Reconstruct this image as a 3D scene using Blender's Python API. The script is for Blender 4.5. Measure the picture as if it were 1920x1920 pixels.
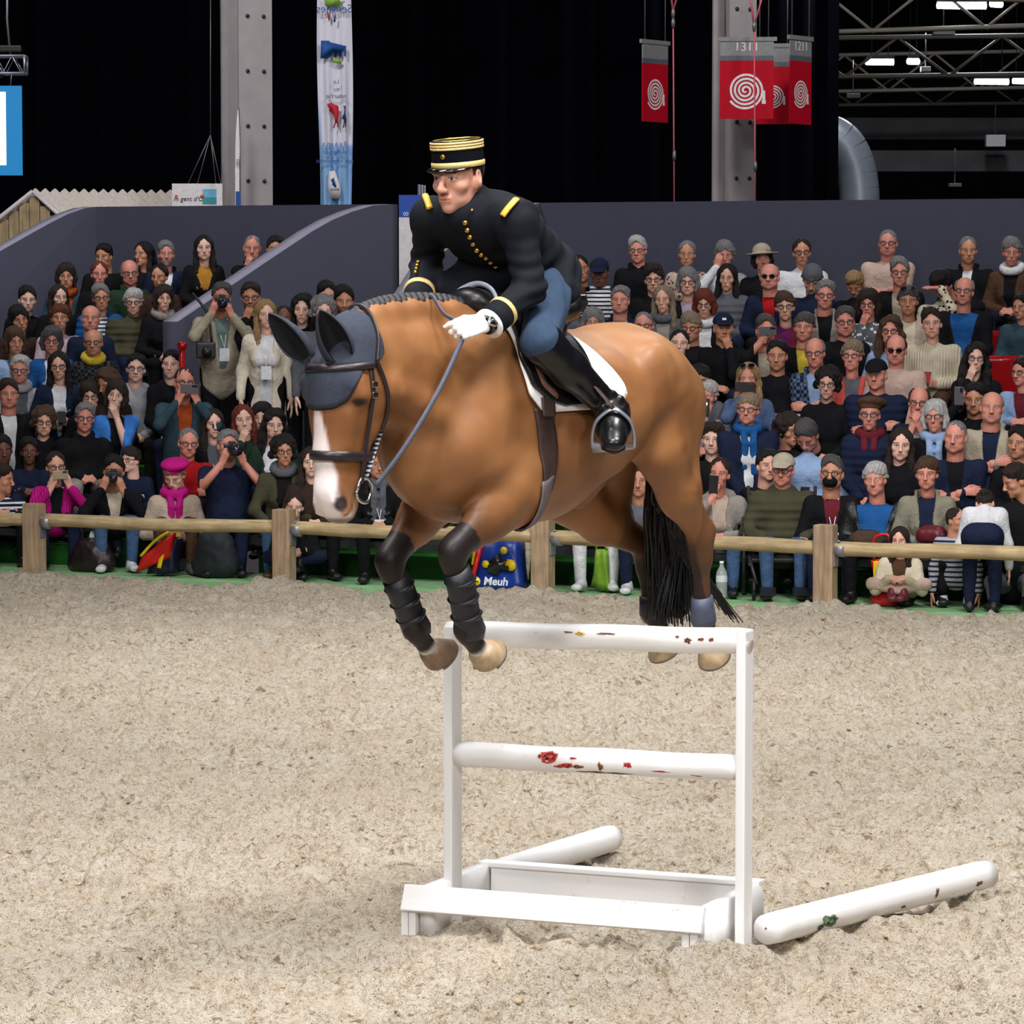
import bpy, bmesh, math, random
import numpy as np
from mathutils import Vector, Matrix, Euler
for o in list(bpy.data.objects): bpy.data.objects.remove(o)
random.seed(7); rng = np.random.default_rng(7)
SC = bpy.context.scene; C = SC.collection; PI = math.pi
# ---------------------------------------------------------------- camera, world, lights, exposure
FP = 6500.0; HC = 2.4; TILT = math.atan(450/FP)
cam = bpy.data.objects.new('camera', bpy.data.cameras.new('camera')); C.objects.link(cam)
cam.location = (0, 0, HC); cam.rotation_euler = (PI/2-TILT, 0, 0)
cam.data.sensor_width = 36; cam.data.lens = 36*FP/1920; cam.data.clip_end = 300; cam.data.clip_start = .5
SC.camera = cam
vs = SC.view_settings; vs.view_transform = 'Standard'; vs.look = 'None'; vs.gamma = 1; vs.use_curve_mapping = False
vs.exposure = 0.0
W = bpy.data.worlds.new('hall_air'); SC.world = W; W.use_nodes = True
W.node_tree.nodes['Background'].inputs[0].default_value = (.55, .6, .8, 1)
W.node_tree.nodes['Background'].inputs[1].default_value = .016
def area(name, loc, tgt, size, power, col=(1, .988, .985), spread=PI):
    l = bpy.data.lights.new(name, 'AREA'); l.shape = 'DISK'; l.size = size; l.energy = power; l.color = col; l.spread = spread
    o = bpy.data.objects.new(name, l); C.objects.link(o); o.location = loc
    o.rotation_euler = (Vector(tgt)-Vector(loc)).to_track_quat('-Z', 'Y').to_euler(); return o
# overhead arena floodlights, then unseen fill lamps added for horse, stands and background
for x, y, z, tx, ty, tz, sz, pw, sp in [
        (2.9, 10.2, 9.0, .2, 12.4, .5, 2.8, 360, 125), (-3.4, 11.5, 9.0, -1.0, 13.0, .3, 2.4, 165, 125), (3.6, 20, 9.0, 1.5, 19.5, .3, 2.4, 215, 105),
        (-4.0, 21, 9.0, -2.0, 20.5, .3, 2.4, 235, 105), (-.6, 7.0, 9.0, 0, 11.5, .3, 2.4, 290, 125), (-1.5, 14.5, 9.0, -.2, 12.4, 1.9, 2.0, 95, 100),
        (-3.0, 3.0, 6.5, -.3, 12.3, 1.6, 1.6, 75, 80), (4.2, 2.0, 6.5, .6, 12.3, 1.6, 1.6, 75, 80),  # fills added from the camera side
        (-3, 17, 8.6, -2.2, 28, .8, 1.6, 95, 110), (4, 16, 8.6, 3, 27, .8, 1.6, 170, 110), (-5, 29, 10.5, -3.5, 38, 2.5, 1.5, 330, 140), (4.5, 27, 10.5, 3, 37, 2.5, 1.5, 260, 140)]:  # fills added to brighten the stands and the background
    area("flood_and_fill_light", (x, y, z), (tx, ty, tz), sz, pw, spread=math.radians(sp))
# ---------------------------------------------------------------- pixel rays: where a thing of the photograph stands
CT, ST = math.cos(TILT), math.sin(TILT)
def ray(px, py):
    u = (px-960)/FP; v = (960-py)/FP
    return np.array([u, CT+v*ST, -ST+v*CT])
def U(px, py, Y):
    d = ray(px, py); return np.array([0, 0, HC])+d*(Y/d[1])
def G(px, py, z=0.0):
    d = ray(px, py); return np.array([0, 0, HC])+d*((z-HC)/d[2])
def PLN(px, py, o, n):
    d = ray(px, py); c = np.array([0, 0, HC]); n = np.array(n, float)
    return c+d*(np.dot(np.array(o, float)-c, n)/np.dot(d, n))
def PIX(p):
    p = np.asarray(p, float)-np.array([0, 0, HC]); f = p[1]*CT-p[2]*ST; v = p[1]*ST+p[2]*CT
    return 960+FP*p[0]/f, 960-FP*v/f
# ---------------------------------------------------------------- objects and properties
def link(o, parent=None):
    C.objects.link(o)
    if parent is not None: o.parent = parent
    return o
def tag(o, label=None, cat=None, group=None, kind=None):
    if label: o['label'] = label
    if cat: o['category'] = cat
    if group: o['group'] = group
    if kind: o['kind'] = kind
    return o
def thing(name, label, cat, loc=(0, 0, 0), rz=0, group=None):
    o = bpy.data.objects.new(name, None); C.objects.link(o); o.location = loc; o.rotation_euler = (0, 0, rz)
    o.empty_display_size = .1
    return tag(o, label, cat, group)
def setmat(me, m):
    for x in (m if isinstance(m, (list, tuple)) else [m]): me.materials.append(x)
def mesh(name, V, F, m=None, smooth=True, mi=None, col=None):
    me = bpy.data.meshes.new(name); V = np.asarray(V, np.float32).reshape(-1, 3)
    if isinstance(F, np.ndarray):
        n = F.shape[1]; li = F.astype(np.int32).ravel(); ls = np.arange(0, len(li), n, dtype=np.int32)
    else:
        li = np.fromiter((i for f in F for i in f), np.int32); ln = np.fromiter((len(f) for f in F), np.int32)
        ls = np.concatenate([[0], np.cumsum(ln)[:-1]]).astype(np.int32) if len(ln) else np.zeros(0, np.int32)
    me.vertices.add(len(V)); me.vertices.foreach_set('co', V.ravel())
    me.loops.add(len(li)); me.loops.foreach_set('vertex_index', li)
    me.polygons.add(len(ls)); me.polygons.foreach_set('loop_start', ls)
    me.update(calc_edges=True)
    if smooth is True: me.polygons.foreach_set('use_smooth', np.ones(len(ls), bool))
    elif smooth is not False: me.polygons.foreach_set('use_smooth', np.asarray(smooth, bool))
    if mi is not None: me.polygons.foreach_set('material_index', np.asarray(mi, np.int32))
    if col is not None:
        c = np.ones((len(V), 4), np.float32); c[:, :col.shape[1]] = col
        me.color_attributes.new('Col', 'FLOAT_COLOR', 'POINT').data.foreach_set('color', c.ravel())
    me.validate()
    if m is not None: setmat(me, m)
    return me
def obj(name, V, F, m=None, parent=None, smooth=True, **k):
    return link(bpy.data.objects.new(name, mesh(name, V, F, m, smooth, **k)), parent)
class MB:                                   # collects simple shapes into one mesh
    def __init__(s): s.V = []; s.F = []; s.n = 0; s.S = []; s.M = []
    def add(s, V, F, smooth=True, mi=0):
        s.V.append(np.asarray(V, float).reshape(-1, 3)); s.F += [[i+s.n for i in f] for f in F]
        s.n += len(s.V[-1]); s.S += [smooth]*len(F); s.M += [mi]*len(F); return s
    def box(s, c, d, R=None, bev=0, mi=0):
        V, F = boxv(d, bev); V = V if R is None else V@np.asarray(R).T
        return s.add(V+np.asarray(c, float), F, False, mi)
    def tube(s, P, r, seg=10, cap=True, mi=0, up=None):
        return s.add(*tube(P, r, seg, cap, up), True, mi)
    def build(s, name, m, parent=None):
        return obj(name, np.concatenate(s.V), s.F, m, parent, s.S, mi=s.M)
def boxv(d, bev=0):
    x, y, z = [v/2 for v in d]
    if not bev:
        V = np.array([[a*x, b*y, c*z] for a in (-1, 1) for b in (-1, 1) for c in (-1, 1)], float)
        return V, [[0, 1, 3, 2], [4, 6, 7, 5], [0, 4, 5, 1], [2, 3, 7, 6], [0, 2, 6, 4], [1, 5, 7, 3]]
    bm = bmesh.new(); bmesh.ops.create_cube(bm, size=1)
    for v in bm.verts: v.co = (v.co.x*d[0], v.co.y*d[1], v.co.z*d[2])
    bmesh.ops.bevel(bm, geom=list(bm.edges), offset=bev, segments=2, profile=.7, affect='EDGES')
    bm.verts.index_update(); V = np.array([v.co[:] for v in bm.verts]); F = [[v.index for v in f.verts] for f in bm.faces]
    bm.free(); return V, F
def frames(P, up=None):
    P = np.asarray(P, float); T = np.gradient(P, axis=0); T /= np.linalg.norm(T, axis=1)[:, None]+1e-9
    u = np.array(up if up is not None else ((0, 0, 1) if abs(T[0][2]) < .9 else (1, 0, 0)), float)
    N = []
    for t in T:
        u = u-t*np.dot(u, t); u /= np.linalg.norm(u)+1e-9; N.append(u)
    N = np.array(N); return T, N, np.cross(T, N)
def tube(P, r, seg=10, cap=True, up=None):    # r: number, list, or list of (r along up, r sideways)
    P = np.asarray(P, float); n = len(P); T, N, B = frames(P, up)
    r = np.asarray(r, float)
    if r.ndim == 0: r = np.full((n, 2), float(r))
    elif r.ndim == 1: r = np.tile(r, (n, 1)) if (len(r) == 2 and n != 2) else np.stack([r, r], 1)
    a = np.linspace(0, 2*PI, seg, endpoint=False)
    V = P[:, None]+np.cos(a)[None, :, None]*N[:, None]*r[:, 0][:, None, None]+np.sin(a)[None, :, None]*B[:, None]*r[:, 1][:, None, None]
    F = [[i*seg+j, i*seg+(j+1) % seg, (i+1)*seg+(j+1) % seg, (i+1)*seg+j] for i in range(n-1) for j in range(seg)]
    if cap: F += [list(range(seg))[::-1], [(n-1)*seg+j for j in range(seg)]]
    return V.reshape(-1, 3), F
def spline(P, n):                              # Catmull-Rom through P
    P = np.asarray(P, float); Q = np.vstack([2*P[0]-P[1], P, 2*P[-1]-P[-2]]); t = np.linspace(0, len(P)-1-1e-6, n); i = t.astype(int); f = (t-i)[:, None]
    a, b, c, d = Q[i], Q[i+1], Q[i+2], Q[i+3]
    return .5*(2*b+(c-a)*f+(2*a-5*b+4*c-d)*f**2+(3*b-a-3*c+d)*f**3)
def Rz(a): c, s = math.cos(a), math.sin(a); return np.array([[c, -s, 0], [s, c, 0], [0, 0, 1.]])
def Rx(a): c, s = math.cos(a), math.sin(a); return np.array([[1., 0, 0], [0, c, -s], [0, s, c]])
def Ry(a): c, s = math.cos(a), math.sin(a); return np.array([[c, 0, s], [0, 1., 0], [-s, 0, c]])
# ---------------------------------------------------------------- bodies as blended volumes, skinned by surface nets
def smin(a, b, k):
    if k <= 0: return np.minimum(a, b)
    h = np.maximum(k-np.abs(a-b), 0)/k; return np.minimum(a, b)-h*h*k*.25
class SDF:
    def __init__(s, lo, hi, h):
        s.lo = np.asarray(lo, float); s.h = h; n = np.ceil((np.asarray(hi)-s.lo)/h).astype(int)+1
        s.ax = [s.lo[i]+h*np.arange(n[i]) for i in range(3)]; s.D = np.full(tuple(n), 1.0, np.float32)
    def reg(s, lo, hi):
        sl = []
        for i in range(3):
            a = max(0, int((lo[i]-s.lo[i])/s.h)); b = min(s.D.shape[i], int((hi[i]-s.lo[i])/s.h)+2)
            if b <= a: return None, None
            sl.append(slice(a, b))
        X = [s.ax[i][sl[i]].astype(np.float32) for i in range(3)]
        return tuple(sl), (X[0][:, None, None], X[1][None, :, None], X[2][None, None, :])
    def put(s, sl, d, k, sub=False):
        if sub: s.D[sl] = -smin(-s.D[sl], d, k)
        else: s.D[sl] = smin(s.D[sl], d, k)
    def cap(s, a, b, ra, rb, k=.02, side=None, sub=False):   # tapered capsule; r = (sideways, other) or number
        a = np.asarray(a, float); b = np.asarray(b, float)
        if np.allclose(a, b): b = b+1e-5
        ra = np.array([ra, ra] if np.ndim(ra) == 0 else ra, float); rb = np.array([rb, rb] if np.ndim(rb) == 0 else rb, float)
        R = max(ra.max(), rb.max())+k*1.2+s.h*2
        sl, X = s.reg(np.minimum(a, b)-R, np.maximum(a, b)+R)
        if sl is None: return s
        ab = b-a; q = [X[i]-a[i] for i in range(3)]
        t = np.clip((q[0]*ab[0]+q[1]*ab[1]+q[2]*ab[2])/np.dot(ab, ab), 0, 1)
        q = [q[i]-t*ab[i] for i in range(3)]; q2 = q[0]**2+q[1]**2+q[2]**2
        if ra[0] == ra[1] and rb[0] == rb[1]:
            d = np.sqrt(q2)-(ra[0]+(rb[0]-ra[0])*t)
        else:
            e = np.asarray(side, float); e = e/np.linalg.norm(e); qs2 = (q[0]*e[0]+q[1]*e[1]+q[2]*e[2])**2; qo2 = np.maximum(q2-qs2, 0)
            w = ra[0]+(rb[0]-ra[0])*t; o = ra[1]+(rb[1]-ra[1])*t
            k0 = np.sqrt(qs2/w**2+qo2/o**2); k1 = np.sqrt(qs2/w**4+qo2/o**4)+1e-6
            d = np.where(k0 < 1e-3, -np.minimum(w, o), k0*(k0-1)/k1)
        s.put(sl, d.astype(np.float32), k, sub); return s
    def chain(s, P, R, k=.02, side=None, sub=False):
        for i in range(len(P)-1): s.cap(P[i], P[i+1], R[i], R[i+1], k, side, sub)
        return s
    def ell(s, c, r, R=None, k=.02, sub=False):              # ellipsoid, R columns = its axes
        c = np.asarray(c, float); r = np.asarray(r, float); m = r.max()+k*1.2+s.h*2
        sl, X = s.reg(c-m, c+m)
        if sl is None: return s
        q = [X[i]-c[i] for i in range(3)]
        if R is not None: R = np.asarray(R); q = [q[0]*R[0, j]+q[1]*R[1, j]+q[2]*R[2, j] for j in range(3)]
        k0 = np.sqrt((q[0]/r[0])**2+(q[1]/r[1])**2+(q[2]/r[2])**2); k1 = np.sqrt((q[0]/r[0]**2)**2+(q[1]/r[1]**2)**2+(q[2]/r[2]**2)**2)+1e-6
        s.put(sl, (k0*(k0-1)/k1).astype(np.float32), k, sub); return s
    def fn(s, f, k=0, sub=False, lo=None, hi=None):          # any field f(X, Y, Z)
        sl, X = s.reg(s.lo if lo is None else lo, s.lo+s.h*np.array(s.D.shape) if hi is None else hi)
        s.put(sl, np.broadcast_to(f(*X), s.D[sl].shape).astype(np.float32), k, sub); return s
    def net(s, smooth=1):
        D = s.D; g = D < 0; n = D.shape
        c = np.zeros((n[0]-1, n[1]-1, n[2]-1), np.int8)
        for dx in (0, 1):
            for dy in (0, 1):
                for dz in (0, 1): c += g[dx:n[0]-1+dx, dy:n[1]-1+dy, dz:n[2]-1+dz]
        act = (c > 0) & (c < 8); I = np.argwhere(act); idx = np.full(act.shape, -1, np.int32); idx[act] = np.arange(len(I))
        cv = {}
        for dx in (0, 1):
            for dy in (0, 1):
                for dz in (0, 1): cv[dx, dy, dz] = D[I[:, 0]+dx, I[:, 1]+dy, I[:, 2]+dz]
        acc = np.zeros((len(I), 3)); cnt = np.zeros(len(I))
        for p in cv:
            for a in range(3):
                if p[a]: continue
                q = list(p); q[a] = 1; q = tuple(q); A, B = cv[p], cv[q]; m = (A < 0) != (B < 0); t = A[m]/(A[m]-B[m])
                v = np.tile(np.array(p, float), (m.sum(), 1)); v[:, a] = t; acc[m] += v; cnt[m] += 1
        V = s.lo+s.h*(I+acc/cnt[:, None]); F = []
        for a in range(3):
            b, d = (a+1) % 3, (a+2) % 3
            sa = [slice(None)]*3; sb = [slice(None)]*3; sa[a] = slice(0, -1); sb[a] = slice(1, None)
            m = g[tuple(sa)] != g[tuple(sb)]; J = np.argwhere(m); J = J[(J[:, b] > 0) & (J[:, d] > 0) & (J[:, b] < n[b]-1) & (J[:, d] < n[d]-1)]
            ins = g[J[:, 0], J[:, 1], J[:, 2]]
            def cell(ob, od):
                K = J.copy(); K[:, b] -= ob; K[:, d] -= od; return idx[K[:, 0], K[:, 1], K[:, 2]]
            Q = np.stack([cell(1, 1), cell(0, 1), cell(0, 0), cell(1, 0)], 1); Q[~ins] = Q[~ins][:, ::-1]; F.append(Q)
        F = np.concatenate(F); F = F[(F >= 0).all(1)]
        for _ in range(smooth): V = lap(V, F, .5)
        return V, F
def lap(V, F, w, mask=None):
    E = np.concatenate([F[:, [i, (i+1) % F.shape[1]]] for i in range(F.shape[1])]); S = np.zeros_like(V); n = np.bincount(E[:, 0], minlength=len(V)).astype(float)
    for a in range(3): S[:, a] = np.bincount(E[:, 0], V[E[:, 1], a], len(V))+np.bincount(E[:, 1], V[E[:, 0], a], len(V))
    n = n+np.bincount(E[:, 1], minlength=len(V)); A = S/np.maximum(n, 1)[:, None]
    return V+(A-V)*(w if mask is None else w*mask[:, None])
def vnormals(V, F):
    fn = np.cross(V[F[:, 2]]-V[F[:, 0]], V[F[:, -1]]-V[F[:, 1]]); N = np.zeros_like(V)
    for i in range(F.shape[1]):
        for a in range(3): N[:, a] += np.bincount(F[:, i], fn[:, a], len(V))
    return N/(np.linalg.norm(N, axis=1)[:, None]+1e-12)
def segd(P, a, b):
    a = np.asarray(a, float); b = np.asarray(b, float); ab = b-a; t = np.clip((P-a)@ab/np.dot(ab, ab), 0, 1); return np.linalg.norm(P-a-t[:, None]*ab, axis=1), t
def sst(e0, e1, x):
    t = np.clip((x-e0)/(e1-e0), 0, 1); return t*t*(3-2*t)
def vnoise(X, Y, s=1, seed=0):                # value noise on arrays
    x = X/s+seed*17.3; y = Y/s-seed*9.1; xi = np.floor(x).astype(np.int64); yi = np.floor(y).astype(np.int64); fx = x-xi; fy = y-yi
    fx = fx*fx*(3-2*fx); fy = fy*fy*(3-2*fy)
    def h(i, j):
        v = (i*374761393+j*668265263+seed*1442695) & 0x7fffffff; v = ((v ^ (v >> 13))*1274126177) & 0x7fffffff; return ((v ^ (v >> 16)) & 0xffff)/65535.0
    return (h(xi, yi)*(1-fx)+h(xi+1, yi)*fx)*(1-fy)+(h(xi, yi+1)*(1-fx)+h(xi+1, yi+1)*fx)*fy
# ---------------------------------------------------------------- materials
def srgb(r, g, b):
    return tuple(((v/255)/12.92 if v/255 <= .04045 else ((v/255+.055)/1.055)**2.4) for v in (r, g, b))
class NT:
    def __init__(s, name):
        s.m = bpy.data.materials.new(name); s.m.use_nodes = True; s.t = s.m.node_tree; s.b = s.t.nodes['Principled BSDF']
    def n(s, typ, **k):
        x = s.t.nodes.new(typ)
        for a, v in k.items():
            if a.startswith('i_'): x.inputs[int(a[2:]) if a[2:].isdigit() else a[2:]].default_value = v
            else: setattr(x, a, v)
        return x
    def l(s, a, b): s.t.links.new(a, b)
    def noise(s, scale, detail=3, rough=.5, co=None):
        x = s.n('ShaderNodeTexNoise'); x.inputs['Scale'].default_value = scale; x.inputs['Detail'].default_value = detail; x.inputs['Roughness'].default_value = rough
        if co is None:
            tc = getattr(s, 'tc', None) or s.n('ShaderNodeTexCoord'); s.tc = tc; co = tc.outputs['Object']
        s.l(co, x.inputs['Vector']); return x.outputs['Fac']
    def stretch(s, v):
        tc = getattr(s, 'tc', None) or s.n('ShaderNodeTexCoord'); s.tc = tc; mp = s.n('ShaderNodeMapping'); mp.inputs['Scale'].default_value = v
        s.l(tc.outputs['Object'], mp.inputs['Vector']); return mp.outputs['Vector']
    def ramp(s, fac, stops):
        r = s.n('ShaderNodeValToRGB'); e = r.color_ramp.elements
        while len(e) < len(stops): e.new(.5)
        for x, (p, c) in zip(e, stops): x.position = p; x.color = (*c, 1) if len(c) == 3 else c
        s.l(fac, r.inputs[0]); return r.outputs[0]
    def mix(s, fac, a, b, mode='MIX'):
        x = s.n('ShaderNodeMix', data_type='RGBA', blend_type=mode)
        for v, i in ((fac, x.inputs[0]), (a, x.inputs[6]), (b, x.inputs[7])):
            if isinstance(v, (int, float)): i.default_value = v
            elif isinstance(v, tuple): i.default_value = (*v, 1) if len(v) == 3 else v
            else: s.l(v, i)
        return x.outputs[2]
    def base(s, v):
        if isinstance(v, tuple): s.b.inputs['Base Color'].default_value = (*v, 1)
        else: s.l(v, s.b.inputs['Base Color'])
        return s
    def bump(s, h, dist=.002, st=1.0):
        x = s.n('ShaderNodeBump'); x.inputs['Strength'].default_value = st; x.inputs['Distance'].default_value = dist; s.l(h, x.inputs['Height']); s.l(x.outputs[0], s.b.inputs['Normal']); return s
    def set(s, **k):
        for a, v in k.items(): s.b.inputs[{'rough': 'Roughness', 'metal': 'Metallic', 'spec': 'Specular IOR Level', 'sheen': 'Sheen Weight', 'coat': 'Coat Weight', 'trans': 'Transmission Weight', 'sss': 'Subsurface Weight', 'alpha': 'Alpha'}[a]].default_value = v
        return s
    def attr(s, name, typ='GEOMETRY'):
        x = s.n('ShaderNodeAttribute', attribute_name=name, attribute_type=typ); return x.outputs['Color']
MC = {}
def mat(name, col, rough=.6, var=.12, scale=30, bump=0, bscale=None, **k):
    if name in MC: return MC[name]
    t = NT(name); f = t.noise(scale, 4, .6)
    lo = tuple(max(0, c*(1-var)) for c in col); hi = tuple(min(1, c*(1+var)) for c in col)
    t.base(t.ramp(f, [(.3, lo), (.7, hi)])); t.set(rough=rough, **k)
    if bump: t.bump(t.noise(bscale or scale*3, 4, .6), bump)
    MC[name] = t.m; return t.m
def glow(name, col, e):
    if name in MC: return MC[name]
    t = NT(name); t.base((0, 0, 0)); t.b.inputs['Emission Color'].default_value = (*col, 1); t.b.inputs['Emission Strength'].default_value = e; MC[name] = t.m; return t.m
# ================================================================ the hall: ring, stands, walls, roof
F0 = G(65, 1078); F3 = G(1547, 1140); EA = (F3-F0)/np.linalg.norm(F3-F0); NB = np.array([-EA[1], EA[0], 0]); FANG = math.atan2(EA[1], EA[0])
UP = np.array([0, 0, 1.0])
def FB(a, b, z=0.0): return F0+EA*a+NB*b+UP*z
def AB(p): q = np.asarray(p)-F0; return q@EA, q@NB, q[2]
def PB(px, py, b): return PLN(px, py, F0+NB*b, NB)
def PA(px, py, a): return PLN(px, py, F0+EA*a, EA)
ROWB = [None]+[.8+.75*i for i in range(8)]
SEATZ = [None, .30, .55, .86, 1.10, 1.30, 1.49, 1.71, 1.93]
TIERZ = [None, 0.0, .16, .47, .71, .91, 1.10, 1.32, 1.54]
M_wall = mat('slate_paint', srgb(59, 61, 78), .8, .05, 8, .0004, 300)
M_walltop = mat('lilac_grey_paint', srgb(150, 146, 166), .6, .05, 10)
M_curt = mat('black_drape', (.0012, .0014, .0034), 1.0, .3, 3, spec=.05)
M_green = mat('stand_green', srgb(24, 92, 18), .6, .15, 12)
M_dark = mat('dark_board', (.012, .012, .014), .7, .2, 10)
M_carpet = mat('green_carpet', srgb(132, 176, 124), .95, .25, 5, .002, 250)
# ---- sand
def sandmat():
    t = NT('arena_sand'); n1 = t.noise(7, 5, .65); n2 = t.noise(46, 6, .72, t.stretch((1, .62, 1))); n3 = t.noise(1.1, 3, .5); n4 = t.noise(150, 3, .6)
    c = t.ramp(n2, [(.33, (.17, .105, .055)), (.42, (.42, .325, .205)), (.52, (.66, .57, .445)), (.70, (.80, .735, .63))])  # dark stops put small clod shadows into the sand colour
    c = t.mix(t.ramp(n1, [(.35, (0, 0, 0)), (.75, (1, 1, 1))]), c, (.74, .67, .56)); 
    c = t.mix(t.ramp(n3, [(.38, (.55, .55, .55)), (.62, (0, 0, 0))]), c, t.mix(.5, c, (.56, .43, .30)))
    c = t.mix(t.ramp(n4, [(.33, (1, 1, 1)), (.41, (0, 0, 0))]), c, (.15, .09, .05))  # fine dark specks: shade of tiny lumps painted in
    n5 = t.noise(19, 4, .62, t.stretch((.75, 1.2, 1))); n6 = t.noise(2.3, 2, .5); mm = t.n('ShaderNodeMath', operation='MULTIPLY_ADD'); t.l(n6, mm.inputs[0]); mm.inputs[1].default_value = .16; t.l(n5, mm.inputs[2]); c = t.mix(t.ramp(mm.outputs[0], [(.405, (.85, .85, .85)), (.455, (0, 0, 0))]), c, t.mix(n2, (.16, .10, .055), (.34, .25, .155)))  # thresholded dark spots: clod shade painted into the colour
    t.base(c).set(rough=.95, spec=.15); ad = t.n('ShaderNodeMath', operation='ADD'); t.l(n2, ad.inputs[0]); t.l(n4, ad.inputs[1]); t.bump(ad.outputs[0], .02, 1); return t.m
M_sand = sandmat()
def groundz(X, Y):
    f = .10*(vnoise(X, Y, 1.3, 1)-.5)*.5+.055*(vnoise(X, Y, .42, 2)-.5)+.04*(vnoise(X, Y, .16, 3)-.5)
    cl = np.maximum(vnoise(X, Y, .075, 4)-.52, 0)*.105+np.maximum(vnoise(X*.8, Y*1.1, .036, 5)-.5, 0)*.062-np.maximum(.34-vnoise(X, Y, .12, 8), 0)*.10
    for p in POSTS:
        r = np.hypot((X-p[0])*1.0, (Y-p[1]+.1)); f = f+.06*np.exp(-(r/.28)**2)
    return f*.9+cl-.012
POSTS = [G(65, 1078), G(533, 1095), G(1018, 1115), G(1547, 1140)]
us = np.concatenate([np.linspace(-4, -1.02, 40), np.linspace(-1, 1, 500), np.linspace(1.02, 4, 40)])
ys = [6.0]
while ys[-1] < 31.5: ys.append(ys[-1]+(.05 if ys[-1] < 10.7 else .0155*(ys[-1]/11)**1.35))
ys = np.array(ys); YY, UU = np.meshgrid(ys, us, indexing='ij'); XX = UU*(YY*.152+.12); ZZ = groundz(XX, YY)
nb = (XX-F0[0])*NB[0]+(YY-F0[1])*NB[1]; ZZ = ZZ-np.clip((nb+.02)/.12, 0, 1)*.05
V = np.stack([XX, YY, ZZ], -1).reshape(-1, 3); nr, nc = XX.shape; ii = np.arange(nr*nc).reshape(nr, nc)
Q = np.stack([ii[:-1, :-1], ii[:-1, 1:], ii[1:, 1:], ii[1:, :-1]], -1).reshape(-1, 4); Q = Q[nb.reshape(-1)[Q].max(1) < .13]
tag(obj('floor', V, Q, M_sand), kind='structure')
# loose clods and hoof-thrown lumps
bm_v, bm_f, k = [], [], 0
ico = bmesh.new(); bmesh.ops.create_icosphere(ico, subdivisions=1, radius=1); iV = np.array([v.co[:] for v in ico.verts]); iF = np.array([[v.index for v in f.verts] for f in ico.faces]); ico.free()
for i in range(1500):
    y = 10.6+14.5*rng.random()**1.3; x = (rng.random()*2-1)*(y*.152+.2)
    if (x-F0[0])*NB[0]+(y-F0[1])*NB[1] > -.1: continue
    s = rng.uniform(.004, .010)*(1.6 if rng.random() < .04 else 1); v = iV*(1+rng.uniform(-.35, .35, (len(iV), 1)))*s*np.array([1.3, 1, .6]); 
    bm_v.append(v@Rz(rng.random()*6).T+[x, y, float(groundz(np.array([x]), np.array([y]))[0])+s*.2]); bm_f.append(iF+k); k += len(iV)
M_clod = mat('damp_sand', (.42, .31, .20), .95, .4, 20, .003, 200)
tag(obj('sand_clods', np.concatenate(bm_v), np.concatenate(bm_f), M_clod), 'loose brown clods of damp sand scattered over the ring', 'sand', kind='stuff')
# ---- carpet and tiers of the stands
A0, A1 = -5.5, 12.0
def slab(name, a0, a1, b0, b1, z0, z1, m, parent=None):
    m_ = MB(); m_.box(FB((a0+a1)/2, (b0+b1)/2, (z0+z1)/2), (a1-a0, b1-b0, z1-z0), Rz(FANG)); return m_.build(name, m, parent)
tag(slab('floor_carpet', A0, A1, .06, .95, -.12, -.004, M_carpet), kind='structure')
aL = AB(PB(180, 387, 6.75))[0]; aM = AB(PB(733, 380, 6.75))[0]; aR = AB(PB(1012, 379, 6.75))[0]
st = tag(slab('floor_stand', aL-.1, aM, .96, 1.2, -.1, TIERZ[2], M_green), kind='structure')
for r in range(2, 9):
    b0 = ROWB[r]-.42; b1 = ROWB[r]+.33 if r < 8 else 6.75
    for a0, a1 in ((aL-.1, aM), (aR, A1)):
        if a0 < 0 and r == 2: a0 = A0
        o = slab('tier', a0, a1, b0, b1, -.1, TIERZ[r], M_green if r < 5 else M_dark); tag(o, kind='structure')
for r in range(1, 9):
    for a0, a1 in ((aL+.05 if r > 2 else A0, aM-.2), (aR+.05, A1)):
        tag(slab('bench', a0, a1, ROWB[r]-.16, ROWB[r]+.22, SEATZ[r]-.05, SEATZ[r]-.0, M_dark), kind='structure')
# ---- walls: the back wall of each block and the curved parapets
WT = 3.055
tag(slab('wall_back', aL, aM-.01, 6.75, 6.9, 0, WT, M_wall), kind='structure')
tag(slab('wall_back', aR, A1+3, 6.75, 6.9, 0, WT, M_wall), kind='structure')
def parapet(name, a, pix, th, bend):
    P = [AB(PA(x, y, a))[1:] for x, y in pix]           # (b, z) down the slope
    P[0] = (6.75, WT); P = [(6.9, WT)]+P
    b, z = P[-1]; P.append((bend, max(.05, z+(bend-b)*(P[-1][1]-P[-3][1])/(P[-1][0]-P[-3][0]))))
    n = len(P); V = []; 
    for da in (0, -th):
        V += [FB(a+da, b, z) for b, z in P]+[FB(a+da, b, 0) for b, z in P]
    F, M = [], []
    for i in range(n-1):
        for s, o in ((1, 0), (-1, 2*n)):
            q = [o+i, o+i+1, o+n+i+1, o+n+i]; F.append(q if s > 0 else q[::-1]); M.append(0)
        F.append([i, 2*n+i, 2*n+i+1, i+1]); M.append(1)
    F.append([n-1, 3*n-1, 4*n-1, 2*n-1]); M.append(0); F.append([0, n, 3*n, 2*n]); M.append(0)
    return tag(obj(name, V, F, [M_wall, M_walltop], None, False, mi=M), kind='structure')
parapet('wall_left', aL, [(180, 387), (160, 390), (128, 401), (96, 417), (60, 437), (0, 471)], .14, 1.6)
parapet('wall_centre', aM, [(733, 380), (700, 385), (660, 397), (622, 413), (585, 434), (540, 464), (495, 494), (445, 528)], .15, 2.6)
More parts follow.
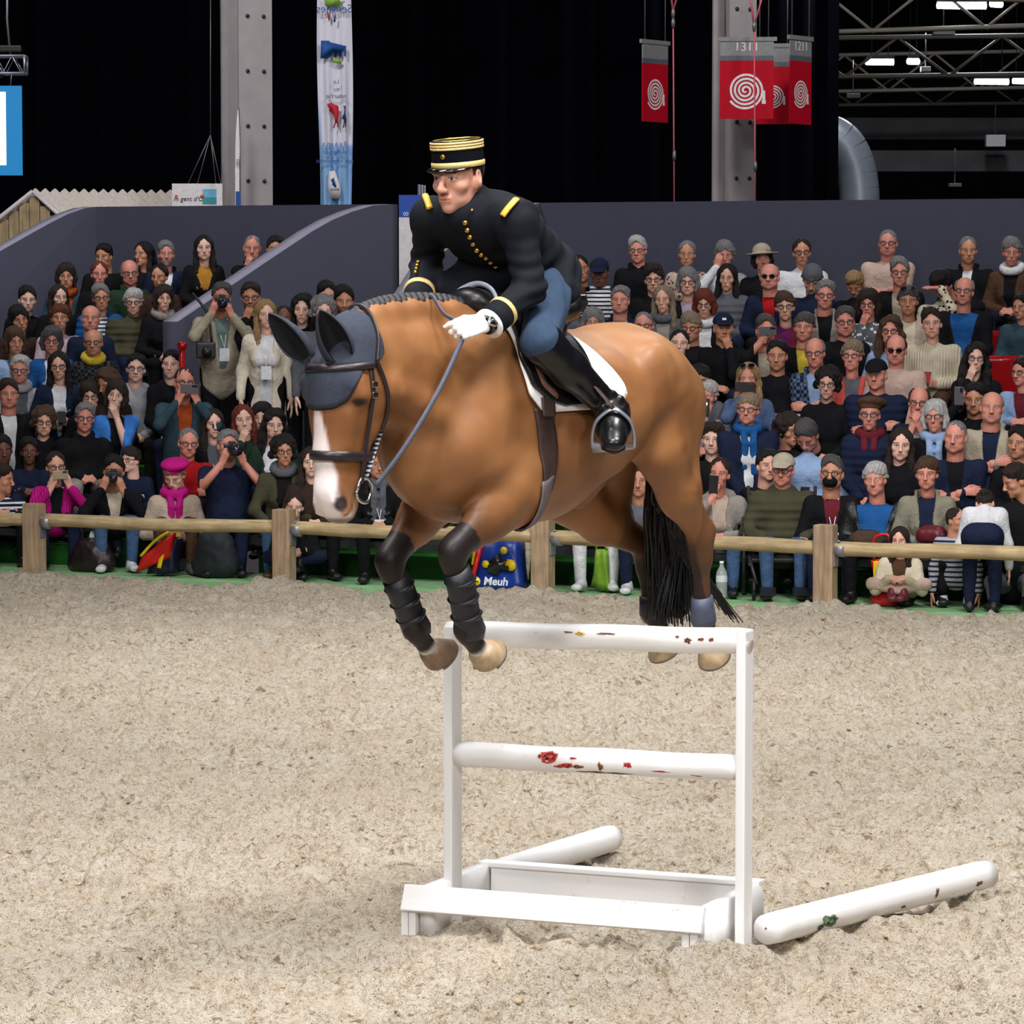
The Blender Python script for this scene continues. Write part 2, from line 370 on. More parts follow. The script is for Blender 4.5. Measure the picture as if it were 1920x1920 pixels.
parapet('wall_passage', aR, [(1012, 379), (960, 392), (905, 420), (860, 452), (830, 474), (800, 500), (745, 585)], .15, 2.9)
# ---- black drape behind, with shallow folds
xs = np.linspace(-13, 3.8, 420); zz = np.array([-.5, 3, 12.]); V = [[x, 42+.10*math.sin(x*7)+.06*math.sin(x*17+1), z] for z in zz for x in xs]; n = len(xs)
tag(obj('wall_drape', V, [[j*n+i, j*n+i+1, (j+1)*n+i+1, (j+1)*n+i] for j in range(2) for i in range(n-1)], M_curt), kind='structure')
tag(MB().box((3.86, 42.1, 5.5), (.14, .3, 13)).build('trim_drape', M_curt), kind='structure')
# ---- steel columns (H section, turned) with bolts
M_col = mat('grey_column', srgb(166, 158, 160), .7, .08, 4, .0004, 200)
M_bolt = mat('dark_bolt', (.03, .03, .03), .5)
def column(px0, px1, Y, rot, lab, flip=1):
    x0 = (px0-960)/FP*Y; x1 = (px1-960)/FP*Y; w = x1-x0; c = np.array([(x0+x1)/2, Y, 0])
    root = thing('steel_column', lab, 'column', c, rot); d = w*.98; fl = w*.72
    MB().box((0, -d*.42, 4.5), (fl, .03, 13), bev=0).build('flange', M_col, root)
    MB().box((0, d*.42, 4.5), (fl, .03, 13)).build('flange', M_col, root); MB().box((0, 0, 4.5), (.03, d*.84, 13)).build('web', M_col, root)
    for z in np.arange(3.35, 6.2, .57):
        for sx in (-.27, .27):
            MB().tube([(sx*fl*.9, -d*.42-.012, z), (sx*fl*.9, -d*.42-.03, z)], .022, 6).build('bolt', M_bolt, root)
    return root
column(418, 512, 36.6, .5, 'tall grey steel column behind the left stand wall beside the white banner')
column(1335, 1413, 35.6, .42, 'tall grey steel column behind the hanging red fire hose signs')
# ================================================================ the white jump, its base and the loose poles
def chippaint():
    t = NT('chipped_white_paint'); co = t.stretch((3, 14, 14)); a = t.noise(2.3, 6, .75, co); b = t.noise(1.2, 2, .5); d = t.noise(60, 3, .5)
    w = t.mix(t.noise(9, 4, .6), (.80, .79, .79), (.90, .89, .88)); m1 = t.ramp(a, [(.655, (0, 0, 0)), (.672, (1, 1, 1))])
    m2 = t.ramp(b, [(.47, (0, 0, 0)), (.58, (1, 1, 1))]); m = t.mix(1, m1, m2, 'MULTIPLY')
    t.base(t.mix(m, w, t.ramp(t.noise(4, 1), [(.4, (.30, .12, .06)), (.55, (.42, .25, .12)), (.62, (.55, .06, .05))]))).set(rough=.42, spec=.45); t.bump(a, .0015); return t.m
M_white = chippaint()
def plain_white():
    t = NT('white_paint'); t.base(t.mix(t.ramp(t.noise(14, 6, .75), [(.62, (0, 0, 0)), (.74, (1, 1, 1))]), (.86, .85, .85), (.62, .56, .48))).set(rough=.45); return t.m
M_wh = plain_white(); M_red = mat('red_undercoat', (.52, .05, .045), .6); M_brn = mat('brown_chip', (.23, .09, .04), .7); M_grn = mat('green_undercoat', (.10, .16, .09), .7); M_yel = mat('yellow_scuff', (.75, .5, .08), .6)
# base corners on the sand
JL = G(790, 1748); JR = G(1308, 1790); JE = (JR-JL); JW = np.linalg.norm(JE[:2]); JE /= JW; JN = np.array([-JE[1], JE[0], 0]); JANG = math.atan2(JE[1], JE[0])
J = thing('cavaletti_jump', 'white wooden jump frame with two round rails standing under the horse', 'jump', (*JL[:2], 0), JANG)
FL = 0.57                                  # length of the feet
def foot(x, sx):
    pr = [(0.0, -.03), (FL, -.03), (FL, .12), (FL-.05, .168), (.04, .168), (0, .12)]
    th = .05; V = [(x-th/2, y, z) for y, z in pr]+[(x+th/2, y, z) for y, z in pr]; n = len(pr)
    F = [list(range(n)), list(range(2*n-1, n-1, -1))]+[[i, i+n, (i+1) % n+n, (i+1) % n] for i in range(n)]
    obj('foot', V, F, M_wh, J, False)
    for i in (0, 1): MB().box((x-sx*(.046+.030*i) if sx > 0 else x+.046+.03*i-.11, .0, .035), (.027, .05, .13), bev=.003).build('foot_block', M_wh, J)
foot(.02, 1); foot(1.095, -1)
for x, top in ((.035, 1.105), (1.168, 1.135)):
    MB().box((x, .205, top/2-.02), (.036, .092, top+.04), bev=.008).build('upright', M_wh, J)
MB().box((.515, -.012, .125), (1.16, .028, .098), Rx(-.42), bev=.005).build('front_board', M_white, J)
MB().box((.56, FL-.03, .115), (1.02, .03, .095), bev=.004).build('rear_board', M_wh, J); MB().box((.56, FL-.02, .170), (1.12, .07, .018), bev=.004).build('rear_board_cap', M_wh, J)
def rail(x0, z0, x1, z1, y, r, name):
    n = 28; P = np.array([(x0+(x1-x0)*i/n, y, z0+(z1-z0)*i/n+.002*math.sin(i*.5)) for i in range(n+1)]); R = [r]*(n+1); R[0] = R[-1] = r*.93
    return obj(name, *tube(P, R, 24), m=M_white, parent=J)
yy = .205; r1 = rail(.018, 1.076, 1.186, 1.094, yy, .047, 'top_rail'); r2 = rail(.053, .630, 1.150, .640, yy, .047, 'middle_rail')
def patch(name, parent, y, z, r, x, th0, w, h, m, seed):   # a flake of old paint lying on a rail
    g = np.random.default_rng(seed); n = 14; V = [(x, y, z)]; ang = np.linspace(0, 2*PI, n, endpoint=False); V = []
    for k in (0, 1):
        for a in ang:
            q = (.45 if k == 0 else 1)*(1+g.uniform(-.4, .4)); t = th0+q*h*math.sin(a)/r; V.append((x+q*w*math.cos(a), y-(r+.0012)*math.cos(t), z+(r+.0012)*math.sin(t)))
    V.append((x, y-(r+.0013)*math.cos(th0), z+(r+.0013)*math.sin(th0))); F = [[2*n, (i+1) % n, i][::-1] for i in range(n)]+[[i, (i+1) % n, n+(i+1) % n, n+i] for i in range(n)]; return obj(name, V, F, m, parent)
for x, t, w, h, m, s in [(.44, .35, .036, .022, M_red, 1), (.50, -.35, .03, .009, M_red, 2), (.545, -.4, .022, .007, M_brn, 3), (.47, -.5, .014, .006, M_red, 4), (.40, .3, .008, .008, M_red, 5),
                         (.635, -.3, .01, .016, M_brn, 6), (.74, -.1, .016, .009, M_red, 7), (.87, -.55, .035, .007, M_red, 8), (.97, -.75, .04, .006, M_brn, 9), (.53, .25, .012, .004, M_red, 10), (.60, -.9, .05, .005, M_brn, 12), (.70, -.95, .05, .004, M_brn, 13)]:
    patch('paint_chip', r2, yy, .630+.01*x, .047, x, t, w, h, m, s)
for x, t, w, h, m, s in [(.555, .3, .018, .008, M_yel, 21), (.51, .4, .02, .003, M_brn, 22), (.66, .35, .04, .003, M_brn, 23), (.97, .0, .013, .012, M_brn, 24), (1.02, .1, .014, .005, M_brn, 25), (1.06, .1, .01, .006, M_brn, 26), (.93, .25, .008, .004, M_brn, 27)]:
    patch('paint_chip', r1, yy, 1.076+.018*x, .047, x, t, w, h, m, s)
def loose_pole(p0, p1, r, lab):
    p0 = np.array(p0); p1 = np.array(p1); d = p1-p0; L = np.linalg.norm(d[:2]); root = thing('ground_pole', lab, 'pole', (*p0[:2], r+.004), math.atan2(d[1], d[0])); n = 20
    obj('pole_shaft', *tube([(L*i/n, 0, 0) for i in range(n+1)], [r*.94]+[r]*(n-1)+[r*.94], 28), m=M_white, parent=root)
    MB().tube([(-.002, 0, .005), (.002, 0, .005)], .004, 8).build('end_hole', M_brn, root); return root, L
A = G(1436, 1775); B = G(1850, 1668); A[2] = B[2] = 0
pr, L = loose_pole(A+(B-A)/np.linalg.norm(B-A)*.0, B, .057, 'long white pole lying on the sand to the right of the jump')
for x, t, w, h, m, s in [(.33, -.1, .05, .022, M_grn, 31), (.27, -.45, .02, .02, M_grn, 32), (.7*L, -.1, .012, .02, M_brn, 33), (.9*L, -.2, .02, .01, M_brn, 34), (.55*L, -.5, .02, .006, M_brn, 35)]:
    patch('paint_chip', pr, 0, 0, .057, x, t, w, h, m, s)
A = G(938, 1665); B = G(1146, 1598)
loose_pole(A, B, .056, 'white pole end on the sand behind the base of the jump')
# ================================================================ fence of the ring
def woodmat(name, c1, c2):
    t = NT(name); co = t.stretch((1, 14, 14)); f = t.noise(3, 5, .6, co); g = t.noise(5, 3)
    t.base(t.mix(t.ramp(g, [(.4, (0, 0, 0)), (.7, (.6, .6, .6))]), t.ramp(f, [(.3, c1), (.7, c2)]), tuple(c*.75 for c in c1))).set(rough=.8); t.bump(f, .002); return t.m
def woodmatv(name, c1, c2):
    t = NT(name); co = t.stretch((14, 14, 1)); f = t.noise(3, 5, .6, co); g = t.noise(6, 4)
    t.base(t.mix(t.ramp(g, [(.45, (0, 0, 0)), (.7, (.5, .5, .5))]), t.ramp(f, [(.3, c1), (.7, c2)]), srgb(120, 100, 85))).set(rough=.85); t.bump(f, .002); return t.m
M_rail = woodmat('rail_pine', srgb(150, 128, 92), srgb(205, 183, 140)); M_post = woodmatv('post_pine', srgb(138, 116, 90), srgb(186, 160, 128))
M_zinc = mat('galvanised_bracket', srgb(150, 152, 158), .4, .1, 20, metal=.6)
fence = thing('ring_fence', 'low wooden ring fence of square posts and round rails', 'fence', (*F0[:2], 0), FANG)
tops = [940, 960, 980, 995]; ap = [AB(p)[0] for p in POSTS]; ap = [ap[0]-2.2]+ap+[ap[3]+2.25]
bp = [AB(p)[1] for p in POSTS]; bp = [bp[0]]+bp+[bp[3]-.02]
ph = [.57, .57, .58, .58, .60, .6]
for i in range(6):
    MB().box((ap[i], bp[i], ph[i]/2-.1), (.148, .125, ph[i]+.2), Rz(.0), bev=.012).build('post', M_post, fence)
for i in range(5):
    x0, x1 = ap[i]+(.075 if i else 0), ap[i+1]-.072; n = 20; zc = .425
    P = [(x0+(x1-x0)*k/n, bp[i]+(bp[i+1]-bp[i])*k/n, zc+.01-.02*k/n*0+.006*math.sin(k*.35+i)) for k in range(n+1)]
    rr = [.052*(1+.03*math.sin(k*.9+i*2)) for k in range(n+1)]; obj('rail', *tube(P, rr, 16), m=M_rail, parent=fence)
    if i: MB().box((ap[i]+.078, bp[i], zc-.03), (.012, .09, .19), bev=.003).tube([(ap[i]+.08, bp[i], zc), (ap[i]+.155, bp[i], zc)], .056, 16).tube([(ap[i]+.11, bp[i]-.03, zc+.055), (ap[i]+.11, bp[i]-.03, zc+.066)], .012, 8).build('bracket', M_zinc, fence)
# ================================================================ heads and hands, shared by the rider and the spectators
def head_geo(h=.006, w=1.0, jaw=1.0, nose=1.0, neck=.055, fat=0.0, age=0.0, stub=0.0, neckend=(-.035, 0, -.19)):
    s = SDF((-.125, -.105, -.20), (.135, .105, .13), h)
    s.ell((-.008, 0, .03), (.098, .076*w, .086), None, .01)
    s.cap((.030, 0, .012), (.036, 0, -.07), (.063*w, .056), (.050*w*jaw+fat*.01, .044), .03, LATH)
    s.ell((.028, 0, -.074), (.060, (.053*w*jaw+fat*.012), .042+fat*.006), None, .02); s.ell((.072, 0, -.106), (.018, .021*jaw, .017), None, .022)
    for y in (1, -1):
        s.ell((.054, y*.046*w, -.030), (.026, .021, .021), None, .02); s.ell((.094, y*.033, -.002), (.017, .019, .0115), None, .012, True)
        s.ell((.0745, y*.0315, -.004), (.0135, .0135, .0125), None, .003); s.cap((.0865, y*.018, .0155), (.078, y*.050, .0165), .0085, .006, .010)
        s.cap((.0815, y*.020, .0045), (.0785, y*.044, .0035), .0048, .0042, .004)
        s.ell((.100, y*.0125*nose, -.0425), (.011, .0085*nose, .008), None, .006); s.ell((.108, y*.0075, -.050), (.006, .0035, .005), None, .003, True)
        s.ell((-.012, y*.079*w, -.010), (.021, .009, .033), Ry(.15)@Rz(y*.35), .006); s.ell((-.004, y*.087*w, -.006), (.011, .005, .019), Ry(.15)@Rz(y*.35), .005, True); s.ell((.0, y*.072*w, -.025), (.012, .012, .02), None, .012)
        if age: s.cap((.094, y*.021, -.048), (.080, y*.036, -.078), .0025, .002, .008, None, True)
    s.cap((.0885, 0, .012), (.1115, 0, -.036), .0075, .0115*nose, .014); s.ell((.110, 0, -.040), (.011, .011*nose, .009), None, .008)
    s.cap((.087, -.017, -.068), (.087, .017, -.068), .0055, .0055, .010); s.cap((.0905, -.006, -.0668), (.0905, .006, -.0668), .0048, .0048, .008); s.cap((.0865, -.013, -.0785), (.0865, .013, -.0785), .0062, .0062, .010)
    s.cap((.0958, -.020, -.0735), (.0958, .020, -.0735), .0016, .0016, .004, None, True)
    s.cap((-.022, 0, -.06), neckend, neck, neck*1.08, .035); s.cap((.0, 0, -.10), (.008, 0, -.17), .035, .03, .03)
    V, F = s.net(1); n = len(V); col = np.zeros((n, 4)); x, y, z = V.T; ay = np.abs(y)
    ey = ((ay-.0315)/.0145)**2+((z+.0035)/.0068)**2; fr = x > .070
    white = sst(1.1, .75, ey)*fr; iris = sst(1.15, .7, ((ay-.0315)/.0062)**2+((z+.003)/.0062)**2)*fr
    lid = sst(.0030, .0012, np.abs(z-(.0035-.35*(ay-.031)**2/.012)))*(ay > .016)*(ay < .047)*fr
    brow = sst(.0052, .0030, np.abs(z-(.0185-.0*ay)+.12*np.maximum(ay-.040, 0)))*(ay > .013)*(ay < .052)*(x > .06)
    lips = sst(1.2, .75, (y/.0235)**2+((z+.0735)/.0115)**2)*(x > .082); line = sst(.0020, .0009, np.abs(z+.0735))*(ay < .021)*(x > .08)
    beard = sst(-.045, -.062, z+.35*np.maximum(ay-.035, 0)*0)*(x > -.005)*sst(-.135, -.118, z)*(1-lips*.9)*sst(.0, .03, x+.02)
    col[:, 0] = np.clip(lips*.55, 0, 1); col[:, 1] = np.clip(np.maximum.reduce([brow*.85, iris, lid*.8, line*.8]), 0, 1); col[:, 2] = white*(1-iris); col[:, 3] = np.clip(beard*stub, 0, 1)
    return V, F, col
LATH = np.array([0, 1.0, 0])
def skinmat():
    t = NT('skin'); oi = t.n('ShaderNodeObjectInfo'); base = oi.outputs['Color']; ca = t.n('ShaderNodeAttribute', attribute_name='Col'); sp = t.n('ShaderNodeSeparateColor'); t.l(ca.outputs['Color'], sp.inputs[0]); al = ca.outputs['Alpha']
    f = t.noise(22, 3, .6); c = t.mix(t.ramp(f, [(.35, (.35, .35, .35)), (.7, (0, 0, 0))]), base, t.mix(1, base, (1.0, .74, .68), 'MULTIPLY'))
    hb = t.n('ShaderNodeAttribute', attribute_name='brow', attribute_type='OBJECT').outputs['Color']
    c = t.mix(sp.outputs[0], c, t.mix(1, base, (.92, .55, .52), 'MULTIPLY')); c = t.mix(al, c, t.mix(.75, base, hb)); c = t.mix(sp.outputs[2], c, (.62, .60, .58)); c = t.mix(sp.outputs[1], c, t.mix(.85, (.10, .06, .045), hb))
    t.base(c).set(rough=.48, spec=.35); return t.m
M_skin = skinmat()
def hand_geo(h=.004, curl=(.5, .5, .5, .5), thumb=.5, spread=.12, side=1):
    # wrist at the origin, fingers towards +x, back of the hand +z, thumb on +y (times side)
    s = SDF((-.06, -.10, -.11), (.20, .10, .05), h)
    s.cap((-.055, 0, -.002), (.01, 0, 0), (.026, .019), (.030, .017), .012, LATH); s.cap((.012, 0, 0), (.082, 0, .0), (.031, .0155), (.040, .0135), .014, LATH)
    for i, (y, L, r) in enumerate([(.029, .074, .0088), (.0095, .083, .0092), (-.010, .077, .0088), (-.0285, .060, .0078)]):
        c = curl[i]; p = np.array([.084-abs(y-.008)*.18, y, .001]); a = .35*c; yaw = (y-.002)*spread*22*.12
        for k, fr in enumerate((.44, .31, .25)):
            d = np.array([math.cos(a)*math.cos(yaw), math.sin(yaw), -math.sin(a)]); q = p+d*L*fr; rr = r*(1-.08*k); s.cap(p, q, rr*1.02, rr*.95, .006); s.ell(q, (rr*1.04,)*3, None, .003) if k < 2 else None; p = q; a += c*(1.15 if k == 0 else .95)
    a = np.array([.018, .024, -.006]); b = a+np.array([.030, .026*(1-.4*thumb), -.012-.012*thumb]); c_ = b+np.array([.030, .010*(1-1.6*thumb), -.006-.010*thumb]); d_ = c_+np.array([.024, -.012*thumb, -.004-.006*thumb])
    s.cap(a, b, .0145, .0115, .012).cap(b, c_, .0115, .0098, .005).cap(c_, d_, .0098, .0082, .004)
    V, F = s.net(1)
    if side < 0: V = V*[1, -1, 1]; F = F[:, ::-1]
    return V, F
def bridge(V, F, ring, tgt):                       # sew a ring of vertices to the nearest vertices of another piece
    T = np.asarray(tgt); out = []
    for a, b in zip(ring, np.roll(ring, -1)):
        c = T[np.argmin(((V[T]-V[b])**2).sum(1))]; d = T[np.argmin(((V[T]-V[a])**2).sum(1))]
        if c != d: out.append([a, b, c, d])
    return np.concatenate([F, np.array(out, F.dtype)]) if out else F
def basis(x, z):                                    # rotation whose columns are x (fingers), y, z (back of the hand)
    x = np.asarray(x, float)/np.linalg.norm(x); z = np.asarray(z, float); z = z-x*np.dot(z, x); z /= np.linalg.norm(z); return np.stack([x, np.cross(z, x), z], 1)
# ================================================================ the horse
HO = np.array([(1040-960)/FP*12.3, 12.3, 0]); HF = np.array([-.6, -.8, 0]); HL = np.array([.8, -.6, 0])
HR = np.stack([HF, HL, UP], 1)                       # columns: forward, left, up
def HW(p): return HO+np.asarray(p, float)@HR.T
def HP(px, py, lat): q = PLN(px, py, HO+HL*lat, HL)-HO; return np.array([q@HF, lat, q[2]])   # where that ray meets the plane lat beside the spine
HANG = math.atan2(HF[1], HF[0])
def vv(*a): return np.array(a, float)
LAT = vv(0, 1, 0)
S = SDF((-1.12, -.46, .86), (1.48, .46, 2.50), .0095)
# trunk stations: a, top, bottom, half width
TR = [(.69, 2.03, 1.60, .14), (.60, 2.14, 1.565, .18), (.50, 2.22, 1.55, .20), (.35, 2.225, 1.535, .235), (.15, 2.185, 1.53, .28), (-.08, 2.165, 1.635, .29), (-.28, 2.185, 1.74, .27), (-.40, 2.185, 1.76, .245), (-.53, 2.13, 1.78, .21), (-.64, 2.04, 1.78, .15)]
for p, q in zip(TR[:-1], TR[1:]):
    S.cap((p[0], 0, (p[1]+p[2])/2), (q[0], 0, (q[1]+q[2])/2), (p[3], (p[1]-p[2])/2), (q[3], (q[1]-q[2])/2), .04, LAT)
S.cap((.34, 0, 2.19), (.56, 0, 2.185), .065, .075, .10); S.cap((-.05, 0, 2.11), (-.42, 0, 2.12), .07, .08, .08)     # withers, loin
# neck
NK = [(.50, 0, 1.97), (.70, 0, 2.02), (.86, 0, 2.075), (1.0, 0, 2.105), (1.11, 0, 2.11)]; NR = [(.14, .27), (.12, .225), (.10, .175), (.085, .145), (.078, .115)]
S.chain(NK, NR, .05, LAT)
CREST = spline([(.52, 0, 2.255), (.66, 0, 2.272), (.82, 0, 2.275), (.96, 0, 2.265), (1.08, 0, 2.238), (1.16, 0, 2.195)], 22)
S.chain(CREST[::3], [.030]*len(CREST[::3]), .05)
for s in (1, -1): S.cap((1.03, s*.075, 2.02), (.70, s*.125, 1.86), .040, .055, .05)                    # brachiocephalic muscle
# head (long axis points down, a touch forward)
S.cap((1.135, 0, 2.15), (1.165, 0, 2.03), (.095, .095), (.105, .122), .05, LAT); S.cap((1.165, 0, 2.03), (1.175, 0, 1.95), (.105, .122), (.088, .118), .04, LAT)
S.cap((1.175, 0, 1.95), (1.205, 0, 1.80), (.088, .110), (.062, .083), .04, LAT); S.cap((1.205, 0, 1.80), (1.222, 0, 1.69), (.062, .083), (.056, .07), .04, LAT)
S.cap((1.222, 0, 1.69), (1.21, 0, 1.645), (.06, .072), (.06, .066), .03, LAT); S.cap((1.175, 0, 1.615), (1.15, 0, 1.635), (.042, .034), (.036, .03), .03, LAT)   # muzzle, lower lip
for s in (1, -1):
    S.ell((1.105, s*.052, 1.965), (.090, .033, .105), Ry(.3), .04); S.cap((1.13, s*.052, 1.88), (1.165, s*.04, 1.72), .034, .024, .04)                        # jowl, jaw bar
    S.cap((1.225, s*.092, 2.035), (1.21, s*.104, 2.0), .030, .034, .03); S.cap((1.235, s*.072, 1.94), (1.225, s*.055, 1.84), .018, .010, .03)                 # brow, facial crest
    S.ell((1.215, s*.094, 1.985), (.022, .016, .019), None, .008, True); S.ell((1.212, s*.086, 1.985), (.021, .021, .020), None, .004)                        # socket, eye
    S.cap((1.262, s*.048, 1.655), (1.24, s*.055, 1.62), .020, .017, .025); S.cap((1.268, s*.060, 1.668), (1.246, s*.071, 1.628), .016, .013, .012, None, True)  # nostril
S.cap((1.27, -.05, 1.607), (1.20, 0, 1.60), .006, .006, .01, None, True)
# shoulders, breast, elbows, forelegs
LK = HP(846, 1034, .14); LF = HP(872, 1182, .12); LH = HP(918, 1246, .115); RK = HP(727, 1052, -.16); RF = HP(776, 1180, -.14); RH = HP(824, 1243, -.135)
for s, K, F_, H_ in ((1, LK, LF, LH), (-1, RK, RF, RH)):
    S.cap((.44, s*.115, 2.05), (.68, s*.135, 1.80), (.065, .14), (.075, .105), .07, LAT)          # shoulder blade to point of shoulder
    S.cap((.67, s*.135, 1.80), (.45, s*.155, 1.67), (.075, .105), (.07, .09), .06, LAT)               # arm
    S.cap((.41, s*.165, 1.73), (.41, s*.165, 1.655), .065, .05, .05)                                  # elbow
    E = vv(.45, s*.165, 1.645)
    m = E+(K-E)*.42; S.cap(E, m, (.074, .125), (.054, .080), .05, LAT); S.cap(m, K, (.054, .080), (.040, .044), .04, LAT)
    d = (K-E)/np.linalg.norm(K-E); pn = np.cross(d, LAT)
    S.cap(E+d*.02+vv(.03, s*.03, .02), m+vv(.01, s*.022, .0), .05, .025, .04)
    S.cap(K-d*.03, K+(F_-K)/np.linalg.norm(F_-K)*.035, (.044, .049), (.040, .042), .025, LAT)        # knee
    c = (F_-K); S.cap(K, F_, (.031, .036), (.028, .032), .03, LAT)
    back = vv(-.03, 0, -.01); S.cap(K+back*.6+c*.2, F_+back*.8, .014, .016, .02)                     # tendon
    S.cap(F_-c*.02, F_+(H_-F_)*.1, (.036, .041), (.034, .038), .02, LAT)
    S.cap(F_, F_+(H_-F_)*.62, .031, .035, .02)
# breast muscles and the groove between
for s in (1, -1): S.ell((.69, s*.085, 1.77), (.095, .085, .15), Ry(-.25), .035)
S.cap((.64, 0, 1.67), (.35, 0, 1.62), .10, .09, .06)
S.cap((.80, 0, 1.86), (.745, 0, 1.70), .014, .012, .035, None, True)
# hindquarters
LS = vv(-.38, .19, 1.75); LHK = HP(1312, 1018, .17); LHF = HP(1318, 1158, .15); LHH = HP(1343, 1232, .14)
RS = vv(-.34, -.215, 1.59); RHK = HP(1210, 1040, -.17); RHF = HP(1222, 1146, -.15); RHH = HP(1252, 1218, -.145)
for s, ST_, HK, F_, H_ in ((1, LS, LHK, LHF, LHH), (-1, RS, RHK, RHF, RHH)):
    S.cap((-.38, s*.11, 2.00), (-.53, s*.115, 1.90), (.125, .165), (.105, .15), .09, LAT)
    S.cap((-.44, s*.125, 1.94), ST_+vv(-.05, -s*.01, .02), (.115, .17), (.08, .105), .08, LAT)                # thigh
    S.cap((-.575, s*.115, 1.90), ST_*.35+HK*.65+vv(.01, 0, .09), (.09, .13), (.05, .068), .07, LAT)          # hamstring
    m = ST_+(HK-ST_)*.45; S.cap(ST_, m, (.074, .112), (.055, .080), .06, LAT); S.cap(m, HK+vv(.01, 0, .04), (.055, .080), (.038, .048), .05, LAT)
    S.cap(HK+vv(-.045, 0, .045), HK+vv(-.02, 0, -.06), (.028, .026), (.026, .03), .035, LAT); S.cap(ST_*.3+HK*.7+vv(-.06, 0, .03), HK+vv(-.05, 0, .045), .02, .022, .04)   # point of hock, tendon
    S.cap(HK+vv(.0, 0, .02), HK+(F_-HK)*.18, (.040, .052), (.034, .044), .03, LAT)
    S.cap(HK, F_, (.032, .040), (.029, .035), .03, LAT); S.cap(F_-vv(0, 0, -.02), F_+(H_-F_)*.1, (.037, .043), (.034, .038), .02, LAT); S.cap(F_, F_+(H_-F_)*.62, .031, .035, .02)
    S.ell((-.28, s*.235, 2.07), (.07, .04, .07), None, .07)                                             # point of hip
S.cap((-.61, 0, 2.04), (-.72, 0, 1.98), .065, .04, .05)                                                 # dock
S.cap((-.14, .0, 1.60), (-.24, 0, 1.66), .05, .05, .05)                                                 # sheath
S.cap((.36, .262, 1.88), (.31, .285, 1.70), .012, .012, .05, None, True)                                # groove behind the shoulder
HV, HFc = S.net(2)
N_ = vnormals(HV, HFc); u_ = HV@np.array([[.5, .2], [.7, -.5], [.5, .84]]); body_ = (HV[:, 2] > 1.6)*1.0
HV = HV+N_*((.006*(vnoise(u_[:, 0], u_[:, 1], .10, 3)-.5)+.004*(vnoise(u_[:, 0], u_[:, 1], .05, 4)-.5))*body_)[:, None]
# coat: dark points, blaze, mealy muzzle (own markings), overhead highlight painted on back and croup
def coat(P):
    n = len(P); col = np.tile(np.array(srgb(140, 95, 58)), (n, 1))
    def mixin(m, c): col[:] = col*(1-m[:, None])+np.array(c)*m[:, None]
    z = P[:, 2]; a = P[:, 0]; y = P[:, 1]; nz = vnoise(P[:, 0]*3+P[:, 1], P[:, 2]*3, .25, 3)
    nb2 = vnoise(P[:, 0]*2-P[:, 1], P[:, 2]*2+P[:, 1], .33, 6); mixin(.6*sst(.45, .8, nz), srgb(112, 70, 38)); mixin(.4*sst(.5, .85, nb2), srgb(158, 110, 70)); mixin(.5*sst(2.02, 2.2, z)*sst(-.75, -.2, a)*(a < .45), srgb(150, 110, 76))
    mixin(.5*sst(-.2, -.55, a)*sst(1.75, 2.1, z), srgb(150, 108, 72)); mixin(.35*sst(1.66, 1.5, z)*(a < .5)*(a > -.3), srgb(140, 90, 50))  # paler croup carries the overhead highlight in its colour
    blk = srgb(34, 27, 27)
    for s, K, F_, E in ((1, LK, LF, vv(.45, .165, 1.645)), (-1, RK, RF, vv(.45, -.165, 1.645))):
        d, t = segd(P, E, K); side = (y*s > .06) & (a > .2); mixin(sst(.42, 1.02, t+.14*(nz-.5))*sst(.10, .085, d)*side*.92, blk); d, t = segd(P, K, F_); mixin((d < .11)*side*sst(0, .1, t+.1)*1., blk)
    for s, HK, F_, H_, ST_ in ((1, LHK, LHF, LHH, LS), (-1, RHK, RHF, RHH, RS)):
        side = (y*s > .05) & (a < -.4); m = sst(HK[2]+.10, HK[2]-.10, z+.06*(nz-.5)); mixin(m*side*.95*(np.where(s > 0, 1-.55*((y-HK[1]) > .012)*(z > F_[2]+.05), 1)), blk)
        mixin(.4*side*sst(HK[2]+.3, HK[2]+.05, z)*(a < -.62), blk)
    for F_, H_ in ((LF, LH), (RF, RH), (LHF, LHH), (RHF, RHH)):
        d, t = segd(P, F_+(H_-F_)*.35, H_); mixin((d < .07)*sst(.1, .3, t)*.95, srgb(225, 218, 212))
    hd = (a > 1.03)
    mixin(hd*sst(2.2, 1.9, z)*.35, srgb(128, 78, 44)); mixin(hd*sst(1.74, 1.64, z)*.55, srgb(150, 112, 82))
    w = np.interp(z, [1.56, 1.60, 1.66, 1.74, 1.80, 1.87, 1.95, 1.99, 2.03], [.05, .062, .058, .054, .043, .03, .014, .006, 0]); off = -.006
    front = sst(1.185, 1.215, a+.015*sst(1.7, 1.62, z)); mixin(hd*front*sst(w+.006, w-.006, np.abs(y-off))*(z < 2.03), srgb(238, 226, 224))
    for s in (1, -1):
        e = np.linalg.norm((P-[1.218, s*.098, 1.985])*[1, .8, 1.25], axis=1); mixin(sst(.034, .020, e), srgb(22, 16, 14))
        e = np.linalg.norm(P-[1.258, s*.064, 1.648], axis=1); mixin(sst(.036, .022, e), srgb(48, 38, 36))
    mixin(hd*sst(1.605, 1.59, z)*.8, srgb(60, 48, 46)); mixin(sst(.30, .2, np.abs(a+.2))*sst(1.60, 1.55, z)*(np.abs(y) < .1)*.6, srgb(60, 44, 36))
    return col
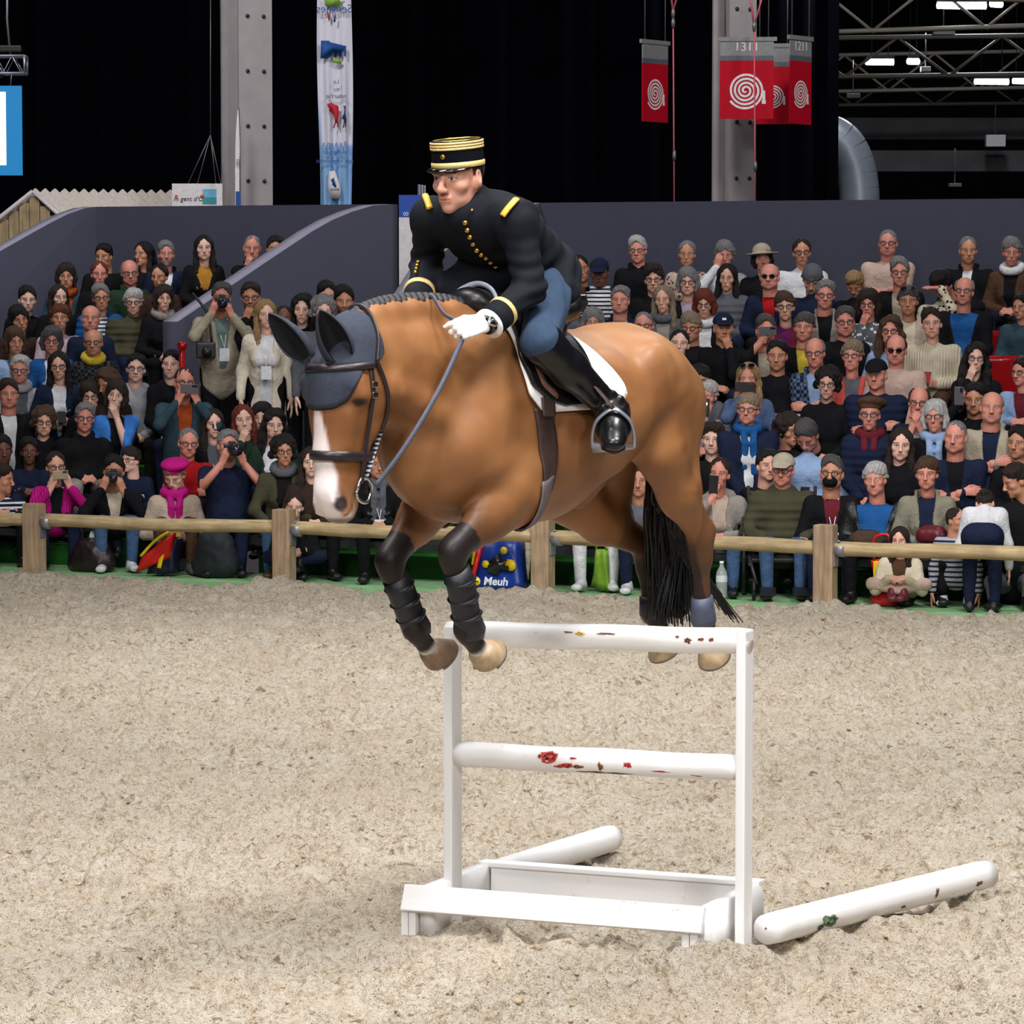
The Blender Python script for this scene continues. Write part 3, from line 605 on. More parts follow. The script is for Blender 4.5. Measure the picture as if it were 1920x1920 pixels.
def hidemat():
    t = NT('horse_coat'); c = t.attr('Col'); f = t.noise(5, 4, .6); hv = t.noise(90, 3, .6, t.stretch((1, 1, .25)))
    c2 = t.mix(t.ramp(f, [(.35, (.30, .30, .30)), (.7, (0, 0, 0))]), c, t.mix(1, c, (.62, .5, .42), 'MULTIPLY')); t.base(c2).set(rough=.5, spec=.3, sheen=.0); t.b.inputs['Coat Weight'].default_value = .05; t.b.inputs['Coat Roughness'].default_value = .3
    t.bump(hv, .0012, .5); return t.m
M_hide = hidemat()
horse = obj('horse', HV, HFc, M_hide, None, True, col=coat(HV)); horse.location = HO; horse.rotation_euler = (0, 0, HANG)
tag(horse, 'bay horse with white blaze and dark ear bonnet jumping over the white jump', 'horse')
def hpart(name, V, F, m, **k): return obj(name, V, F, m, horse, **k)
M_hoof = mat('hoof_horn', srgb(122, 100, 80), .5, .35, 25, .001, 60); M_hoofl = mat('pale_hoof_horn', srgb(176, 152, 120), .5, .25, 25, .001, 60); M_shoe = mat('iron_shoe', srgb(120, 116, 114), .4, metal=.7)
def hoof(F_, H_, m, toe):                             # truncated cone with sole, set on the pastern
    ax = (H_-F_)/np.linalg.norm(H_-F_); c = F_+(H_-F_)*.55; fw = np.array(toe, float); fw -= ax*np.dot(fw, ax); fw /= np.linalg.norm(fw); sd = np.cross(ax, fw); n = 22; V = []; P = [(0, .037, .041, 0), (.022, .050, .055, .006), (.068, .062, .074, .020), (.075, .060, .072, .020), (.068, .042, .052, .020)]
    for h, rs, rf, o in P:
        for j in range(n):
            t = 2*PI*j/n; x = math.cos(t); k = 1 if x > -.55 else .86; V.append(c+ax*h+fw*(o+rf*x*k)+sd*rs*math.sin(t))
    F = [[i*n+j, i*n+(j+1) % n, (i+1)*n+(j+1) % n, (i+1)*n+j] for i in range(len(P)-1) for j in range(n)]+[[(len(P)-1)*n+j for j in range(n)], list(range(n))[::-1]]
    h = hpart('hoof', V, F, m)
    st_ = [c+ax*.076+fw*(.020+.064*math.cos(t))+sd*.054*math.sin(t) for t in np.linspace(-2.3, 2.3, 20)]; obj('horseshoe', *tube(st_, (.006, .010), 6, True, ax), m=M_shoe, parent=h)
hoof(LF, LH, M_hoofl, (.6, 0, .8)); hoof(RF, RH, M_hoof, (.6, 0, .8)); hoof(LHF, LHH, M_hoofl, (.9, .25, -.3)); hoof(RHF, RHH, M_hoofl, (.9, 0, -.3))
M_eye = mat('horse_eye', (.006, .004, .003), .06, coat=.6)
for s in (1, -1): hpart('eye', *tube([vv(1.213, s*.100, 1.985)+vv(.012, s*.016, 0)*(.55*math.sin(t)) for t in np.linspace(-1.5, 1.5, 9)], [max(.016*math.cos(t), .0005) for t in np.linspace(-1.5, 1.5, 9)], 14), m=M_eye)
# tendon boots on the forelegs, fetlock boots behind
M_boot = mat('tendon_boot', (.010, .011, .015), .45, .2, 20, .001, 120); M_boot2 = mat('grey_fetlock_boot', srgb(72, 78, 98), .5, .15, 30, .001, 90)
for K, F_, s in ((LK, LF, 1), (RK, RF, -1)):
    c = F_-K; b = vv(-.018, s*.004, -.004); P = [K+c*.22+b*.5, K+c*.4+b, K+c*.62+b, K+c*.84+b, K+c*1.0+b*1.5, K+c*1.08+b*1.2]
    o = hpart('tendon_boot', *tube(P, [(.052, .041), (.056, .044), (.054, .043), (.054, .043), (.057, .047), (.048, .043)], 18, True, (1, 0, .2)), m=M_boot)
    for t in (.38, .6, .82): obj('boot_strap', *tube([K+c*(t-.035)+b, K+c*(t+.035)+b], (.0565, .0447), 18, True, (1, 0, .2)), m=M_boot, parent=o)
for HK, F_, H_ in ((LHK, LHF, LHH), (RHK, RHF, RHH)):
    c = F_-HK; P = [HK+c*.72, HK+c*.85, HK+c*1.0, F_+(H_-F_)*.14]
    hpart('fetlock_boot', *tube(P, [(.043, .040), (.047, .042), (.053, .047), (.047, .044)], 18, True, (1, 0, .2)), m=M_boot2 if F_ is LHF else M_boot)
# tail: strands
def strands(name, paths, r, m, parent, seg=4):
    V, F, n = [], [], 0
    for P in paths:
        k = len(P); v, f = tube(P, [r*(1-.75*(i/(k-1))**2) for i in range(k)], seg, False); V.append(v); F += [[i+n for i in q] for q in f]; n += len(v)
    return tag(obj(name, np.concatenate(V), F, m, parent), kind='stuff')
M_hair = mat('black_horsehair', (.006, .0055, .006), .42, .3, 40, spec=.4)
tr = random.Random(5); paths = []
r0 = vv(-.74, 0, 1.96)
for i in range(420):
    u = tr.gauss(0, 1); w = tr.gauss(0, 1); L = tr.random()
    end = HP(1262+u*20, 1128+40*L+w*7, -.06+tr.gauss(0, .02)) if tr.random() < .82 else HP(1310+75*L+w*6, 1085+85*L, -.02)
    mid = HP(1248+u*15, 940+w*14, -.055+.02*tr.gauss(0, 1)); m2 = mid+(end-mid)*.5+vv(tr.gauss(0, .01), tr.gauss(0, .012), .0)
    if end[1] > -.03: m2 = HP(1275+u*9, 1010, -.03)
    st0 = r0+vv(tr.gauss(0, .014), tr.gauss(0, .022), tr.gauss(0, .01)); paths.append(spline([st0, st0*.6+mid*.4+vv(-.06, 0, .05), mid, m2, end], 14))
tail = strands('tail', paths, .008, M_hair, horse)
# mane: row of small plaited knots along the crest
M_plait = mat('plaited_mane', srgb(30, 29, 34), .55, .4, 90, .003, 160)
for i, c in enumerate(spline(CREST, 25)):
    if i > 23: continue
    v = SDF(c+vv(-.05, -.05, -.04), c+vv(.05, .05, .075), .006)
    v.ell(c+vv(.0, -.004, .040), (.021, .019, .019), None, .006).ell(c+vv(.006, .010, .028), (.016, .017, .017), None, .008).cap(c+vv(0, 0, -.01), c+vv(0, -.006, .035), .014, .014, .006)
    a_, b_ = v.net(1); hpart('mane_plait', a_, b_, M_plait)
# ================================================================ tack, laid onto the horse's own surface
def trilin(P):
    q = (P-S.lo)/S.h; i = np.clip(np.floor(q).astype(int), 0, np.array(S.D.shape)-2); f = q-i; r = 0
    for dx in (0, 1):
        for dy in (0, 1):
            for dz in (0, 1):
                w = (f[..., 0] if dx else 1-f[..., 0])*(f[..., 1] if dy else 1-f[..., 1])*(f[..., 2] if dz else 1-f[..., 2]); r = r+w*S.D[i[..., 0]+dx, i[..., 1]+dy, i[..., 2]+dz]
    return r
TS = np.linspace(.02, .48, 160)
def onskin(c, d, off=0.0, tmax=.48):                 # points where rays from c along d leave the body, lifted by off
    c = np.asarray(c, float).reshape(-1, 3); d = np.asarray(d, float).reshape(-1, 3); d = d/np.linalg.norm(d, axis=1)[:, None]
    ts = TS[TS <= tmax]; D = trilin(c[:, None]+d[:, None]*ts[None, :, None]); ins = D < 0
    k = len(ts)-1-np.argmax(ins[:, ::-1], axis=1); k = np.where(ins.any(1), k, 0); k2 = np.minimum(k+1, len(ts)-1); r = np.arange(len(c)); a, b = D[r, k], D[r, k2]
    t = ts[k]+(ts[k2]-ts[k])*np.clip(a/(a-b+1e-9), 0, 1); return c+d*(t+off)[:, None]
def gridmesh(P, th=0.0, close=False):               # P (n, m, 3): sheet with thickness th (inward copy)
    n, m = P.shape[:2]; V = P.reshape(-1, 3); idx = np.arange(n*m).reshape(n, m); j1 = np.roll(idx, -1, 1) if close else None
    if close: Q = np.stack([idx[:-1], j1[:-1], j1[1:], idx[1:]], -1).reshape(-1, 4)
    else: Q = np.stack([idx[:-1, :-1], idx[:-1, 1:], idx[1:, 1:], idx[1:, :-1]], -1).reshape(-1, 4)
    if not th: return V, Q
    N = vnormals(V, Q); V2 = np.concatenate([V, V-N*th]); o = n*m; F = [Q, Q[:, ::-1]+o]
    e = [idx[0], idx[-1][::-1]] if close else [np.concatenate([idx[0, :-1], idx[:-1, -1], idx[-1, :0:-1], idx[:0:-1, 0]])]
    for b in e:
        b2 = np.roll(b, -1); F.append(np.stack([b2, b, b+o, b2+o], -1))
    return V2, np.concatenate(F)
def sheet(name, P, th, m, parent=None, close=False, flip=False):
    V, Q = gridmesh(P, th if not flip else -th, close); return obj(name, V, Q, m, parent or horse)
M_lea = mat('dark_bridle_leather', srgb(38, 30, 34), .38, .2, 30, .0006, 90, spec=.5); M_girth = mat('brown_girth_leather', srgb(58, 42, 38), .55, .2, 25, .0008, 120); M_saddle = mat('black_saddle_leather', (.006, .005, .006), .36, .2, 20, .0006, 150)
M_steel = mat('bit_steel', (.55, .56, .58), .25, metal=1); M_alu = mat('stirrup_steel', srgb(168, 172, 184), .35, .1, 20, metal=.75); M_brass = mat('brass', srgb(205, 165, 80), .3, metal=.9)
def quiltmat():
    t = NT('white_saddle_cloth'); t.base((.84, .83, .82)).set(rough=.8); w = t.n('ShaderNodeTexChecker'); w.inputs['Scale'].default_value = 60; t.l(t.stretch((1, .2, 1)), w.inputs[0]); t.bump(t.noise(120, 2), .001); return t.m
M_pad = quiltmat(); M_gold = mat('gold_braid', srgb(205, 165, 80), .4, .2, 120, .0008, 300, metal=.35)
# saddle cloth: polar sheet round the barrel, edges follow its cut
def trunkc(a): return np.stack([a, np.zeros_like(a), np.full_like(a, 1.90)], -1)
def wrap(name, th0, th1, afun0, afun1, off, th, m, na=22, nt=40, parent=None, side=1):
    th_ = np.linspace(th0, th1, nt); u = np.linspace(0, 1, na); T, Uu = np.meshgrid(th_, u, indexing='ij'); A = afun0(T)*(1-Uu)+afun1(T)*Uu
    d = np.stack([np.zeros_like(T), np.cos(T), np.sin(T)], -1); c = trunkc(A); P = onskin(c.reshape(-1, 3), d.reshape(-1, 3), off).reshape(nt, na, 3)
    for _ in range(2): P[1:-1, 1:-1] = (P[1:-1, 1:-1]*2+P[:-2, 1:-1]+P[2:, 1:-1]+P[1:-1, :-2]+P[1:-1, 2:])/6
    return sheet(name, P[:, ::-1] if side > 0 else P, th, m, parent)
it = lambda xs, ys: (lambda t: np.interp(t, xs, ys))
rad = math.radians
pad_f = it([rad(x) for x in (2, 8, 20, 40, 65, 90, 115, 140, 160, 172, 178)], [.36, .42, .47, .485, .48, .475, .48, .485, .47, .42, .36])
pad_r = it([rad(x) for x in (2, 8, 14, 20, 40, 65, 90, 115, 140, 160, 166, 172, 178)], [.12, .03, -.01, -.01, .03, .07, .08, .07, .03, -.01, -.01, .03, .12])
pad = wrap('saddle_pad', rad(6), rad(174), pad_f, pad_r, .016, .010, M_pad, 26, 70); pad['label'] = 'white saddle cloth with piped edge'
# piping along the cut edge
tt = np.linspace(rad(6), rad(174), 80)
def skin_path(T, A, off): return onskin(trunkc(A), np.stack([0*T, np.cos(T), np.sin(T)], -1), off)
lo_a = np.linspace(pad_f(rad(6)), pad_r(rad(6)), 14)
edge = np.concatenate([skin_path(tt[::-1][40:], pad_f(tt[::-1][40:]), .02), skin_path(0*lo_a+rad(6), lo_a, .02), skin_path(tt[:40], pad_r(tt[:40]), .02)])
obj('piping', *tube(edge, .0055, 6), m=M_pad, parent=pad)
edge2 = np.concatenate([skin_path(tt[::-1][40:], pad_f(tt[::-1][40:])-.022, .0195), skin_path(0*lo_a+rad(8.5), np.clip(lo_a, .10, .37), .0195), skin_path(tt[3:40], pad_r(tt[3:40])+.022, .0195)])
obj('braid_line', *tube(edge2, .0018, 5), m=M_gold, parent=pad)
# saddle: tree and seat, then flaps
s2 = SDF((-.05, -.24, 2.08), (.62, .24, 2.46), .010)
s2.cap((.50, 0, 2.30), (.40, 0, 2.285), (.085, .05), (.10, .045), .03, LAT).cap((.40, 0, 2.285), (.22, 0, 2.235), (.10, .045), (.13, .045), .04, LAT).cap((.22, 0, 2.235), (.06, 0, 2.27), (.13, .045), (.15, .06), .04, LAT)
s2.cap((.05, -.10, 2.285), (.05, .10, 2.285), .035, .035, .04)
for s_ in (1, -1): s2.cap((.45, s_*.07, 2.26), (.20, s_*.14, 2.20), .05, .05, .04)
a_, b_ = s2.net(2); saddle = obj('saddle', a_, b_, M_saddle, horse); saddle['label'] = 'black leather jumping saddle'
fl_f = it([rad(x) for x in (8, 14, 25, 45, 70, 85)], [.30, .40, .47, .50, .46, .42]); fl_r = it([rad(x) for x in (8, 14, 25, 45, 70, 85)], [.24, .19, .16, .14, .12, .12])
wrap('saddle_flap', rad(9), rad(80), fl_f, fl_r, .030, .012, M_saddle, 18, 30, saddle)
wrap('saddle_flap', rad(171), rad(100), lambda t: fl_f(PI-t), lambda t: fl_r(PI-t), .030, .012, M_saddle, 18, 30, saddle, -1)
M_roll = mat('brown_knee_roll', srgb(112, 78, 66), .5, .2, 25)
T = np.linspace(rad(56), rad(16), 20); obj('knee_roll', *tube(skin_path(T, fl_f(T)-.055, .040), (.006, .016), 8, True, (0, 1, .3)), m=M_roll, parent=saddle)
arch = spline([(.50, .125, 2.245), (.475, .10, 2.31), (.452, .055, 2.345), (.445, 0, 2.36), (.452, -.055, 2.345), (.475, -.10, 2.31)], 30); obj('pommel_edge', *tube(arch, (.011, .007), 8), m=mat('grey_piping', srgb(170, 174, 186), .5), parent=saddle)
# girth and its wide belly plate
gir = lambda t: np.interp(t, [rad(-90), rad(-60), rad(-20), rad(8)], [.345, .35, .375, .40])
for s_ in (1, -1):
    T = np.linspace(rad(8), rad(-50), 34); T = T if s_ > 0 else PI-T; f = lambda t: gir(t if s_ > 0 else PI-t)
    wrap('girth', T[0], T[-1], lambda t: f(t)-.046, lambda t: f(t)+.046, .008, .006, M_girth, 8, 40)
T = np.linspace(rad(-44), rad(-136), 40)
w_ = lambda t: .045+.05*np.exp(-((t+PI/2)/.5)**2)
wrap('girth_plate', rad(-40), rad(-140), lambda t: .375-.03*np.exp(-((t+PI/2)/.4)**2)-w_(t), lambda t: .375-.03*np.exp(-((t+PI/2)/.4)**2)+w_(t), .010, .006, mat('grey_girth_plate', srgb(96, 88, 88), .6), 12, 40)
wrap('girth_buckle_strap', rad(16), rad(2), lambda t: 0*t+.375, lambda t: 0*t+.435, .034, .006, M_girth, 8, 10)
# bridle: bands round the head
def hband(z, tilt, half, off, m, name, arc=(0, 2*PI), n=48, parent=None, roll=0, ax=None):
    T = np.linspace(arc[0], arc[1], n, endpoint=abs(arc[1]-arc[0]) < 2*PI-.01); ca = ax if ax is not None else np.interp(z, [1.62, 1.7, 1.8, 1.95, 2.05, 2.15], [1.20, 1.205, 1.195, 1.16, 1.15, 1.14]); rows = []
    for h in (-half, 0, half):
        d = np.stack([np.cos(T), np.sin(T), tilt*np.cos(T)+roll*np.sin(T)], -1); c = np.tile([ca, 0, z+h], (n, 1)); rows.append(onskin(c, d, off, .2))
    P = np.array(rows); cl = abs(arc[1]-arc[0]) > 2*PI-.01; V, Q = gridmesh(P[:, ::-1], .005, cl); return obj(name, V, Q, m, parent or bridle)
bridle = hpart('bridle', *boxv((.001, .001, .001)), M_lea); bridle.data = bridle.data
nose = hband(1.800, .05, .0155, .007, M_lea, 'noseband'); hband(2.095, -.05, .012, .012, M_lea, 'browband', (-1.5, 1.5), 40, None, .04)
T_ = np.linspace(-.12, PI+.12, 34); hp_ = onskin(np.tile([1.145, 0, 2.12], (34, 1)), np.stack([-.28*np.sin(T_), np.cos(T_), np.sin(T_)], -1), .014, .2); bridle_m = obj('headpiece', *tube(hp_, (.004, .010), 8, True, (1, 0, 0)), m=M_lea, parent=horse)
bd = bridle.data; bridle.data = bridle_m.data; bpy.data.objects.remove(bridle_m); bpy.data.meshes.remove(bd)
# pick out points of the cheek by their place beside the eye
def cheek(pts, s=1, off=.008):
    out = []
    for a, z in pts:
        c = np.array([[a, 0, z]]); out.append(onskin(c, [[.12, s, 0]], off, .2)[0])
    return spline(out, 24)
for s_ in (1, -1):
    P = cheek([(1.155, 2.11), (1.155, 2.02), (1.152, 1.94), (1.155, 1.86), (1.16, 1.78), (1.165, 1.71)], s_); obj('cheekpiece', *tube(P, (.010, .004), 8, True, (1, 0, 0)), m=M_lea, parent=bridle)
    P = cheek([(1.125, 2.11), (1.09, 2.05), (1.06, 1.99), (1.05, 1.93), (1.06, 1.88)], s_, .01); obj('throat_lash', *tube(P, (.009, .004), 8, True, (1, 0, 0)), m=M_lea, parent=bridle)
    c = onskin([[1.165, 0, 1.70]], [[.1, s_, 0]], .014, .2)[0]
    R = [c+np.array([.038*math.cos(t)-.01, .004*math.sin(3*t), .042*math.sin(t)-.012]) for t in np.linspace(0, 2*PI, 26)]; obj('bit_ring', *tube(R, .0055, 8), m=M_steel, parent=bridle)
    for z in (2.035, 2.0): obj('buckle', *boxv((.026, .006, .02), .002), m=M_steel, parent=bridle).location = onskin([[1.152, 0, z]], [[.12, s_, 0]], .014, .2)[0]
BIT = onskin([[1.155, 0, 1.70]], [[.1, 1, 0]], .016, .2)[0]
# ear bonnet: cap over the poll, veil between the eyes, two ears
M_bon = mat('navy_ear_bonnet', srgb(44, 50, 64), .9, .18, 60, .0012, 350); M_bon2 = mat('black_ear_net', (.006, .0065, .009), .95, .2, 80, .001, 300)
T = np.linspace(-1.95, 1.95, 61); low = np.interp(np.abs(T), [0, .35, .62, .80, 1.0, 1.25, 1.6, 1.95], [1.955, 1.962, 1.985, 2.04, 2.085, 2.10, 2.11, 2.135])
rows = []
for u in np.linspace(0, 1, 18):
    z = low+(2.135-low)*min(u/.6, 1); el = 0 if u <= .6 else (u-.6)/.4*1.5
    d = np.stack([np.cos(T)*math.cos(el), np.sin(T)*math.cos(el), np.full_like(T, math.sin(el))], -1); rows.append(onskin(np.stack([np.full_like(T, 1.135), 0*T, z], -1), d, .007, .17))
P = np.array(rows); bon = sheet('ear_bonnet', P[:, ::-1], .004, M_bon, horse); bon['label'] = 'navy ear bonnet with a veil over the forehead'
obj('bonnet_edge', *tube(P[0], .0035, 6), m=M_bon2, parent=bon)
def ear(base, tip, wide, face, nm):
    base = np.asarray(base); tip = np.asarray(tip); ax = tip-base; L = np.linalg.norm(ax); ax /= L; f = np.array(face, float); f -= ax*np.dot(f, ax); f /= np.linalg.norm(f); sd = np.cross(ax, f); n, m = 18, 13; rows = []
    for i in range(n):
        t = i/(n-1); w = wide*(math.sin(PI*min(1, .22+.78*t))**.75 if t < 1 else 0)*(1.0 if t > .15 else .8+1.3*t); w = max(w, .001); op = 2.5-.8*t; row = []
        for j in range(m):
            a = (j/(m-1)-.5)*2*op; row.append(base+ax*(L*t)+f*(-w*.62*math.cos(a)+.018*math.sin(PI*t)*0-.02*t*t)+sd*w*math.sin(a)*(1 if abs(a) < PI/2 else .9))
        rows.append(row)
    P = np.array(rows); o = sheet(nm, P, .003, M_bon, bon); ctr = P.mean(1, keepdims=True); V_, Q_ = gridmesh(ctr+(P-ctr)*.90+f*.002); obj('ear_lining', V_, Q_, M_bon2, bon); return o
camdir = np.array([.8, -.6*0-.55, .05])
ear(HP(646, 678, .045), HP(604, 588, .075), .056, (.55, .70, -.1), 'ear_cover'); ear(HP(578, 672, -.045), HP(503, 594, -.105), .048, (.75, .42, -.35), 'ear_cover')
# ================================================================ the rider
RO = np.array([.556, 0, 2.728]); RHd = Ry(math.radians(7))@np.eye(3); RHd = Rz(math.radians(3))@RHd
M_tunic = NT('navy_tunic_cloth'); M_tunic.base((.0060, .0075, .0115)).set(rough=.8, spec=.16); M_tunic.bump(M_tunic.noise(260, 2), .0006); M_tunic = M_tunic.m
M_breech = mat('blue_grey_breeches', srgb(50, 66, 88), .8, .12, 40, .0006, 400, spec=.15)
M_boot_l = mat('polished_black_boot', (.004, .004, .0055), .32, .2, 8, .0012, 22, spec=.4, coat=.15)
M_kepi = mat('kepi_cloth', (.003, .0035, .006), .9, .2, 60, spec=.1); M_patent = mat('black_patent', (.003, .003, .004), .1, coat=.5)
M_goldp = mat('pale_gold_braid', srgb(226, 196, 128), .42, .18, 160, .0008, 400, metal=.15); M_glove = mat('white_glove', srgb(240, 238, 234), .75, .05, 40, .0006, 200); M_goldbtn = mat('gold_button', srgb(214, 168, 66), .28, metal=.85)
V1, F1, C1 = head_geo(.0030, .95, .98, 1.0, .056, 0, .6, .22, (-.06, 0, -.185)); V1 = V1@RHd.T+RO
# hidden body under the uniform, one volume
jt = dict(pel=(.125, 0, 2.415), wai=(.22, 0, 2.475), che=(.37, 0, 2.55), nk=(.48, 0, 2.62), sl=(.475, .185, 2.575), sr=(.465, -.185, 2.585), el=(.47, .240, 2.345), er=(.385, -.275, 2.43), wl=(.675, .228, 2.232), wr=(.60, -.15, 2.285), hl=(.15, .09, 2.36), hr=(.15, -.09, 2.36), kl=(.475, .285, 2.165), kr=(.475, -.285, 2.165), al=(.165, .368, 1.925), ar=(.165, -.368, 1.925))
j_ = {k: np.array(v, float) for k, v in jt.items()}
def bodyvol(h, g, arms=True, legs=False, torso=True, lo=(-.25, -.50, 1.70), hi=(.90, .55, 2.80)):
    s = SDF(lo, hi, h)
    if torso:
        s.cap(j_['pel'], j_['wai'], (.128+g, .108+g), (.130+g, .105+g), .04, LAT).cap(j_['wai'], j_['che'], (.135+g, .105+g), (.165+g, .118+g), .04, LAT).cap(j_['che'], j_['nk'], (.165+g, .115+g), (.085+g, .07+g), .05, LAT)
        s.cap(j_['sl'], j_['sr'], .068+g, .068+g, .05); s.cap((.31, 0, 2.53), (.44, 0, 2.56), (.14+g, .11+g), (.13+g, .09+g), .05, LAT)
    if arms:
        for a in 'lr': s.cap(j_['s'+a], j_['e'+a], .060+g, .047+g, .04).cap(j_['e'+a], j_['w'+a], .046+g, .034+g, .03)
    if legs:
        for a in 'lr': s.cap(j_['h'+a], j_['k'+a], .080+g, .058+g, .05).cap(j_['k'+a], j_['a'+a], .058+g, .038+g, .03)
    return s
bs = bodyvol(.012, -.012, True, True); VB, FB_ = bs.net(1)
lowv = np.argsort(V1[:, 2])[:400]; an_ = np.arctan2(V1[lowv, 1]-V1[lowv, 1].mean(), V1[lowv, 0]-V1[lowv, 0].mean()); ring = lowv[[np.argmin(np.abs(an_-a)) for a in np.linspace(-3, 3, 16)]]
VR_ = np.concatenate([V1, VB]); FR_ = bridge(VR_, np.concatenate([F1, FB_+len(V1)]), ring, np.arange(len(V1), len(VR_)))
rider = obj('person', VR_, FR_, M_skin, None, True, col=np.concatenate([C1, np.zeros((len(VB), 4))]))
rider.location = HO; rider.rotation_euler = (0, 0, HANG); rider.color = (*srgb(206, 154, 132), 1); rider['brow'] = [.02, .013, .01]
tag(rider, 'rider in dark dress uniform and gold banded cap crouching over the jumping horse', 'person')
def rp(name, V, F, m, par=None, **k): return obj(name, V, F, m, par or rider, **k)
# tunic: torso, skirt and sleeves as one cloth, with folds
ts = bodyvol(.0075, .006)
ts.cap((.11, 0, 2.40), (.21, 0, 2.46), (.165, .10), (.145, .105), .05, LAT); ts.cap((.13, .10, 2.40), (.17, .165, 2.335), .07, .055, .05); ts.cap((.05, .06, 2.40), (.06, .10, 2.345), .06, .035, .05); ts.cap((.22, -.05, 2.43), (.38, -.13, 2.33), .10, .085, .05); ts.cap((.22, .02, 2.44), (.34, -.02, 2.36), .09, .06, .05)
ts.cap((.485, 0, 2.60), (.512, 0, 2.662), (.066, .070), (.060, .064), .03, LAT); ts.cap((.45, 0, 2.56), (.555, 0, 2.592), .075, .055, .05); ts.cap((.555, 0, 2.60), (.56, 0, 2.632), .032, .022, .03)                      # collar
ts.fn(lambda X, Y, Z: (X*.0-(.72*(X-.10)+1.0*(Z-2.305)))*.8, 0.012, False, (-.3, -.6, 1.7), (-.29, -.59, 1.71)) if False else None
ts.fn(lambda X, Y, Z: -(Z-2.30-.25*np.maximum(X-.12, 0)+(X < .3)*0-.0*Y)*1.0+np.where(np.abs(Y) < .215, 0, -9), .006, False) if False else None
TV, TF = ts.net(2); N_ = vnormals(TV, TF)
def foldsum(P, items):
    o = np.zeros(len(P))
    for c, d, ax, n_, amp, rad_ in items:
        q = P-np.array(c); u = q@np.array(d)/np.linalg.norm(d); r = np.linalg.norm(q, axis=1); o += amp*np.sin(u*n_)*np.exp(-(r/rad_)**2)
    return o
fl = [(j_['el'], (.3, .2, 1), 0, 140, .005, .12), (j_['sl'], (.4, 1, -.5), 0, 110, .004, .13), (j_['er'], (.3, -.2, 1), 0, 140, .005, .12), ((.12, .14, 2.43), (.7, .2, .8), 0, 95, .007, .16), ((.28, .13, 2.5), (.8, -.3, .5), 0, 80, .004, .15), (j_['wl'], (1, 0, .4), 0, 120, .002, .10), ((.30, -.1, 2.45), (.6, .2, .8), 0, 90, .004, .14)]
TV = TV+N_*foldsum(TV, fl)[:, None]
tun = rp('tunic', TV, TF, M_tunic)
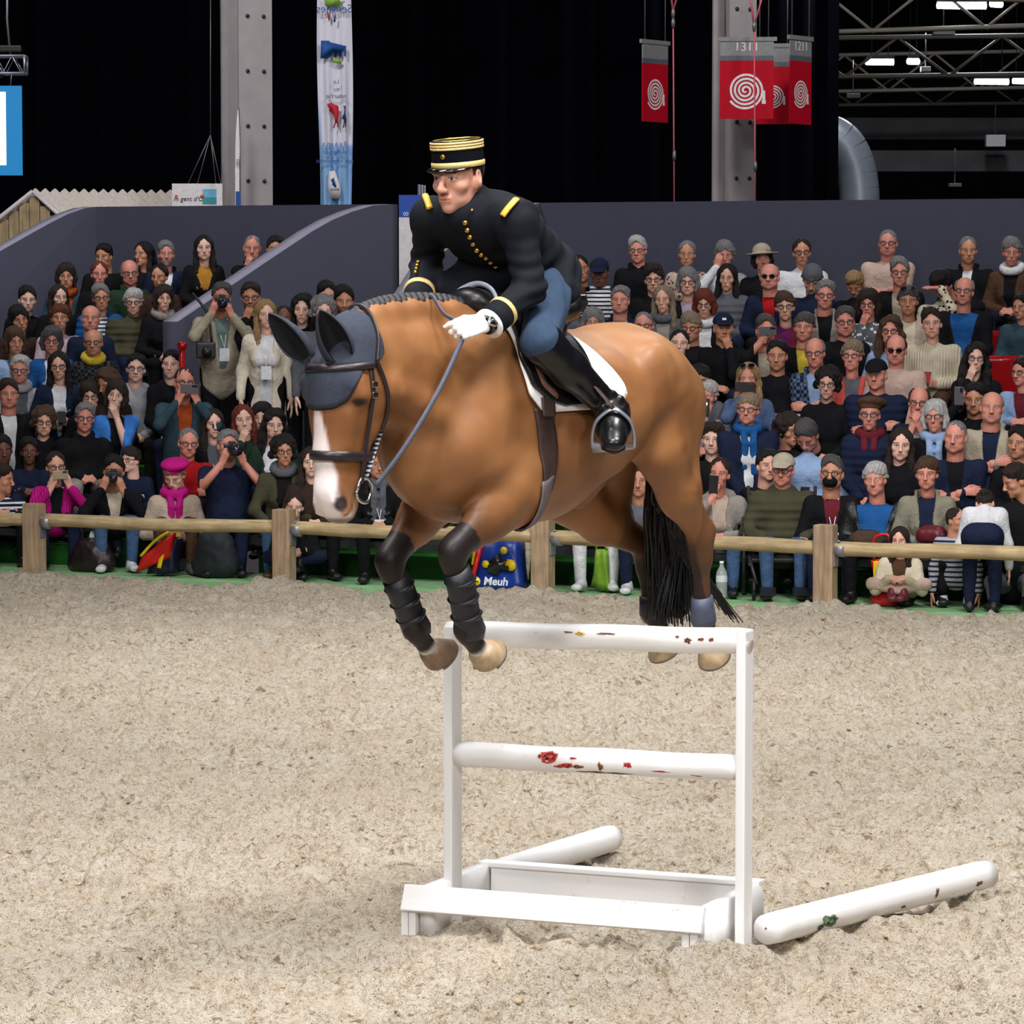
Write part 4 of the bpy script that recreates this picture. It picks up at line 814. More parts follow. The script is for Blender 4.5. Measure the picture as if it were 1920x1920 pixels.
# breeches and boots
ps = SDF((-.15, -.45, 2.0), (.62, .45, 2.56), .008); ps.cap((.12, 0, 2.39), (.19, 0, 2.42), (.115, .095), (.115, .095), .04, LAT)
for a in 'lr': ps.cap(j_['h'+a], j_['k'+a], .090, .064, .06).cap(j_['k'+a], j_['k'+a]*.75+j_['a'+a]*.25, .060, .05, .03)
V, F = ps.net(2); V = V+vnormals(V, F)*foldsum(V, [((.20, .17, 2.33), (.6, .3, .6), 0, 100, .004, .12), ((.42, .27, 2.2), (.5, 0, 1), 0, 120, .003, .10)])[:, None]; rp('breeches', V, F, M_breech)
stirf = {}
for a, sg in (('l', 1), ('r', -1)):
    K, A_ = j_['k'+a], j_['a'+a]; bsd = SDF(np.minimum(K, A_)-[.16, .16, .26], np.maximum(K, A_)+[.22, .22, .12], .006); ax = (A_-K)/np.linalg.norm(A_-K)
    bsd.cap(K+vv(-.035, 0, .02), K+ax*.07, (.050, .045), (.055, .06), .04, LAT).cap(K+ax*.02, K+ax*.16, (.066, .074), (.060, .066), .02, LAT).cap(K+ax*.16, K+ax*.36, (.060, .066), (.044, .047), .03, LAT).cap(K+ax*.36, A_+ax*.02, .044, .043, .02)
    
    fd = np.array([.78, sg*.58, -.30]); fd /= np.linalg.norm(fd); fu = np.array([.25, sg*.18, 1.]); fu -= fd*np.dot(fd, fu); fu /= np.linalg.norm(fu); heel = A_-fd*.035-fu*.055; fs = np.cross(fu, fd)
    bsd.cap(A_, heel+fu*.01, .047, .043, .03).cap(heel+fu*.012, heel+fd*.12+fu*.014, (.042, .044), (.053, .040), .03, fs).cap(heel+fd*.12+fu*.014, heel+fd*.235+fu*.004, (.053, .040), (.036, .026), .03, fs).cap(A_+fd*.015, heel+fd*.10+fu*.045, .046, .045, .04).cap(heel+fd*.10+fu*.045, heel+fd*.19+fu*.012, .045, .032, .04)
    for c_, k_ in () and ((A_+fu*.012, .0), (A_+fu*.040-fd*.0, 0), (heel+fd*.10+fu*.05, 1)): bsd.cap(c_-fs*.05+fd*.035, c_+fs*.05+fd*.035, .0035, .0035, .014, None, True)
    Lf = bsd.net(1); Lf = (Lf[0]+vnormals(*Lf)*foldsum(Lf[0], [(A_+fu*.03, ax+fd*.5, 0, 190, .0035, .055), (heel+fd*.11+fu*.04, fd, 0, 170, .003, .04)])[:, None], Lf[1]); bt = rp('riding_boot', *Lf, M_boot_l)
    sole = [heel-fd*.03-fu*.036, heel+fd*.02-fu*.036, heel+fd*.12-fu*.028, heel+fd*.20-fu*.028, heel+fd*.245-fu*.022]; obj('sole', *tube(sole, [(.012, .028), (.012, .034), (.009, .044), (.009, .042), (.007, .018)], 14, True, fu), m=mat('black_sole', (.012, .011, .011), .6), parent=bt)
    sp = [A_-fu*.02+fs*.05*math.sin(t)-fd*.052*math.cos(t)+fd*.004 for t in np.linspace(-1.3, 1.3, 12)]; o = obj('spur', *tube(sp, .005, 8), m=M_brass, parent=bt); obj('spur_neck', *tube([A_-fu*.02-fd*.046, A_-fu*.022-fd*.055+vv(-.02, sg*.045, 0)], .005, 8), m=M_brass, parent=bt)
    ball = heel+fd*.15-fu*.04; W_ = .072; arch = [ball+fs*W_, ball+fs*W_*.98+fu*.05, ball+fs*W_*.8+fu*.095, ball+fs*W_*.35+fu*.128, ball+fu*.138, ball-fs*W_*.35+fu*.128, ball-fs*W_*.8+fu*.095, ball-fs*W_*.98+fu*.05, ball-fs*W_]
    si = obj('stirrup', *tube(spline(arch, 40), (.0065, .010), 10, True, fs), m=M_alu, parent=saddle); obj('stirrup_tread', *tube([ball+fs*W_, ball-fs*W_], (.007, .020), 10, True, fu), m=M_alu, parent=saddle)
    top = vv(.33, sg*.285, 2.16); obj('stirrup_leather', *tube(spline([top, top*.5+(ball+fu*.14)*.5+vv(0, sg*.0, -.01), ball+fu*.142], 16), (.015, .004), 8, True, (1, 0, .3)), m=M_girth, parent=saddle)
# gloved hands, watch, cuffs
def glove(w, hd_, back, curl, th, side, nm='glove'):
    R = basis(hd_, back); V, F = hand_geo(.0032, curl, th, .12, side); V = V@R.T+w; g = rp(nm, V, F, M_glove); return R
LWd = vv(.125, -.02, -.018); Rl = glove(j_['wl']+vv(.03, -.003, -.003), LWd, (.10, .85, .55), (.35, .95, 1.1, 1.15), .6, -1)
Rr = glove(j_['wr']+vv(.02, .008, -.012), (.10, .035, -.07), (.1, -.85, .5), (.9, 1.0, 1.05, 1.1), .7, 1)
def cuff(a, t0, t1, r, m, nm):
    E, W_ = j_['e'+a], j_['w'+a]; d = (W_-E)/np.linalg.norm(W_-E); L = np.linalg.norm(W_-E); return rp(nm, *tube([E+d*L*t0, E+d*L*t1], r, 26), m)
for a in 'lr':
    cuff(a, .66, .73, .0545 if a == 'l' else .056, M_goldp, 'cuff_braid'); cuff(a, .73, 1.03, (.0525), M_tunic, 'cuff'); cuff(a, 1.02, 1.06, .054, M_glove, 'cuff_lining')
E, W_ = j_['el'], j_['wl']; d = (W_-E)/np.linalg.norm(W_-E); wp = W_+d*.022; rp('watch_strap', *tube([wp-d*.008, wp+d*.008], (.036, .031), 24, True, (0, 1, 0)), M_patent)
no = vv(-.05, .75, .45); no -= d*np.dot(no, d); no /= np.linalg.norm(no); w_ = rp('watch', *tube([wp+no*.034, wp+no*.043], .019, 22), M_steel); obj('watch_face', *tube([wp+no*.043, wp+no*.0437], .016, 22), m=M_patent, parent=w_)
# where a pixel ray first meets the tunic
def onray(sdf, px, py, off=.0):
    d = ray(px, py)@HR; o = (np.array([0, 0, HC])-HO)@HR; t = np.linspace(10.8, 13.2, 2400); P = o+d*t[:, None]
    q = (P-sdf.lo)/sdf.h; ok = ((q > 0) & (q < np.array(sdf.D.shape)-2)).all(1); P = P[ok]; q = q[ok].astype(int); D = sdf.D[q[:, 0], q[:, 1], q[:, 2]]; k = np.argmax(D < 0); return P[k]-d/np.linalg.norm(d)*off
def disc(nm, c, n, r, th, m, par): n = np.asarray(n, float)/np.linalg.norm(n); return rp(nm, *tube([c-n*.002, c+n*th*.6, c+n*th], [r, r, r*.55], 14), m, par)
vw = -(ray(900, 450)@HR); nb_ = vw*.6+vv(.5, -.1, -.3)
for x, y in [(885, 394), (872, 418), (876, 432), (881, 445), (887, 458), (894, 470), (902, 478), (911, 484), (920, 492), (929, 500)]: disc('tunic_button', onray(ts, x, y), vw+vv(.3, -.1, -.2), .0085 if y > 400 else .005, .006, M_goldbtn, tun)
def strap(nm, pts, w, m):
    P = np.array([onray(ts, x, y, .006) for x, y in pts]); rp(nm, *tube(spline(P, 12), (.008, w), 10, True, (0.2, 0, 1)), m, tun)
strap('shoulder_strap', [(968, 373), (958, 384), (948, 396), (942, 405)], .0155, M_gold2 if 'M_gold2' in globals() else mat('gold_strap', srgb(224, 176, 62), .4, .2, 90, .001, 260, metal=.2)); strap('shoulder_strap', [(797, 366), (800, 374), (803, 382), (806, 391)], .012, mat('gold_strap', (0, 0, 0)))
cr = j_['er']*.42+j_['wr']*.58
for k in range(4): disc('cuff_button', j_['er']*(.70-.08*k)+j_['wr']*(.30+.08*k)+vv(.03, .0, .048), (.4, 0, 1), .007, .006, M_goldbtn, tun)
# cap with bands, peak, badge
def kp(name, prof, m, n=44, par=None, cap=True):
    V = []
    for r, z in prof:
        for k in range(n):
            t = 2*PI*k/n; V.append(RO+RHd@np.array([-.003+r*1.10*math.cos(t), r*.95*math.sin(t), z]))
    F = [[i*n+k, i*n+(k+1) % n, (i+1)*n+(k+1) % n, (i+1)*n+k] for i in range(len(prof)-1) for k in range(n)]
    if cap: F += [[(len(prof)-1)*n+k for k in range(n)], list(range(n))[::-1]]
    return rp(name, V, F, m, par)
kepi = kp('kepi', [(.0890, .028), (.0895, .036), (.0885, .08), (.0895, .117), (.087, .122), (.072, .120), (.02, .118)], M_kepi); kepi['label'] = 'black stiff cap with pale gold bands'
kp('cap_band', [(.0895, .031), (.0922, .033), (.0922, .048), (.0895, .050)], M_goldp, par=kepi, cap=False)
for z0 in (.091, .1005, .110): kp('cap_band', [(.0885, z0), (.0922, z0+.001), (.0922, z0+.0077), (.0885, z0+.0085)], M_goldp, par=kepi, cap=False)
kp('crown_braid', [(.080, .1215), (.080, .124), (.074, .124), (.074, .1205)], M_goldbtn, par=kepi, cap=False)
V = []; n = 22
for th_ in (0, -.004):
    for r_ in (0, 1):
        for k in range(n):
            t = -1.15+2.3*k/(n-1); e = r_*(.026*max(0, math.cos(t*1.25))+.004); V.append(RO+RHd@np.array([-.003+(.0885*1.10+e)*math.cos(t), (.0885*.95+e)*math.sin(t), .033+th_-r_*.008*math.cos(t)]))
F = [[k, k+1, n+k+1, n+k] for k in range(n-1)]+[[3*n+k, 3*n+k+1, 2*n+k+1, 2*n+k] for k in range(n-1)]+[[n+k, n+k+1, 3*n+k+1, 3*n+k] for k in range(n-1)]
rp('cap_peak', V, F, M_patent, kepi); disc('cap_badge', RO+RHd@np.array([-.003+.097, .006, .071]), RHd@np.array([1, .05, 0]), .0085, .004, M_goldbtn, kepi)
# short dark hair below the cap
hs = SDF((-.13, -.11, -.12), (.13, .11, .1), .004); hs.ell((-.010, 0, .028), (.1015, .079, .088), None, .0)
hs.fn(lambda X, Y, Z: np.minimum.reduce([np.broadcast_to(x, np.broadcast(X, Y, Z).shape) for x in ((.012-X-.25*(Z+.01)), Z+.058+.25*(X+.02), .035-Z)])*-1.0, 0, False, (9, 9, 9), (9, 9, 9)) if False else None
V, F = hs.net(1); keep = (V[:, 0] < .012+.5*np.maximum(V[:, 2]-.0, 0)) & (V[:, 2] > -.055-.15*V[:, 0]) & (V[:, 2] < .04) & ~((np.abs(V[:, 1]) > .06) & (V[:, 0] > -.035) & (V[:, 2] < .015) & (V[:, 0] < .0)); F = F[keep[F].all(1)]
rp('hair', V@RHd.T+RO, F, mat('short_black_hair', (.012, .009, .008), .6, .3, 90, .002, 300))
# reins from bit to both hands
M_rein = mat('grey_rein', srgb(72, 76, 92), .6, .15, 60, .001, 200)
hl_ = j_['wl']+vv(.11, -.02, -.03); hr_ = j_['wr']+vv(.09, .03, -.06)
obj('rein', *tube(spline([BIT+vv(-.02, .03, .0), BIT*.72+hl_*.28+vv(0, .05, -.012), BIT*.35+hl_*.65+vv(0, .035, -.015), hl_], 30), (.0085, .004), 8, True, (0, 0, 1)), m=M_rein, parent=bridle)
BR = BIT*[1, -1, 1]; obj('rein', *tube(spline([BR+vv(-.02, -.03, 0), BR*.5+hr_*.5+vv(0, -.08, 0), hr_], 24), (.0085, .004), 8, True, (0, 0, 1)), m=M_rein, parent=bridle)
obj('rein_end', *tube(spline([hr_+vv(0, .03, .02), HP(806, 560, .02)+vv(0, 0, .01), HP(826, 590, .10)+vv(0, .02, 0), hl_+vv(-.02, .0, .02)], 24), (.008, .004), 8, True, (0, 0, 1)), m=M_rein, parent=bridle)
strp = NT('striped_rein'); wv = strp.n('ShaderNodeTexWave'); wv.inputs['Scale'].default_value = 22; strp.l(strp.stretch((1, 1, 1)), wv.inputs['Vector']); wv.bands_direction = 'Z'; strp.base(strp.ramp(wv.outputs['Color'], [(.45, srgb(24, 30, 60)), (.55, srgb(200, 205, 215))])); strp = strp.m
o = obj('side_rein', *tube(spline([BIT+vv(-.03, -.02, .02), HP(712, 815, .03), HP(724, 785, -.01), HP(727, 752, -.03)], 20), (.010, .004), 8, True, (0, 1, 0)), m=strp, parent=bridle); o['label'] = 'blue and white striped rein'
# ================================================================ the spectators
CO = {k: srgb(*v) for k, v in dict(blk=(24, 24, 27), navy=(30, 38, 62), gry=(96, 98, 106), lgry=(172, 172, 178), wht=(226, 226, 230), crm=(218, 206, 180), olv=(74, 72, 54), grn=(58, 92, 50), dgrn=(40, 60, 46), blu=(34, 88, 150), lblu=(150, 176, 214), sky=(66, 132, 220), red=(176, 28, 32), mag=(196, 28, 130), pnk=(214, 190, 200), must=(176, 126, 44), brn=(84, 60, 44), burg=(108, 36, 48), bge=(196, 176, 158), khk=(176, 166, 146), teal=(54, 76, 88), cor=(206, 88, 76), pur=(96, 30, 84), den=(82, 100, 136), sage=(140, 136, 118), org=(168, 74, 34), choc=(60, 44, 38), yel=(206, 180, 60), jean=(72, 98, 136), mau=(170, 150, 170), sal=(206, 178, 164), gg=(104, 124, 118), ston=(150, 142, 136), ivo=(236, 226, 206)).items()}
HC_ = {k: srgb(*v) for k, v in dict(k=(26, 22, 22), b=(52, 38, 32), m=(92, 66, 48), a=(110, 62, 40), r=(126, 52, 32), y=(186, 150, 104), g=(146, 144, 146), w=(216, 214, 212), s=(92, 88, 88), t=(160, 140, 118)).items()}
SK = {'l': srgb(222, 172, 150), 'm': srgb(198, 142, 114), 'd': srgb(112, 74, 58), 'r': srgb(214, 146, 128), 'p': srgb(232, 190, 172)}
def clothmat(name, kind):
    t = NT(name); oc = t.n('ShaderNodeObjectInfo').outputs['Color']; c2 = t.n('ShaderNodeAttribute', attribute_name='c2', attribute_type='OBJECT').outputs['Color']; f = t.noise(9, 3, .6)
    c = t.mix(t.ramp(f, [(.35, (.45, .45, .45)), (.7, (0, 0, 0))]), oc, t.mix(1, oc, (.62, .62, .64), 'MULTIPLY'))
    if kind == 'stripe':
        w = t.n('ShaderNodeTexWave', bands_direction='Z'); w.inputs['Scale'].default_value = 8.5; w.inputs['Distortion'].default_value = .4; tc = t.n('ShaderNodeTexCoord'); t.l(tc.outputs['Object'], w.inputs['Vector']); c = t.mix(t.ramp(w.outputs['Fac'], [(.62, (0, 0, 0)), (.68, (1, 1, 1))]), c, c2)
    if kind == 'print':
        v = t.n('ShaderNodeTexVoronoi'); v.inputs['Scale'].default_value = 26; tc = t.n('ShaderNodeTexCoord'); t.l(tc.outputs['Object'], v.inputs['Vector']); c = t.mix(t.ramp(v.outputs['Distance'], [(.30, (1, 1, 1)), (.38, (0, 0, 0))]), c, c2)
    if kind == 'check':
        v = t.n('ShaderNodeTexChecker'); v.inputs['Scale'].default_value = 34; tc = t.n('ShaderNodeTexCoord'); t.l(tc.outputs['Object'], v.inputs['Vector']); c = t.mix(v.outputs['Fac'], c, t.mix(.3, c, c2))
    t.base(c).set(rough=.9, spec=.12)
    if kind == 'knit':
        w = t.n('ShaderNodeTexWave', bands_direction='Y'); w.inputs['Scale'].default_value = 14; w.inputs['Distortion'].default_value = 2; tc = t.n('ShaderNodeTexCoord'); t.l(tc.outputs['Object'], w.inputs['Vector']); t.bump(w.outputs['Fac'], .006)
    elif kind == 'puff':
        w = t.n('ShaderNodeTexWave', bands_direction='Z'); w.inputs['Scale'].default_value = 5; w.inputs['Distortion'].default_value = 1; tc = t.n('ShaderNodeTexCoord'); t.l(tc.outputs['Object'], w.inputs['Vector']); t.bump(w.outputs['Fac'], .007)
    else: t.bump(t.noise(14, 4, .6), .02)
    if kind == 'leather': t.set(rough=.42, spec=.5, sheen=0)
    return t.m
CL = {k: clothmat('cloth_'+k, k) for k in ('plain', 'stripe', 'print', 'check', 'knit', 'puff', 'leather')}
def hairmat():
    t = NT('hair'); oc = t.n('ShaderNodeObjectInfo').outputs['Color']; f = t.noise(20, 5, .7, t.stretch((5, 5, .8))); t.base(t.mix(t.ramp(f, [(.35, (1, 1, 1)), (.65, (0, 0, 0))]), oc, t.mix(1, oc, (.42, .42, .42), 'MULTIPLY'))).set(rough=.5, spec=.35); t.bump(f, .012); return t.m
M_hairs = hairmat()
M_frame = mat('spectacle_frame', (.012, .011, .012), .35); M_lens = mat('dark_lens', (.006, .006, .008), .1, coat=.5)
gl = NT('clear_lens'); gl.base((.9, .95, 1)).set(rough=.02, alpha=.05, spec=.5); M_glass = gl.m
def headset():
    out = {}
    for k, a in dict(m1=dict(w=1.0, jaw=1.08, nose=1.1, neck=.058, stub=.12, age=.4), m2=dict(w=1.02, jaw=1.14, nose=1.15, neck=.062, fat=.7, age=1, stub=.1), m3=dict(w=.96, jaw=1.0, nose=1.05, neck=.056, stub=.9), m4=dict(w=.99, jaw=1.1, nose=1.2, neck=.058, age=1), f1=dict(w=.95, jaw=.92, nose=.88, neck=.046), f2=dict(w=.98, jaw=.98, nose=.95, neck=.049, fat=.5, age=.6), f3=dict(w=.94, jaw=.88, nose=.85, neck=.045)).items(): out[k] = head_geo(.0062, **a)
    return out
HEADS = headset()
HANDC = {k: hand_geo(.0070, *v) for k, v in dict(fold=((.7, .75, .8, .8), .6), flat=((.12, .12, .15, .2), .2), hold=((.75, .8, .85, .9), .7)).items()}
HAIRC = {}
def BA(f): return lambda X, Y, Z: np.maximum.reduce(np.broadcast_arrays(*f(X, Y, Z)))
def hair_geo(st, hv=0):
    if (st, hv) in HAIRC: return HAIRC[st, hv]
    s = SDF((-.20, -.18, -.36), (.15, .18, .20), .0070); th = dict(short=.010, crop=.0045, bald=.011, bob=.014, long=.011, tied=.007, fringe=.012, full=.016, curly=.02, wavy=.014).get(st, .010); g = np.random.default_rng(3+hv)
    s.ell((-.010, 0, .030), (.098+th, .077+th, .086+th), None, .01)
    if st == 'fringe':
        for y in (1, -1): s.chain([(.012, y*.072, .045), (-.008, y*.080, .0), (-.03, y*.072, -.04)], [.020, .018, .012], .02)
    if st in ('short', 'full', 'fringe', 'bob', 'wavy'): s.ell((.005, (.012, -.012)[hv], .082), (.086, .072, .045+.012*hv), None, .03)
    if st in ('short', 'crop', 'full', 'bald', 'fringe'): s.cap((-.06, 0, .0), (-.058, 0, -.055), (.062+th*.5, .042), (.045, .03), .02, LATH)
    if st == 'full': s.ell((.03, 0, .105), (.075, .072, .036), None, .03)
    if st == 'bob':
        for y in (1, -1): s.chain([(.005, y*.072, .04), (.0, y*.082, -.03), (.018, y*.076, -.085)], [.026, .028, .018], .02)
        s.chain([(-.075, 0, .02), (-.082, 0, -.05), (-.068, 0, -.10)], [(.075, .04), (.078, .04), (.068, .028)], .03, LATH)
    if st in ('long', 'wavy'):
        k = 1.2 if st == 'wavy' else 1.0
        for y in (1, -1): s.chain([(.0, y*.070, .05), (-.008, y*.080*k, -.05), (.015, y*.084*k, -.15), (.040, y*.088*k, -.25), (.045, y*.085*k, -.30)], [.020*k, .024*k, .028*k, .022, .008], .02)
        s.chain([(-.075, 0, .03), (-.088, 0, -.08), (-.085, 0, -.2), (-.08, 0, -.28)], [(.075, .042), (.088, .04), (.085, .035), (.05, .02)], .03, LATH)
    if st == 'curly':
        for i in range(52):
            a = g.uniform(-PI, PI); e = g.uniform(-.55, 1.4); d = np.array([math.cos(a)*math.cos(e), math.sin(a)*math.cos(e), math.sin(e)])
            if d[0] > .55 and e < .62: continue
            s.ell(np.array([-.015, 0, .018])+d*[.103, .092, .098]-[0, 0, .03*(e < 0)], (g.uniform(.024, .040),)*3, None, .006)
    if st == 'tied': s.ell((-.125, 0, .02), (.034, .034, .034), None, .012); s.chain([(-.06, 0, -.02), (-.06, 0, -.05)], [.05, .03], .02)
    top = dict(fringe=.048, bob=.046, short=.080, full=.066, crop=.086, tied=.086, long=.080, curly=.066, wavy=.074).get(st, .06); hw = dict(long=.068, wavy=.067, bob=.066).get(st, .073); part = {'long': .25, 'wavy': -.2, 'bob': .12*(1-2*hv), 'short': .1*(1-2*hv)}.get(st, 0)
    s.fn(BA(lambda X, Y, Z: (np.sqrt((Y/hw)**2+((Z+.055-part*Y*.3-.005*np.sin(Y*230+hv*2)-.004*np.sin(Y*95+1+hv))/(.055+top))**2+0*X)*.06-.06, .010-X+.012*np.sin(Z*120+hv))), .008, True)
    if st in ('short', 'crop', 'bald', 'full', 'fringe', 'tied'):
        s.fn(BA(lambda X, Y, Z: (Z+.078-.25*(X+.06), 0*X-1, 0*Y-1)), .006, True)
        s.fn(BA(lambda X, Y, Z: (-(X+.036), Z+.002, .052-np.abs(Y))), .006, True); s.fn(BA(lambda X, Y, Z: (-(X-.030), Z-.028, 0*Y-1)), .012, True)
    if st == 'bald': s.fn(BA(lambda X, Y, Z: (np.sqrt(((X-.035)/.115)**2+(Y/.074)**2+0*Z)*.07-.07, .022-Z)), .006, True); s.fn(BA(lambda X, Y, Z: (.012-X, 0*Z-1, 0*Y-1)), .006, True)
    V, F = s.net(1); N = vnormals(V, F); th_ = np.arctan2(V[:, 1], V[:, 0]+.01)
    if st in ('long', 'wavy', 'bob', 'tied'): d = .0065*(vnoise(th_*2.2, V[:, 2]*.22, .12, 5+hv)-.5)*2+.005*np.sin(V[:, 2]*(70 if st == 'wavy' else 0)+th_*3)*(st == 'wavy')
    else: d = (.014 if st in ('full', 'curly') else .009)*(vnoise(V[:, 0]+V[:, 2]*.6, V[:, 1]*1.2-V[:, 2]*.4, .016, 5+hv)-.45)
    V = V+N*d[:, None]; HAIRC[st, hv] = mesh('hair_'+st, V, F, M_hairs); return HAIRC[st, hv]
EXC = {}
def extra(kind):                                    # shared head-worn pieces, head frame
    if kind in EXC: return EXC[kind]
    if kind in ('glasses', 'sunglasses'):
        b = MB()
        for y in (1, -1):
            R = [(.098-.012*abs(math.sin(t))*0-(.010 if math.cos(t)*y > .3 else 0), y*.034+.0225*math.cos(t), -.004+.0175*math.sin(t)) for t in np.linspace(0, 2*PI, 15)]; b.tube(R, .0026, 5, False)
            b.add(R[:-1], [list(range(14))], False, 1); b.tube([(.090, y*.057, .0), (.02, y*.080, .004), (-.01, y*.081, .0)], .0026, 5)
        b.tube([(.101, -.012, .002), (.104, 0, .004), (.101, .012, .002)], .0024, 5); me = mesh(kind, np.concatenate(b.V), b.F, [M_frame, M_glass if kind == 'glasses' else M_lens], b.S, b.M)
    elif kind == 'headsun':
        b = MB()
        for y in (1, -1): R = [(.075-.02*math.sin(t), y*.036+.026*math.cos(t), .108+.014*math.sin(t)) for t in np.linspace(0, 2*PI, 14, endpoint=False)]; b.add(R, [list(range(14))], False, 1); b.tube(R+R[:1], .003, 5)
        me = mesh(kind, np.concatenate(b.V), b.F, [M_frame, M_lens], b.S, b.M)
    elif kind in ('ballcap', 'beanie', 'beret', 'strawhat'):
        s = SDF((-.17, -.16, -.09), (.23, .16, .20), .0075)
        if kind == 'ballcap': s.ell((-.008, 0, .045), (.112, .092, .086), None, .0); s.fn(lambda X, Y, Z: np.broadcast_arrays(Z-.036+.02*X, X, Y)[0], .004, True); pass
        if kind == 'ballcap': s.chain([(.075, 0, .048), (.165, 0, .028)], [(.078, .008), (.060, .006)], .012, LATH)
        if kind == 'beanie': s.ell((-.010, 0, .038), (.114, .094, .098), None, .0); s.fn(lambda X, Y, Z: np.broadcast_arrays(Z-.010-.25*X, X, Y)[0], .006, True); s.chain([(.10, 0, .045), (0, .092, .02), (-.115, 0, -.01), (0, -.092, .02), (.10, 0, .045)], [.012]*5, .01)
        if kind == 'beret': s.ell((-.020, .012, .085), (.125, .120, .050), Ry(-.25), .01); s.ell((-.008, 0, .05), (.106, .086, .05), None, .02); s.fn(lambda X, Y, Z: np.broadcast_arrays(Z-.036-.15*X, X, Y)[0], .006, True)
        if kind == 'strawhat': s.ell((-.008, 0, .065), (.105, .09, .085), None, .0); s.ell((-.0, 0, .045), (.185, .165, .010), None, .012); s.fn(lambda X, Y, Z: np.broadcast_arrays(Z-.034, X, Y)[0], .004, True)
        V, F = s.net(1); me = mesh(kind, V, F, CL['plain'])
    elif kind == 'mask':
        s = SDF((-.02, -.10, -.14), (.14, .10, .0), .006); s.ell((.062, 0, -.068), (.062, .060, .050), None, 0); s.fn(lambda X, Y, Z: np.broadcast_arrays(X-.035, Y, Z)[0], .003, True); V, F = s.net(1); me = mesh(kind, V, F, CL['plain'])
    elif kind == 'scarf':                           # neck frame: origin at the base of the neck
        s = SDF((-.15, -.16, -.40), (.18, .16, .10), .0085); R = [np.array([.078*math.cos(t), .082*math.sin(t), .015-.018*math.cos(t)]) for t in np.linspace(0, 2*PI, 13)]; s.chain(R, [.036]*13, .02); s.chain([(.085, .045, .0), (.130, .035, -.10), (.125, .040, -.22), (.12, .05, -.36)], [(.026, .020), (.030, .016), (.032, .013), (.034, .010)], .012, LATH); s.chain([(.085, -.045, .0), (.130, -.030, -.10), (.12, -.042, -.30)], [(.026, .020), (.030, .016), (.032, .011)], .012, LATH); V, F = s.net(1); me = mesh(kind, V, F, CL['plain'])
    elif kind == 'snood':
        s = SDF((-.15, -.15, -.12), (.16, .15, .10), .0085); R = [np.array([.075*math.cos(t)+.012, .080*math.sin(t), .012-.035*math.cos(t)]) for t in np.linspace(0, 2*PI, 13)]; s.chain(R, [.034]*13, .02); V, F = s.net(1); me = mesh(kind, V, F, CL['plain'])
    EXC[kind] = me; return me
def inst(nm, me, par, M, col): o = bpy.data.objects.new(nm, me); C.objects.link(o); o.parent = par; o.matrix_local = M; o.color = (*col, 1); return o
def M4(R, t, s=1): m = Matrix.Identity(4); R = np.asarray(R)*s; [m.__setitem__(i, (*R[i], t[i])) for i in range(3)]; return m
def ik(S_, Wp, l1, l2, pole):
    d = Wp-S_; L = np.linalg.norm(d); d = d/L
    if L > (l1+l2)*.98: Wp = S_+d*(l1+l2)*.98; L = (l1+l2)*.98
    a = (l1*l1-l2*l2+L*L)/(2*L); h = math.sqrt(max(l1*l1-a*a, 0)); p = np.asarray(pole, float); p = p-d*np.dot(p, d); p /= np.linalg.norm(p)+1e-9; return S_+d*a+p*h, Wp
def shoe_geo():
    s = SDF((-.11, -.07, -.02), (.22, .07, .14), .009); s.cap((-.05, 0, .035), (.13, 0, .028), (.038, .035), (.044, .028), .02, LATH); s.cap((-.03, 0, .03), (-.02, 0, .09), .042, .042, .03); s.fn(lambda X, Y, Z: np.broadcast_arrays(Z, X, Y)[0], .003, True); V, F = s.net(1); return mesh('shoe', V, F, CL['leather'])
SHOE = shoe_geo()
def cloth(nm, sdf, par, col, m, c2=None, sm=2):
    V, F = sdf.net(sm); o = obj(nm, V, F, m, par); o.color = (*col, 1)
    if c2: o['c2'] = list(c2)
    return o
PEOPLE = {}
def rowv(tab, r): i = int(r); f = r-i; return tab[i] if f == 0 or i+1 >= len(tab) else tab[i]*(1-f)+tab[i+1]*f
